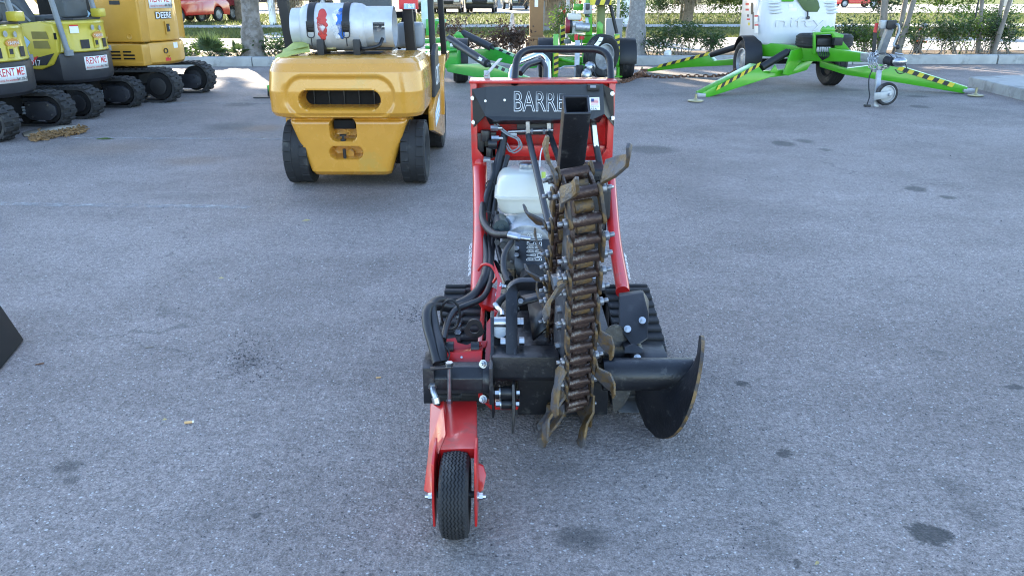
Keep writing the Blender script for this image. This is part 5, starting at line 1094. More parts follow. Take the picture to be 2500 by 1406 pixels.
for x, z in ((.14, .84), (.46, .84)): mb = MB(); mb.lathe([(.035, 0), (.033, .008), (.02, .002), (.001, .002)], (x, -.63, z), (0, -1, 0), 18); mb.build('screw_boss', M_deer, sc)
sheet('brand_label', sc, M_bprint, [(.26, -.634, 1.23), (.40, -.634, 1.23), (.40, -.634, 1.28), (.26, -.634, 1.28)], .002)
rc_ = tloft('rear_cover', D, M_deer, .60, .60, .745, [(.765, .01), (.78, .0), (1.0, .0), (1.7, .02), (1.75, .05)], rc=.02)
def dtail(name, a, z, hw_, hh, m, R0=.75, par=D):
    vs = [(R0 * math.cos(a + x / R0), R0 * math.sin(a + x / R0), z + y) for x, y in ((-hw_, -hh), (0, -hh), (hw_, -hh), (hw_, hh), (0, hh), (-hw_, hh))]
    ob = MB().add(vs, [tuple(range(6))]).build(name, m, par, smooth=False); ob.modifiers.new('s', 'SOLIDIFY').thickness = .004; return ob
dtail('warning_label', R(-38), .92, .04, .085, M_white); dtail('warning_label_print', R(-41), .94, .018, .055, M_gry, .755)
dtail('latch_frame', R(-10), .93, .05, .085, M_deer, .757); dtail('latch', R(-10), .93, .03, .05, M_plast, .763); dtail('latch_handle', R(-9), .93, .010, .022, M_galv, .768)
o = text('lettering', D, M_white, 'DEERE', (-.15, 0, 1.055), (1, 0, 0), (0, 0, 1), .075, 0, sx=1.0, off=.002)
for v in o.data.vertices: a = R(-13) + v.co.x / .76; v.co = V((.753 * math.cos(a), .753 * math.sin(a), v.co.z))
o = text('lettering_outline', D, M_bprint, 'DEERE', (-.15, 0, 1.055), (1, 0, 0), (0, 0, 1), .075, 0, sx=1.0, off=.010)  # dark printed edge round the white letters
for v in o.data.vertices: a = R(-13) + v.co.x / .76; v.co = V((.7505 * math.cos(a), .7505 * math.sin(a), v.co.z))
rent_sticker(D, 0, R(-12), 1.265, .744, .46, .17)
for a, z, r_ in ((R(-20), .64, .035), (R(-17), .565, .02)): mb = MB(); p = V((.78 * math.cos(a), .78 * math.sin(a), z)); d = V((math.cos(a), math.sin(a), 0)); mb.lathe([(r_, 0), (r_, .01), (r_ * .7, .008), (r_ * .65, -.02), (.001, -.02)], p, d, 18); mb.build('tow_eye', M_deer if r_ < .03 else M_plast, D)
dtail('rear_reflector', R(-18), .53, .045, .022, M_rprint, .783); dtail('warning_label', R(-4), .70, .05, .035, M_white, .783)
B('cab_shell', D, M_dark, (-.75, -.58, .76), (-.2, .58, 2.1), .03); B('cab_roof', D, M_plast, (-.80, -.60, 2.1), (.3, .60, 2.2), .03); B('upper_deck', D, M_gry, (-.7, -.6, .46), (.06, .6, .74), .02)
mb = MB(); mb.bar((-.7, .2, .7), (-1.4, .22, 1.7), .16, .24); mb.bar((-1.4, .22, 1.7), (-2.0, .24, .6), .12, .18); mb.build('digging_arm', M_deer, D, bev=.01)
tubep('mirror_arm', D, M_post, [(-.1, -.60, 1.7), (-.05, -.68, 1.62)], .012, 8)
# cardboard scrap and spilt mulch by the nearest tracks
cp = G(150, 315); mb = MB(); q = [G(55, 327), G(122, 309), G(200, 314), G(180, 322), G(100, 333), G(60, 335)]
mb.add([v + V((0, 0, .012 + .02 * (i in (2, 3)))) for i, v in enumerate(q)], [tuple(range(6))]); o = mb.build('cardboard', mat('damp_cardboard', (.36, .31, .24), .9, var=.2)); o.modifiers.new('s', 'SOLIDIFY').thickness = .006; tag(o, 'flattened damp cardboard sheet lying by the nearest excavator tracks', 'cardboard')
g = random.Random(3); mb = MB()
for k in range(900):
    t_ = g.random(); c = G(80 + 125 * t_ + g.gauss(0, 6), 341 - 20 * t_ + g.gauss(0, 3.4)); c.z = .012 + abs(g.gauss(0, .014)); s = g.uniform(.008, .026); d = V((g.uniform(-1, 1), g.uniform(-1, 1), g.uniform(-.4, .4))).normalized(); e = d.cross(V((0, 0, 1))).normalized() * s * .4
    mb.obox(c, d * s, e, V((0, 0, .004)))
tag(mb.build('mulch', mat('bark_mulch', (.24, .14, .06), .9, var=.5, scale=3)), 'spilt brown bark mulch beside the cardboard', 'mulch', kind='stuff')
# corner of a black steel bucket at the left edge
mb = MB(); 
bk = thing('loader_bucket', 'black steel bucket corner poking in at the left edge', 'bucket', G(-60, 890))
P1, P2, P3 = G(60, 828, .012), W(-10, 725, G(-10, 725, .25).y), G(-10, 905, 0)
lo_ = [V((-2.45, 2.55, .28)), G(61, 830, .02), G(-4, 905, .004), V((-2.75, 2.15, .05)), V((-3.1, 2.6, .45))]
a, b, c = W(-6, 733, 3.16), W(60, 829, 3.115), G(-6, 912, .004)
off3 = V((-.75, .1, .05))
mb.add([a, b, c, a + off3, b + off3, c + off3, a + V((0, .02, .0)), b + V((.0, .02, 0))], [(0, 1, 2), (0, 3, 4, 1), (1, 4, 5, 2), (0, 2, 5, 3), (3, 5, 4)]); mb.build('bucket_side', M_dark, bk, bev=.008)
# ------------------------------------------------------------------ green towable boom lifts
def PY(px, a, b): return a[1] + (b[1] - a[1]) * (px - a[0]) / (b[0] - a[0])
def arm(name, parent, m, pts, a, b, th, bev=.008):
    """plate-sided arm: outline in the upright plane through two plan points, given thickness th across it"""
    P = [W(x, y, PY(x, a, b)) for x, y in pts]; d = (W(b[0], pts[0][1], b[1]) - W(a[0], pts[0][1], a[1])); d.z = 0; n = V((-d.y, d.x, 0)).normalized()
    if n.y < 0: n = -n
    return solid(name, m, P, n * th, parent, bev)
def hazard(name, parent, p, q, wv, m1, m2, n=12, lift=None):
    """hazard tape of slanted blocks from p to q, width vector wv"""
    p, q, wv = V(p), V(q), V(wv); d = (q - p) / n; mb = MB(); up = d.cross(wv).normalized()
    if up.y > 0: up = -up
    up = (lift or up) * .004
    for k in range(n):
        mb.mi = k % 2; a = p + d * k + up; b = p + d * (k + 1) + up; s = d * .45; mb.add([a, b, b + wv + s, a + wv + s], [(0, 1, 2, 3)])
    return mb.build(name, [m1, m2], parent, smooth=False)
def wheel(name, parent, c, axd, r, w, rimm=M_galv, tread=True, rimf=.62):
    c = V(c); axd = V(axd).normalized(); mb = MB(); rb = r * rimf; mb.lathe(tyre_prof(w, r, rb), c, axd, 44)
    if tread:
        for j in (-.26, -.09, .09, .26): mb.lathe([(r * .975, (j - .07) * w), (r * 1.012, (j - .055) * w), (r * 1.012, (j + .055) * w), (r * .975, (j + .07) * w)], c, axd, 44)
    t = mb.build(name, M_rub, parent, ang=40)
    mb = MB(); mb.lathe([(rb * 1.01, -w * .40), (rb * .93, -w * .42), (rb * .86, -w * .24), (rb * .45, -w * .30), (rb * .3, -w * .34), (.005, -w * .34)], c, axd, 32); mb.lathe([(rb * 1.01, w * .40), (rb * .93, w * .42), (rb * .86, w * .2), (.005, w * .2)], c, axd, 32)
    for k in range(5):
        u = axd.cross(V((0, 0, 1))).normalized(); v = axd.cross(u); a = k * 1.2566; p = c + (u * math.cos(a) + v * math.sin(a)) * rb * .55; mb.hexn(p - axd * w * .34, p - axd * w * .24, r * .035)
    mb.build('rim', rimm, t, ang=40); return t
def foot(parent, px, py, z1=.10, r=.105):
    c = G(px, py); mb = MB(); mb.lathe([(r, .012), (r * .98, .022), (r * .6, .028), (.03, .034), (.016, .05), (.016, z1)], c, (0, 0, 1), 24); mb.add([], []); return mb.build('foot_pad', mat('pad_%d' % px, (.38, .34, .20), .5, .5), parent)
# --- right: white-bodied lift
Lr = thing('boom_lift', 'lime green towable lift with white moulded body and outriggers spread, at the right', 'boom lift', (4.45, 12.8, 0), 'green towable boom lifts')
p0, p1 = W(1856, 60, 13.0), W(2046, 60, 13.0)
rows = []; zlev = [(.60, .03), (.615, .012), (.64, 0), (.80, -.01), (1.10, -.005), (1.35, .02), (1.55, .08), (1.66, .20), (1.70, .36)]
def wring(i, z):
    rc = .24; x0, x1, y0, y1 = p0.x + i, p1.x - i, 12.95 + i, 14.05 - i; out = []; rc = .24
    for (cx, cy, a0) in ((x1 - rc, y1 - rc, 0), (x0 + rc, y1 - rc, 90), (x0 + rc, y0 + rc, 180), (x1 - rc, y0 + rc, 270)): out += [V((cx + rc * math.cos(R(a0 + 15 * k)), cy + rc * math.sin(R(a0 + 15 * k)), z)) for k in range(7)]
    return out
mb = MB(); mb.loft([wring(i, z) for z, i in zlev]); wb = mb.build('body_cover', M_gel, Lr, ang=40)
wl_ = p0.x - .012
# side control face and labels on the left end
B('side_door', wb, M_gel, (p0.x - .012, 13.2, .66), (p0.x + .03, 14.1, 1.5), .02)
yfr = 12.945
def WX(px, py, X):
    u = (px - 1250) / FPX; v = (703 - py) / FPX; t = X / u; return V((X, t * (math.cos(PITCH) + v * math.sin(PITCH)), CAM_H + t * (-math.sin(PITCH) + v * math.cos(PITCH))))
sx_ = p0.x - .013
def lab_side(name, x0, y0, x1, y1, m, th=.002): sheet(name, wb, m, [WX(x0, y1, sx_), WX(x0, y0, sx_), WX(x1, y0, sx_), WX(x1, y1, sx_)], th)
for q in ((1833, 8, 1839, 36), (1837, 30, 1840, 72)): lab_side('switch_slot', *q, M_plast, .01)
for (x0, y0, x1, y1, m) in ((1842, 38, 1850, 42, M_rprint), (1842, 42, 1850, 54, M_white), (1842, 60, 1851, 64, M_rprint), (1842, 64, 1851, 82, M_white), (1820, 8, 1828, 14, M_rprint), (1820, 22, 1828, 27, M_rprint), (1823, 46, 1831, 50, M_rprint), (1826, 56, 1831, 63, M_hazy), (1824, 36, 1828, 42, M_bprint)): lab_side('safety_label', x0, y0, x1, y1, m)
for (x0, y0, x1, y1) in ((1925, 12, 1935, 19), (1926, 20, 1945, 30)): B('safety_label', wb, M_white, W(x0, y1, 12.953) - V((0, .008, 0)), W(x1, y0, 12.96), .001)
for xs in (1875, 2012):
    for k in range(4): mb = MB(); q = W(xs + k * 1.5, 8 + 8 * k, 12.94); e = W(xs + 32 + k * 1.5, 6 + 8 * k, 12.94); mb.tube([q + V((0, .012, 0)), q.lerp(e, .2), q.lerp(e, .5) + V((0, -.004, 0)), q.lerp(e, .8), e + V((0, .012, 0))], [.004, .016, .02, .016, .004], 8); mb.build('louvre', wb, M_gel and M_gel, ) if False else mb.build('louvre', M_gel, wb, ang=60)
nt = text('raised_lettering', wb, M_gel, 'nifty', W(1888, 66, 12.955), (1, 0, 0), (0, 0, 1), .15, .03, sx=2.1)
op = arm('cover_opening', wb, mat('shadowed_olive_interior', (.07, .11, .035), .6), [(1943, -6), (1950, 6), (1962, 24), (1970, 30), (1996, 30), (2002, 20), (1998, 4), (1990, -6)], (1940, 12.93), (2000, 12.94), .012, .004)  # flat plate; the shade inside the opening is put into its dark colour
B('mast_base', Lr, M_lime, W(1905, 5, 13.0) - V((0, .08, 0)), W(1942, -60, 13.0) + V((0, .3, .4)), .02)
mb = MB(); c = W(1972, 44, 12.93); mb.cyl(c, c + V((0, -.03, 0)), .025, 12); mb.tube([c + V((-.01, -.02, .02)), c + V((-.02, -.02, .10))], .012, 8); mb.build('hook_latch', M_gry, wb)
# chassis
arm('chassis_beam', Lr, M_lime, [(1850, 103), (1920, 110), (1985, 118), (1985, 150), (1930, 142), (1856, 138)], (1850, 13.1), (1985, 12.5), .12)
arm('drawbar', Lr, M_lime, [(1955, 118), (2030, 118), (2105, 131), (2103, 152), (2010, 151), (1955, 150)], (1955, 12.4), (2103, 11.4), .14)
arm('coupler_beam', Lr, M_galv, [(2100, 130), (2165, 133), (2192, 150), (2190, 165), (2150, 158), (2100, 150)], (2100, 11.4), (2195, 10.75), .10, .01)
mb = MB(); mb.cyl(W(2163, 148, 10.75), W(2182, 152, 10.62), .055, 18); mb.build('buffer_boot', M_rub, Lr); mb = MB(); mb.sphere(W(2196, 151, 10.55), .075, 14, (1.25, 1, .8)); mb.tube([W(2190, 140, 10.55), W(2186, 131, 10.6), W(2205, 134, 10.5)], .012, 8); mb.build('coupler_head', M_zinc, Lr)
arm('valve_frame', Lr, M_lime, [(1986, 80), (2036, 78), (2060, 86), (2055, 118), (2040, 124), (2036, 100), (2030, 84), (1992, 86), (1992, 132), (1986, 132)], (1986, 12.0), (2060, 11.9), .16, .004)
arm('valve_bracket', Lr, M_lime, [(2050, 92), (2075, 122), (2040, 122)], (2040, 11.95), (2075, 11.9), .03, .003)
B('valve_block', Lr, M_plast, W(1994, 112, 12.0), W(2030, 94, 12.1), .006); B('relay_box', Lr, M_plast, W(2036, 112, 11.85), W(2053, 92, 11.95), .008)
for k in range(6):
    x = 1995 + k * 5.5; B('valve_spool', Lr, M_galv, W(x, 127, 11.93), W(x + 3, 115, 11.97), .002); tubep('valve_hose', Lr, M_hose, catmull([W(x + 1.5, 127, 11.94), W(x + 2 + (3 - k) * 1.2, 138, 11.9), W(2008, 147, 11.95)]), .009, 6)
wheel('spare_wheel', Lr, W(2012, 100, 12.45), (0, 0, 1), .40, .20)
mb = MB(); mb.prism([(-.10, 0), (.10, 0), (.10, .03), (.07, .075), (.04, .05), (0, .085), (-.04, .05), (-.07, .075), (-.10, .03)], W(2022, 78, 12.1), (1, 0, 0), (0, 0, 1), (0, .05, 0)); mb.build('winch_cam', M_lime, Lr, bev=.006)
# road wheels with mudguards
axd = V((1, .12, 0)).normalized()
cl = G(1815, 204); cl = V((cl.x + .02, cl.y + .05, .335)); wheel('road_wheel', Lr, cl, axd, .335, .20)
cr = G(2026, 209); cr = V((cr.x, cr.y + .05, .335)); wheel('road_wheel', Lr, cr, -axd, .335, .22, M_gry)
mb = MB(); rows = []
for k in range(11):
    a = R(-15 + 210 * k / 10 * .82); rr = .40; rows.append([cl + axd * s + V((0, -math.cos(a) * rr * q, math.sin(a) * rr * q)) for s, q in ((-.13, 1), (.15, 1), (.15, .96), (-.13, .96))])
mb.loft(rows); mb.build('mudguard', M_plast, Lr, bev=.006)
B('axle', Lr, M_dark, (cl.x, cl.y - .04, .30), (cr.x, cl.y + .04, .38), .005)
# outriggers
def outrigger(pts, a, b, th, tape0, tape1, wv, footpx, n=11, m=M_lime, m1=M_hazy, m2=M_bprint):
    o = arm('outrigger', Lr, m, pts, a, b, th); d = W(*tape1) - W(*tape0)
    hazard('hazard_tape', o, W(*tape0), W(*tape1), wv, m1, m2, n); return o
outrigger([(1716, 227), (1849, 157), (1862, 175), (1930, 171), (1965, 150), (1985, 150), (1970, 172), (1930, 184), (1880, 190), (1722, 241)], (1700, 11.35), (1990, 12.45), .16, (1748, 222, 11.51), (1852, 164, 11.91), (0, 0, .058), None)
o_ = arm('pivot_plate', Lr, M_lime, [(1912, 182), (1932, 125), (1958, 118), (1962, 140), (1945, 165), (1926, 186)], (1905, 12.0), (1962, 12.25), .02)
arm('pivot_plate', Lr, M_lime, [(1880, 178), (1893, 158), (1900, 174), (1895, 180)], (1880, 11.95), (1900, 12.0), .02)
outrigger([(2001, 148), (2066, 168), (2150, 158), (2193, 160), (2364, 214), (2354, 229), (2185, 201), (2066, 184), (2001, 164)], (2000, 12.5), (2365, 11.75), .16, (2190, 171, 12.10), (2324, 214, 11.82), (0, 0, .062), None)
outrigger([(1575, 171), (1724, 131), (1742, 149), (1792, 144), (1792, 160), (1680, 165), (1582, 176)], (1570, 14.9), (1792, 13.9), .16, (1604, 167, 14.73), (1728, 136, 14.18), (0, 0, .05), None)
for (p, q, r_) in (((1858, 166, 12.0), (1922, 128, 12.2), .055), ((1736, 134, 14.1), (1806, 113, 13.7), .05)): mb = MB(); mb.cyl(W(*p), W(*q), r_, 16); mb.cyl(W(*p), W(*q) + (W(*q) - W(*p)) * .1, r_ * .5, 12); mb.build('lift_cylinder', M_plast, Lr)
B('pad_arm', Lr, M_galv, W(1703, 238, 11.4), W(1720, 227, 11.5), .008); B('pad_arm', Lr, M_galv, W(2352, 226, 11.75), W(2374, 216, 11.85), .008); B('pad_arm', Lr, M_copper, W(1565, 176, 14.85), W(1582, 168, 14.95), .01)
foot(Lr, 1698, 249); foot(Lr, 2381, 236, .12); foot(Lr, 1567, 178, .10, .08)
# jack, jockey wheel, brake lever, safety chains
mb = MB(); mb.bar(W(2172, 70, 10.85), W(2150, 132, 11.0), .085, .085, (0, 1, 0)); mb.build('jack_post', M_galv, Lr, bev=.006); B('jack_head', Lr, M_plast, W(2165, 71, 10.75), W(2183, 50, 10.85), .01); B('jack_cap', Lr, M_galv, W(2149, 71, 10.78), W(2164.5, 50, 10.85), .01)
tubep('jack_crank', Lr, M_galv, fillet([W(2183, 60, 10.8), W(2194, 60, 10.7), W(2196, 78, 10.7), W(2180, 112, 10.7), W(2192, 116, 10.65)], .03), .014, 8); mb = MB(); mb.sphere(W(2192, 116, 10.63), .03, 10); mb.build('crank_knob', M_plast, Lr)
mb = MB(); mb.bar(W(2137, 78, 10.9), W(2132, 140, 10.9), .05, .012, (0, 1, 0)); mb.build('brake_lever', M_plast, Lr); mb = MB(); mb.cyl(W(2141, 57, 10.9), W(2136, 80, 10.9), .022, 10); mb.build('lever_grip', M_rprint, Lr)
jc = W(2163, 239, 10.42); jc.z = .165; mb = MB(); mb.bar(W(2146, 172, 10.6), W(2138, 262, 10.45), .06, .04, (0, 1, 0)); mb.build('jockey_leg', M_galv, Lr, bev=.006)
jax = V((-.15, 1, 0)).normalized(); wheel('jockey_wheel', Lr, jc, jax, .145, .07, M_galv, False, .74)
mb = MB(); mb.bar(W(2134, 236, 10.36), jc + V((.03, -.06, 0)), .02, .09, (0, 0, 1)); mb.cyl(jc - jax * .09, jc + jax * .05, .022, 12); mb.build('jockey_fork', M_galv, Lr, bev=.004)
def chain_mesh(path, pitch, r, parent, name, m):
    pts = catmull(path, 8); L = [0]
    for i in range(1, len(pts)): L.append(L[-1] + (pts[i] - pts[i - 1]).length)
    n = max(2, int(L[-1] / pitch)); mb = MB()
    for k in range(n):
        s = L[-1] * (k + .5) / n; i = max(j for j in range(len(L)) if L[j] <= s); i = min(i, len(pts) - 2); f = (s - L[i]) / max(1e-6, L[i + 1] - L[i]); c = pts[i].lerp(pts[i + 1], f); t = (pts[i + 1] - pts[i]).normalized()
        a = t.cross(V((0, 0, 1))); a = a.normalized() if a.length > .01 else V((1, 0, 0)); b = t.cross(a)
        if k % 2: a = b
        ring = [c + t * (math.cos(q * .7854) * pitch * .66) + a * (math.sin(q * .7854) * pitch * .36) for q in range(8)]; mb.tube(ring + [ring[0], ring[1]], r, 5, cap=False)
    return mb.build(name, m, parent)
rg = random.Random(5)
for k in range(5):
    x = 2126 + k * 5; chain_mesh([W(x, 128 + rg.uniform(-4, 4), 10.85), W(x - 6, 150, 10.78), W(x + 2, 168 + rg.uniform(-6, 6), 10.75), W(x + 20, 165, 10.72), W(2172, 158, 10.68)], .034, .0065, Lr, 'safety_chain', M_zinc)
tubep('plug_cable', Lr, M_plast, catmull([W(2130, 170, 10.75), W(2122, 190, 10.7), W(2121, 215, 10.62), W(2123, 235, 10.55), W(2117, 255, 10.45)]), .008, 6); B('cable_plug', Lr, M_plast, W(2112, 263, 10.42), W(2122, 255, 10.48), .006)
tubep('breakaway_cable', Lr, M_plast, catmull([W(2196, 147, 10.55), W(2212, 160, 10.5), W(2210, 176, 10.5), W(2195, 180, 10.5), W(2185, 170, 10.55)]), .006, 6)
tubep('breakaway_cable', Lr, M_plast, catmull([W(2135, 138, 10.8), W(2150, 131, 10.75), W(2168, 132, 10.7), W(2178, 140, 10.65)]), .006, 6)
# --- middle lift, drawbar towards the camera
Lm = thing('boom_lift', 'lime green towable lift with small petrol engine, end-on behind the trencher', 'boom lift', (1.25, 13.9, 0), 'green towable boom lifts')
wheel('road_wheel', Lm, V((W(1527, 150, 14.0).x, 14.0, .31)), (1, 0, 0), .31, .25, M_galv); wheel('road_wheel', Lm, V((W(1333, 150, 14.0).x, 14.0, .31)), (1, 0, 0), .31, .25, M_galv)
for px in (1527, 1333): c = V((W(px, 150, 14).x, 14.0, .31)); mb = MB(); rows = [[c + V((s, -math.cos(R(a)) * q, math.sin(R(a)) * q)) for s, q in ((-.14, .35), (.14, .35), (.14, .335), (-.14, .335))] for a in range(-8, 150, 14)]; mb.loft(rows); mb.build('mudguard', M_plast, Lm, bev=.01)
arm('chassis_beam', Lm, M_lime, [(1352, 140), (1515, 140), (1515, 165), (1440, 162), (1352, 166)], (1352, 13.8), (1515, 13.8), .20)
arm('chassis_rail', Lm, M_lime, [(1355, 113), (1500, 108), (1500, 128), (1355, 128)], (1352, 14.1), (1515, 14.1), .10)
arm('turret_base', Lm, M_lime, [(1385, 84), (1470, 84), (1476, 98), (1440, 108), (1398, 104)], (1380, 13.8), (1480, 13.8), .4)
mb = MB(); mb.bar(W(1433, 115, 13.6), W(1430, 178, 12.9), .14, .12); mb.build('drawbar', M_lime, Lm, bev=.01); tubep('side_tube', Lm, M_lime, [W(1436, 158, 13.2), W(1512, 144, 13.7)], .035, 12)
tubep('side_tube', Lm, M_lime, [W(1358, 143, 13.6), W(1418, 156, 13.2)], .03, 12)
mb = MB(); mb.bar(W(1410, 100, 12.95), W(1407, 205, 12.8), .075, .075, (0, 1, 0)); mb.build('jack_post', M_galv, Lm, bev=.006); mb = MB(); mb.cyl(W(1416, 160, 12.7), W(1414, 190, 12.7), .06, 14); mb.build('buffer_boot', M_rub, Lm)
mb = MB(); mb.sphere(W(1432, 185, 12.6), .085, 14, (1, 1.2, 1.3)); mb.sphere(W(1440, 165, 12.75), .09, 12, (1, 1, 1)); mb.build('coupler_head', M_zinc, Lm); tubep('plug_cable', Lm, M_plast, catmull([W(1420, 155, 12.8), W(1445, 158, 12.7), W(1452, 180, 12.6), W(1458, 200, 12.5)]), .009, 6)
tubep('jack_crank', Lm, M_galv, fillet([W(1408, 162, 12.8), W(1375, 163, 12.8), W(1366, 170, 12.75)], .03), .012, 8)
sw_ = wheel('spare_wheel', Lm, W(1468, 137, 13.15), V((-.62, .8, .10)).normalized(), .325, .21, M_galv)
c = W(1458, 103, 12.98); 
for k in range(2): sheet('tyre_sticker', sw_, M_white, [W(1450 + 8 * k, 111 - 10 * k, 12.9), W(1460 + 9 * k, 113 - 11 * k, 12.92), W(1468 + 5 * k, 104 - 11 * k, 12.95), W(1458 + 6 * k, 101 - 10 * k, 12.93)], .003)
for (x, y0, y1, Y, ty) in ((1357, 84, 188, 13.5, 133), (1374, 62, 116, 14.3, 66), (1506, 84, 160, 13.6, 90)):
    mb = MB(); mb.bar(W(x, y0, Y), W(x - 2, y1, Y), .085, .085, (0, 1, 0)); sp = mb.build('stabiliser_leg', M_lime, Lm, bev=.006); a = W(x - 5, ty, Y - .046); b = W(x - 5, min(y1, ty + 50), Y - .046); hazard('hazard_tape', sp, a, b, V((.075, 0, .0)) + V((0, 0, .05)), M_hazy, M_bprint, 7)
mb = MB(); c = W(1509, 165, 13.7); mb.cyl(c, V((c.x, c.y, .07)), .03, 12); mb.cyl(V((c.x, c.y, .07)), V((c.x, c.y, .05)), .08, 18); mb.build('foot_pad', M_lime, Lm)
# engine
e0 = W(1402, 60, 13.7)
mb = MB(); mb.box(W(1386, 50, 13.62), W(1417, 33, 13.85)); mb.build('fuel_tank', M_tank, Lm, bev=.025, seg=3); mb = MB(); mb.cyl(W(1400, 33, 13.75), W(1400, 28, 13.75), .04, 14); mb.build('fuel_cap', M_zinc, Lm)
mb = MB(); mb.cyl(W(1380, 63, 13.72), W(1391, 63, 13.72), .13, 22); mb.build('recoil_housing', mat('maroon_plastic', (.22, .015, .03), .4), Lm, bev=.02); mb = MB(); mb.cyl(W(1391, 63, 13.72), W(1396, 63, 13.72), .125, 22); mb.build('fan_shroud', M_plast, Lm)
mb = MB(); mb.box(W(1396, 82, 13.64), W(1422, 52, 13.8)); mb.cyl(W(1405, 66, 13.6), W(1440, 68, 13.6), .07, 16); mb.box(W(1398, 66, 13.58), W(1412, 56, 13.66)); mb.build('engine', M_alu, Lm, bev=.01)
mb = MB(); mb.cyl(W(1432, 45, 13.65), W(1436, 72, 13.6), .03, 10); mb.cyl(W(1428, 36, 13.65), W(1440, 40, 13.65), .02, 8); mb.build('hydraulic_fitting', M_zinc, Lm)
B('engine_tray', Lm, M_lime, W(1385, 86, 13.55), W(1445, 83, 13.95), .004); B('control_box', Lm, M_galv, W(1425, 35, 13.5), W(1444, 8, 13.6), .01); B('control_cover', Lm, M_gry, W(1430, 25, 13.46), W(1440, 10, 13.50), .01)
mb = MB(); mb.bar(W(1437, 88, 13.75), W(1436, -20, 13.75), .11, .14, (0, 1, 0)); mb.build('mast_post', M_lime, Lm, bev=.008); B('battery_box', Lm, M_lime, W(1400, 26, 13.9), W(1422, 10, 14.05), .01)
mb = MB(); mb.bar(W(1466, 95, 13.9), W(1467, 12, 13.9), .13, .14, (0, 1, 0)); mb.build('boom_section', mat('olive_paint', (.16, .19, .06), .5), Lm, bev=.008)
arm('boom_plate', Lm, M_lime, [(1457, 92), (1457, 58), (1464, 52), (1473, 61), (1472, 92)], (1455, 13.75), (1475, 13.75), .02); B('upper_boom', Lm, M_hazy, W(1442, 13, 13.5), W(1483, -40, 14.2), .01)
o = hazard('hazard_tape', Lm, W(1440, 13, 13.49), W(1486, 13, 13.49), V((.06, 0, .28)), M_hazy, M_bprint, 4)
mb = MB(); mb.cyl(W(1486, -5, 13.8), W(1506, 82, 13.75), .03, 12); mb.build('lift_cylinder', M_plast, Lm)
for x, y0, y1 in ((1407, 85, 107), (1421, 89, 105)): mb = MB(); mb.cyl(W(x, y0, 13.3), W(x - .5, y1 - 8, 13.3), .03 if x < 1410 else .04, 10); mb.build('lever_grip', M_rprint, Lm); tubep('lever', Lm, M_galv, [W(x, y1 - 9, 13.3), W(x - 2, y1 + 8, 13.3)], .01, 6)
B('battery_box', Lm, M_post, W(1378, 108, 13.9), W(1393, 96, 14.1), .01)
# --- left lift, partly hidden by the forklift
Ll = thing('boom_lift', 'leaf green towable lift partly hidden behind the forklift, long outriggers towards the trencher', 'boom lift', (-1.3, 13.4, 0), 'green towable boom lifts')
wheel('road_wheel', Ll, V((W(1124, 150, 13.4).x, 13.35, .31)), (1, .1, 0), .31, .24, M_gry); c = V((W(1124, 150, 13.4).x, 13.35, .33)); mb = MB(); rows = [[c + V((s, -math.cos(R(a)) * q, math.sin(R(a)) * q)) for s, q in ((-.135, .36), (.135, .36), (.135, .345), (-.135, .345))] for a in range(-5, 150, 14)]; mb.loft(rows); mb.build('mudguard', M_plast, Ll, bev=.01)
def outL(pts, a, b, tape0, tape1, wv, n=9): o = arm('outrigger', Ll, M_grn, pts, a, b, .15); hazard('hazard_tape', o, W(*tape0), W(*tape1), wv, M_mint, M_bprint, n)
outL([(1085, 158), (1186, 156), (1300, 200), (1295, 212), (1215, 200), (1092, 176)], (1085, 12.9), (1300, 11.2), (1200, 163, 11.98), (1272, 192, 11.42), (0, 0, .05))
outL([(1142, 123), (1205, 117), (1300, 158), (1296, 168), (1220, 152), (1145, 140)], (1142, 13.9), (1300, 13.0), (1208, 120, 13.5), (1290, 156, 13.04), (0, 0, .04))
for (p, q) in (((1096, 96, 12.9), (1189, 156, 12.0)), ((1130, 82, 14.0), (1200, 117, 13.6))): mb = MB(); mb.cyl(W(*p), W(*q), .06, 16); mb.cyl(W(*p), W(*q) + (W(*q) - W(*p)).normalized() * .08, .03, 10); mb.build('lift_cylinder', M_gry, Ll)
sheet('cylinder_label', Ll, M_white, [W(1166, 147, 12.1), W(1175, 150, 12.02), W(1178, 144, 12.02), W(1170, 139, 12.1)], .003)
arm('chassis_beam', Ll, M_grn, [(1045, 130), (1116, 125), (1118, 158), (1096, 168), (1045, 158)], (1045, 12.9), (1118, 12.8), .2); arm('chassis_rail', Ll, M_grn, [(1030, 96), (1110, 92), (1112, 104), (1030, 108)], (1045, 13.8), (1118, 13.8), .2)
arm('pivot_plate', Ll, M_grn, [(1086, 106), (1092, 100), (1104, 112), (1112, 125), (1086, 125)], (1085, 12.75), (1115, 12.7), .03); arm('pivot_plate', Ll, M_grn, [(1106, 88), (1116, 77), (1124, 80), (1134, 94), (1120, 96)], (1105, 13.9), (1135, 13.9), .03)
sheet('plate_label', Ll, M_white, [W(1099, 114, 12.72), W(1110, 114, 12.70), W(1110, 107, 12.70), W(1099, 107, 12.72)], .003)
tubep('side_tube', Ll, M_grn, [W(1040, 130, 12.8), W(1116, 122, 12.7)], .028, 10); tubep('side_tube', Ll, M_grn, [W(1040, 116, 13.2), W(1100, 120, 13.0)], .028, 10)
arm('turret', Ll, M_grn, [(1040, 48), (1078, 47), (1080, 55), (1066, 60), (1062, 86), (1040, 88)], (1040, 13.5), (1080, 13.5), .3); tubep('tray_rail', Ll, M_mint, fillet([W(1062, 50, 13.3), W(1078, 53, 13.3), W(1090, 48, 13.3), W(1086, 56, 13.3), W(1072, 58, 13.3)], .03), .01, 6)
B('platform_panel', Ll, mat('pale_panel', (.55, .66, .60), .4), W(1030, 70, 13.6), W(1050, -20, 13.65), .005)
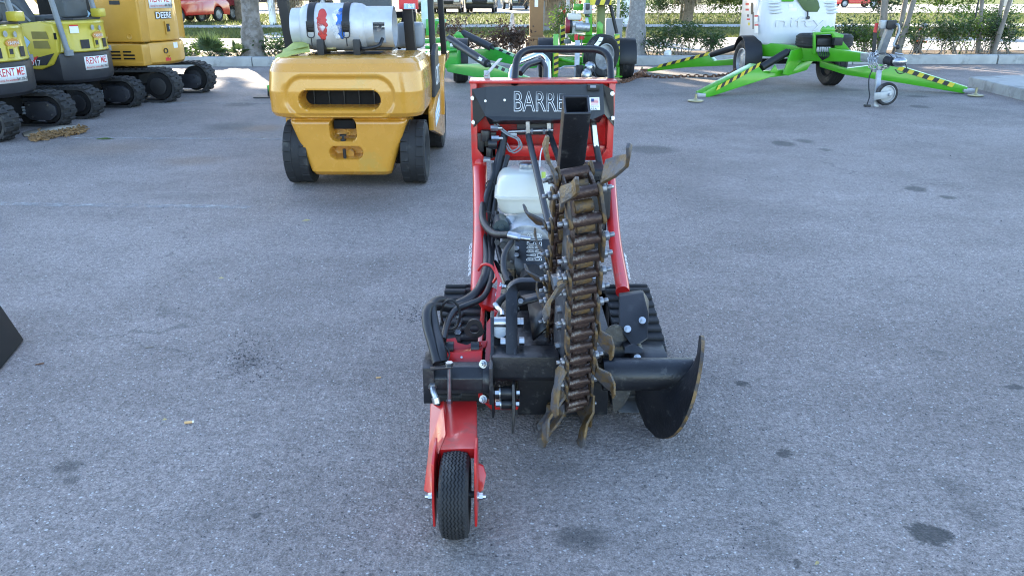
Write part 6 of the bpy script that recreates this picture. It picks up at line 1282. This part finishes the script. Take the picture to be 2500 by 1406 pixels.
q = G(652, 238); mb = MB(); mb.bar(V((q.x + .02, q.y, .12)), V((q.x + .9, q.y + .35, .34)), .10, .09); mb.build('outrigger', M_grn, Ll, bev=.006); mb = MB(); mb.cyl(V((q.x + .04, q.y, .02)), V((q.x + .05, q.y, .13)), .03, 10); mb.build('foot_post', M_plast, Ll)
mb = MB(); mb.obox(V((q.x + .04, q.y - .02, .012)), (.19, 0, 0), (0, .12, 0), (0, 0, .008)); mb.build('foot_pad', M_gry, Ll)
# --- rusty chain on the ground between the lifts
ch = thing('ground_chain', 'rusty chain lying on the asphalt between the two right lifts', 'chain', G(1680, 188))
chain_mesh([G(1515, 200, .012), G(1570, 187, .012), G(1620, 190, .012), G(1680, 187, .012), G(1740, 187, .012), G(1780, 182, .02), W(1795, 172, 13.3)], .075, .011, ch, 'chain_run', M_copper)
for k in range(4): chain_mesh([G(1545 + rg.uniform(-5, 5), 186 + k, .012), G(1560 + rg.uniform(-10, 10), 182, .05), G(1568, 178, .04), G(1580 + rg.uniform(-8, 8), 185, .03)], .075, .011, ch, 'chain_heap', M_copper)
chain_mesh([G(1470, 199, .012), G(1500, 203, .012), G(1530, 200, .012), G(1548, 192, .012)], .075, .011, ch, 'chain_run', M_copper)
# ------------------------------------------------------------------ across the street: shade trees, bed plants, cars, posts
# added trees with unseen crowns: low ones shade the verge, tall ones the lot
fm = None
def far_shade_tree(x, y, rx, ry, rz, ch, seed, n, label, leaf=.45):
    return tree(label, (x, y, 0), ch, .16, (rx, ry, rz, ch), M_leaf, seed, n=n, leaf=leaf, group='added shade trees across the street')
for i, (x, lab) in enumerate(((-27.5, 'added tall shade tree beyond the left edge, across the street'), (-20.3, 'added tall shade tree directly behind the orange-yellow excavator, across the street'), (-13.6, 'added tall shade tree behind the oak trunk, across the street'), (-7.2, 'added tall shade tree hidden behind the gas cylinder, across the street'), (1.2, 'added tall shade tree behind the tan post, across the street'))):
    far_shade_tree(x, 44 + KS * x, 5.2, 3.0, 5.4, 17.6, 60 + i, 9000, lab, .85)
for i, (x, lab) in enumerate(((-24, 'added low shade tree behind the lemon yellow excavators, across the street'), (-17.6, 'added low shade tree in front of the parked red estate car'), (-11, 'added low shade tree left of the gas cylinder, behind the sidewalk'), (-4.4, 'added low shade tree behind the forklift pillars, behind the sidewalk'), (2.6, 'added low shade tree beside the flowering bush, behind the sidewalk'), (8.6, 'added low shade tree behind the thatched palm right of the pale trunk'))):
    tree(lab, (x, 42.5 + KS * x, 0), 4, .07, (4.2, 2.0, 1.9, 4.7), M_leaf, 80 + i, n=5200, leaf=.6, group='added low shade trees behind the sidewalk')
palm('cabbage palm with a shaggy dead skirt beyond the tan post', W(1345, 62, 29.0) * 1.0, 6.0, .55, 2.6, 21, 420, .2, .75)
palm('cabbage palm behind the pale trunk, thatch hanging low', V((W(1678, 46, 40).x, 40, 0)), 6.0, .5, 2.6, 22, 300, .2, .55)
palm('cabbage palm lit gold beyond the gas cylinder', V((W(702, 30, 38).x, 38, 0)), 6.5, .35, 2.4, 23, 420, .25, .7)
palm('stout sunlit palm trunk beyond the oak, left of the cylinder', V((W(592, 42, 43).x, 43, 0)), 6.5, 3.5, 4.4, 24, 60, .42, .6)
# bed plants
def bed(px, dy=.8): return bedp(px, dy)
palmetto('large palmetto with a pale fanned leaf in the bed beside the orange-yellow excavator', bed(525, .55), .52, 15, 31); add_fan(bpy.data.objects['palmetto'], bed(525, .55) + V((0, -.12, .12)), (.05, -.25, 1), (0, 1, .2), .50, 17, 2.5, 5); add_fan(bpy.data.objects['palmetto'], bed(525, .55) + V((.12, -.1, .10)), (.55, -.3, .8), (0, 1, .2), .42, 15, 2.2, 6); palmetto('smaller palmetto between the large one and the oak trunk', bed(592, .5), .36, 10, 32)
LB = [(455, .5, .5, .22, 240, M_leaf, 'low green tuft at the left end of the bed'), (488, .35, .45, .16, 220, M_leafy, 'short green groundcover below the large palmetto'), (565, .4, .4, .13, 160, M_leaf, 'low weeds between the two palmettos'), (668, .6, .7, .30, 520, M_leaf, 'low grassy shrub just right of the oak trunk'), (705, .6, .6, .28, 420, M_leaf, 'low grassy shrub hard against the forklift sling'),
      (1090, 1.3, .8, .75, 260, M_leafr, 'bare twiggy shrub behind the left green lift'), (1165, 1.2, .8, .35, 380, M_leafr, 'sparse low twigs beside the upper green outrigger'), (1215, 1.0, .6, .36, 420, M_leafr, 'small bronze shrub left of the white stump'), (1258, .9, .62, .52, 1100, M_leafr, 'dark bronze shrub round the foot of the white stump'),
      (1376, 1.4, .45, .95, 700, M_leafy, 'tall yellowish shrub right of the tan post'), (1606, .6, .6, .40, 700, M_leaf, 'small dark shrub right of the pale trunk'), (1668, .7, .75, .62, 1140, M_leaf, 'dense dark green shrub above the pale litter'), (1738, .7, .6, .42, 800, M_leaf, 'low shrub left of the white lift body'),
      (2096, .9, .8, .62, 780, M_leaf, 'hedge shrub behind the spare wheel'), (2262, .6, .8, .62, 720, M_leaf, 'hedge shrub just left of the hydrant'), (2335, .6, .8, .66, 1140, M_leaf, 'dense hedge shrub just right of the hydrant'), (2400, .95, .8, .72, 1200, M_leafy, 'bright hedge shrub between the hydrant and thin stems'), (2452, 1.0, .8, .75, 960, M_leaf, 'hedge shrub at the thin multi stemmed tree'), (2505, 1.0, .8, .7, 780, M_leaf, 'hedge shrub cut by the right edge'), (2170, 1.2, .8, .6, 720, M_leaf, 'hedge shrub behind the trailer jack post'), (2135, .8, .5, .45, 700, M_leafy, 'small bright shrub behind the brake lever'), (1140, 1.4, .7, .55, 180, M_leafr, 'thin bare stems behind the left lift mudguard')]
for i, (px, dy, w, h_, n, m, lab) in enumerate(LB): shrub(lab, bed(px, dy), w, h_, n, 100 + i, m, .062 if m is not M_leafr else .07, name='shrub', d=.5, stems=10, group='shrubs in the planting bed', dense=1.0)
# larger greenery across the street
BG = [(1655, 41, 3.0, 1.9, 3000, M_leaf, 'dark bush across the street behind the pale trunk', .11), (1750, 41.5, 4.0, 2.0, 4200, M_leaf, 'broad leafy bush across the street left of the white lift', .13), (1800, 40.5, 2.6, 1.6, 2400, M_leafy, 'bright bush across the street hard by the white lift', .12), (2290, 33, 4.2, 2.4, 5200, M_leafy, 'big glowing yellow-green bush above the hydrant', .12), (2150, 33, 2.2, 1.9, 2000, M_leaf, 'shadowed bush behind the trailer jack', .11), (2420, 30.5, 2.0, .8, 1300, M_leafy, 'low sunlit bush right of the hydrant', .09),
      (1372, 33, 1.4, 1.3, 500, M_leafy, 'flowering bush behind the middle lift', .1), (1590, 41, 1.8, 1.2, 900, M_leaf, 'dark bush immediately right of the pale trunk', .11), (1500, 34, 1.6, 1.0, 700, M_leafy, 'yellow sunlit bush behind the grey cabinet', .1)]
for i, (px, Y, w, h_, n, m, lab, lf) in enumerate(BG):
    p = W(px, 60, Y); p.z = 0; shrub(lab, p, w, h_, n, 200 + i, m, lf, name='bush', stems=14, group='bushes across the street', flowers=60 if px == 1372 else 0, dense=2.2)
# turf blades on the verge (uncountable)
def blades(name, n, y0, y1, seed, x0, x1, h):
    g = np.random.default_rng(seed); x = g.uniform(x0, x1, n); y = g.uniform(y0, y1, n) + KS * x; c = np.stack([x, y, np.full(n, -.03)], 1); d = np.stack([g.normal(0, .35, n), g.normal(0, .35, n), np.ones(n)], 1) * (h * g.uniform(.5, 1.3, n))[:, None]; s = np.stack([g.normal(0, .018, n), g.normal(0, .018, n), np.zeros(n)], 1)
    q = np.stack([c - s, c + s, c + d], 1).reshape(-1, 3); me = bpy.data.meshes.new(name); me.from_pydata(q.tolist(), [], [(3 * i, 3 * i + 1, 3 * i + 2) for i in range(n)]); return tag(link(name, me, M_blade), 'short rough grass on the verge across the street', 'grass', kind='stuff')
blades('verge_grass', 42000, 26.4, 33.6, 1, -24, 24, .10); blades('lawn_grass', 30000, 36.5, 54, 2, -36, 36, .14)
# posts, cabinet, stump, litter, hydrant
tp = thing('sign_post', 'tan square post on a stepped base, behind the middle of the trencher', 'post', V((W(1309, 110, 19.3).x, 19.3, .0)), None)
x = W(1309, 110, 19.3).x; B('shaft', tp, M_tan, (x - .155, 19.15, .3), (x + .155, 19.46, 3.2), .012); B('base', tp, M_tan, (x - .245, 19.06, 0), (x + .245, 19.55, .34), .02); B('base_cap', tp, M_tan, (x - .20, 19.10, .34), (x + .20, 19.51, .41), .02); B('outlet_box', tp, M_white, (x - .05, 19.12, 1.05), (x + .03, 19.15, 1.2), .006)
def post(label, px, Y, w, z1, m, cat='post', name='street_post'):
    x = W(px, 30, Y).x; mb = MB(); mb.cyl((x, Y, -.05), (x, Y, z1), w, 12); return tag(mb.build(name, m), label, cat)
post('grey pole beyond the tan post, half hidden by it', 1333, 31, .16, 4, M_post); post('slim grey pole left of the middle lift mast', 1386, 25, .055, 3, M_galv); post('slim grey pole just left of the pale trunk', 1509, 25.5, .05, 3, M_galv); post('white post across the street left of the pale trunk', 1527, 37, .20, 2.5, M_white); post('white sunlit post right of the oak trunk', 664, 37.5, .16, 2.5, M_white); post('short white post on the lawn in front of the parked silver pickup', 531, 46, .05, 1.1, M_white)
post('thin stake far right across the street', 2384, 30, .03, 1.2, M_gry)
B0 = MB(); a, b = W(1478, 92, 20.0), W(1517, 45, 20.3); B0.box((a.x, 20.0, .1), (b.x, 20.35, b.z)); cb = B0.build('utility_cabinet', M_post, bev=.012); tag(cb, 'grey steel utility cabinet behind the middle lift', 'cabinet')
a, b = W(2444, 16, 24), W(2480, -30, 24); B0 = MB(); B0.box((a.x, 24, a.z), (b.x, 24.05, b.z + .4)); B0.cyl(((a.x + b.x) / 2, 24.03, 0), ((a.x + b.x) / 2, 24.03, a.z + .02), .03, 8); tag(B0.build('street_sign', mat('sign_back', (.45, .42, .36), .6)), 'pale sign board seen from behind at the far right', 'sign')
c = V((W(1250, 110, 19.8).x, 19.8, .1)); mb = MB(); mb.tube([c, c + V((.01, 0, .3)), c + V((0, 0, .6)), c + V((.01, 0, .72)), c + V((0, 0, .80))], [.10, .085, .06, .05, .03], 10); tag(mb.build('tree_stump', mat('weathered_white_wood', (.50, .48, .46), .9, var=.35, scale=8, bump=.5), ang=60), 'weathered white pointed stump rising from the bronze shrub', 'stump')
def crumple(label, c, r, m, name, cat, seed):
    g = random.Random(seed); mb = MB(); n = 12; rings = []
    for i in range(7):
        th = math.pi * i / 6; rings.append([V(c) + V((r * max(.05, math.sin(th)) * math.cos(6.283 * k / n) * g.uniform(.75, 1.25), r * max(.05, math.sin(th)) * math.sin(6.283 * k / n) * g.uniform(.75, 1.25), -r * .8 * math.cos(th) * g.uniform(.8, 1.1) + r * .8)) for k in range(n)])
    mb.loft(rings); return tag(mb.build(name, m, smooth=False), label, cat)
crumple('crumpled pale plastic bag at the foot of the dense dark shrub', bed(1628, .35), .085, M_white, 'plastic_bag', 'bag', 3)
hy = thing('fire_hydrant', 'leaning grey hydrant with orange flange in the hedge at the right', 'hydrant', bed(2296, 1.25)); c = bed(2296, 1.25)
lean = V((.10, 0, 1)).normalized(); mb = MB(); mb.lathe([(.085, -.05), (.085, .21), (.09, .22)], c, (0, 0, 1), 16); mb.build('lower_barrel', M_gry, hy); mb = MB(); mb.lathe([(.001, .22), (.15, .22), (.15, .26), (.001, .26)], c, lean, 20); mb.build('flange', M_orange, hy); mb = MB(); mb.lathe([(.085, .26), (.08, .50), (.085, .52), (.07, .58), (.03, .62), (.001, .62)], c, lean, 18); mb.build('upper_barrel', M_post, hy); mb = MB(); p = c + lean * .5; mb.cyl(p + V((-.04, -.03, 0)), p + V((-.13, -.07, 0)), .038, 8); mb.build('nozzle_cap', M_orange, hy)
# parked vehicles across the street
def car(label, loc, rz, m, L=4.5, Wd=1.8, H=1.5, kind='suv', group='cars parked across the street'):
    t = thing('parked_car', label, 'car', loc, group, rz, local=True); h = Wd / 2; wb_ = L * .3
    if kind == 'suv': up_ = [(-L * .49, .55), (-L * .495, .95), (-L * .46, 1.02), (-L * .42, H - .04), (-L * .38, H), (L * .12, H), (L * .24, 1.05), (L * .45, .95), (L * .49, .82), (L * .495, .5)]
    elif kind == 'sedan': up_ = [(-L * .49, .5), (-L * .495, .85), (-L * .47, .98), (-L * .32, 1.02), (-L * .20, H - .06), (-L * .12, H), (L * .08, H), (L * .24, 1.0), (L * .45, .88), (L * .49, .75), (L * .495, .45)]
    else: up_ = [(-L * .49, .6), (-L * .495, 1.05), (-L * .1, 1.08), (-L * .08, H), (L * .10, H), (L * .22, 1.12), (L * .45, 1.05), (L * .49, .9), (L * .495, .55)]
    lowz = .28 if kind != 'pickup' else .42; rw = .33 if kind != 'pickup' else .39; low = []
    for cxw in (wb_, -wb_):
        low += [(cxw + (rw + .06) * math.cos(R(a)), rw + (rw + .06) * math.sin(R(a))) for a in range(0, 181, 20) if rw + (rw + .06) * math.sin(R(a)) > lowz]
    poly = up_ + [(L * .48, lowz)] + low + [(-L * .48, lowz)]
    secs = []
    for s, ins in ((-1, .0), (1, .0)): secs.append(s)
    mb = MB(); n = len(poly); rings = []
    for y, k in ((-h, 1), (-h * .97, 0), (h * .97, 0), (h, 1)):
        rings.append([V((x * (1 - .012 * k), y * (1 - .16 * max(0, (z - 1.0) / max(.3, H - 1.0))), z - .0 * k)) for x, z in poly])
    mb.loft(rings); body = mb.build('body', m, t, bev=.03, seg=2, ang=40)
    for cxw in (wb_, -wb_):
        for s in (-1, 1):
            w_ = wheel('wheel', t, (cxw, s * (h - .10), rw), (0, -s, 0), rw, .2, M_galv, False)
    # glass
    zb, zt = (1.02 if kind != 'pickup' else 1.14), H - .09
    for s in (-1, 1):
        yy = lambda z: s * (h * (1 - .16 * max(0, (z - 1.0) / max(.3, H - 1.0))) + .004); x0 = {'suv': -L * .40, 'sedan': -L * .22, 'pickup': -L * .07}[kind]
        for a, b in (((x0, -.04 * L)), (-.02 * L, L * .17)): sheet('side_window', t, M_glass, [(a, yy(zb), zb), (b, yy(zb), zb), (b - .1 * (b > 0) * L * .3, yy(zt), zt), (a + .05, yy(zt), zt)], .006 * -s)
    if kind == 'suv': sheet('rear_window', t, M_glass, [(-L * .462, -h * .75, 1.06), (-L * .425, -h * .7, H - .1), (-L * .425, h * .7, H - .1), (-L * .462, h * .75, 1.06)], -.012)
    sheet('windscreen', t, M_glass, [(L * .235, -h * .8, 1.08), (L * .235, h * .8, 1.08), (L * .135, h * .74, H - .06), (L * .135, -h * .74, H - .06)], .02)
    for s in (-1, 1):
        B('headlight', t, mat('lamp_glass', (.75, .76, .78), .1) if 'lamp_glass' not in MATS else MATS['lamp_glass'], (L * .462, s * h * .72 - .17, .70), (L * .498, s * h * .72 + .17, .86), .02); B('tail_light', t, M_rprint, (-L * .499, s * h * .82 - .10, .72), (-L * .47, s * h * .82 + .10, 1.0), .02)
    B('grille', t, M_plast, (L * .48, -h * .5, .58), (L * .502, h * .5, .80), .02); B('front_bumper', t, M_plast if kind != 'sedan' else m, (L * .46, -h * .96, .34), (L * .515, h * .96, .54), .04); B('rear_bumper', t, m if kind != 'pickup' else M_chr, (-L * .515, -h * .96, .38), (-L * .46, h * .96, .60), .04); B('number_plate', t, M_white, (-L * .522, -.16, .64), (-L * .49, .16, .78), .004)
    return t
P_red = mat('red_car_paint', (.55, .03, .03), .2, var=.03, coat=.8); P_mar = mat('maroon_car_paint', (.22, .015, .03), .2, var=.03, coat=.8); P_sil = mat('silver_car_paint', (.45, .46, .47), .3, .5, var=.03, coat=.6); P_blk = mat('black_car_paint', (.02, .02, .024), .2, var=.05, coat=.8); P_brn = mat('bronze_car_paint', (.20, .15, .13), .25, .3, var=.05, coat=.7); P_grn = mat('dark_green_car_paint', (.03, .06, .055), .25, var=.05, coat=.7)
def at(px, py): return G(px, py, 0)
car('bright red estate car seen from behind at the far left', at(452, 55), R(72), P_red, 4.6, 1.85, 1.6); car('dark maroon hatchback just right of the red estate', at(497, 52), R(75), P_mar, 4.3, 1.75, 1.45, 'sedan'); car('silver pickup parked behind the maroon hatchback', at(520, 30), R(20), P_sil, 5.4, 2.0, 1.85, 'pickup'); car('black truck half hidden by the oak trunk', at(640, 25), R(10), P_blk, 5.4, 2.0, 1.9, 'pickup')
car('black estate car facing the camera beyond the left green lift', at(1177, 31), R(-92), P_blk, 4.6, 1.9, 1.65); car('bronze car facing the camera left of the black estate', at(1096, 32), R(-90), P_brn, 4.6, 1.85, 1.5, 'sedan'); car('dark green car between forklift pillar and the bronze car', at(1055, 31), R(-88), P_grn, 4.6, 1.85, 1.6); car('dark vehicle parked left of the palm thatch', at(1266, 25), R(-80), P_grn, 5.2, 2.0, 1.9, 'pickup'); car('red car parked beyond the white lift body', at(2085, 19), R(5), P_red, 4.4, 1.8, 1.5, 'sedan'); car('white van far left behind the excavator canopies', at(480, 14), R(15), M_gel, 5.2, 2.0, 2.0, 'suv'); car('dark truck between the sunlit palm trunks', at(738, 18), R(40), P_blk, 5.2, 2.0, 1.9, 'pickup')
wl2 = MB(); a, b = W(1150, 8, 75), W(1240, -20, 75); wl2.box((a.x, 75, 0), (b.x + 6, 75.3, 3)); tag(wl2.build('metal_building', M_galv), 'pale corrugated metal wall far behind the parked cars', 'building')
# small litter on the asphalt
def stick(label, px, py, L, ang, r, m, name, cat):
    c = G(px, py, r); d = V((math.cos(ang), math.sin(ang), 0)) * L / 2; mb = MB(); mb.cyl(c - d, c + d, r, 8); return tag(mb.build(name, m), label, cat)
M_butt = mat('cigarette_paper', (.62, .38, .18), .8, var=.2)
cg = thing('cigarette_butt', 'cigarette butt with white tip lying left of the red wheel', 'cigarette', G(461, 1030)); c = G(461, 1030, .005); d = V((1, .25, 0)).normalized(); mb = MB(); mb.cyl(c - d * .014, c + d * .011, .0045, 10); mb.build('filter', M_butt, cg); mb = MB(); mb.cyl(c + d * .011, c + d * .016, .0047, 10); mb.build('paper_tip', M_white, cg)
stick('brown twig near the black bucket corner', 365, 847, .032, .4, .003, M_twig, 'twig', 'twig'); stick('reddish twig right below the black bucket corner', 97, 888, .03, .5, .003, M_copper, 'twig', 'twig'); stick('small orange twig left of the front beam', 924, 921, .02, .2, .003, M_butt, 'twig', 'twig')
mb = MB(); c = G(1893, 1374, .003); 
def leafy(label, px, py, s, m, a=0): c = G(px, py, .004); u = V((math.cos(a), math.sin(a), 0)) * s; v = V((-math.sin(a), math.cos(a), 0)) * s * .4; mb = MB(); mb.add([c - u, c + v * .9 + V((0, 0, .006)), c + u, c - v], [(0, 1, 2, 3)]); o = mb.build('fallen_leaf', m, smooth=False); o.modifiers.new('s', 'SOLIDIFY').thickness = .001; return tag(o, label, 'leaf', 'fallen leaves on the asphalt')
M_dry = mat('dry_leaf', (.42, .34, .16), .8, var=.3)
leafy('pale dry leaf near the bottom right', 1995, 1374, .010, M_dry, .6); leafy('green sprig on the asphalt right of the mulch', 256, 339, .09, M_leafy, .1); leafy('pale leaf on the asphalt before the forklift', 748, 538, .03, M_dry, .5); leafy('yellow leaf scrap above the cigarette butt', 402, 1024, .008, M_dry, .3); leafy('tiny leaf left of the trencher track', 540, 679, .014, M_dry, .1)
# loose crumbs of dark grit on the asphalt
g = random.Random(9); mb = MB()
for k in range(1200):
    if k < 330: px, py = 610 + g.gauss(0, 45), 880 + g.gauss(0, 32)
    elif k < 420: px, py = 1010 + g.gauss(0, 18), 772 + g.gauss(0, 14)
    else: px, py = g.uniform(0, 2500), g.uniform(330, 1400)
    c = G(px, py); s = g.uniform(.0008, .0024) * (.6 + c.y * .14); d = V((g.uniform(-1, 1), g.uniform(-1, 1), 0)).normalized(); mb.obox(c + V((0, 0, s * .6)), d * s, V((-d.y, d.x, 0)) * s * .7, V((0, 0, s * .6)))
tag(mb.build('grit', M_gry, smooth=False), 'loose dark grit scattered over the asphalt', 'grit', kind='stuff')
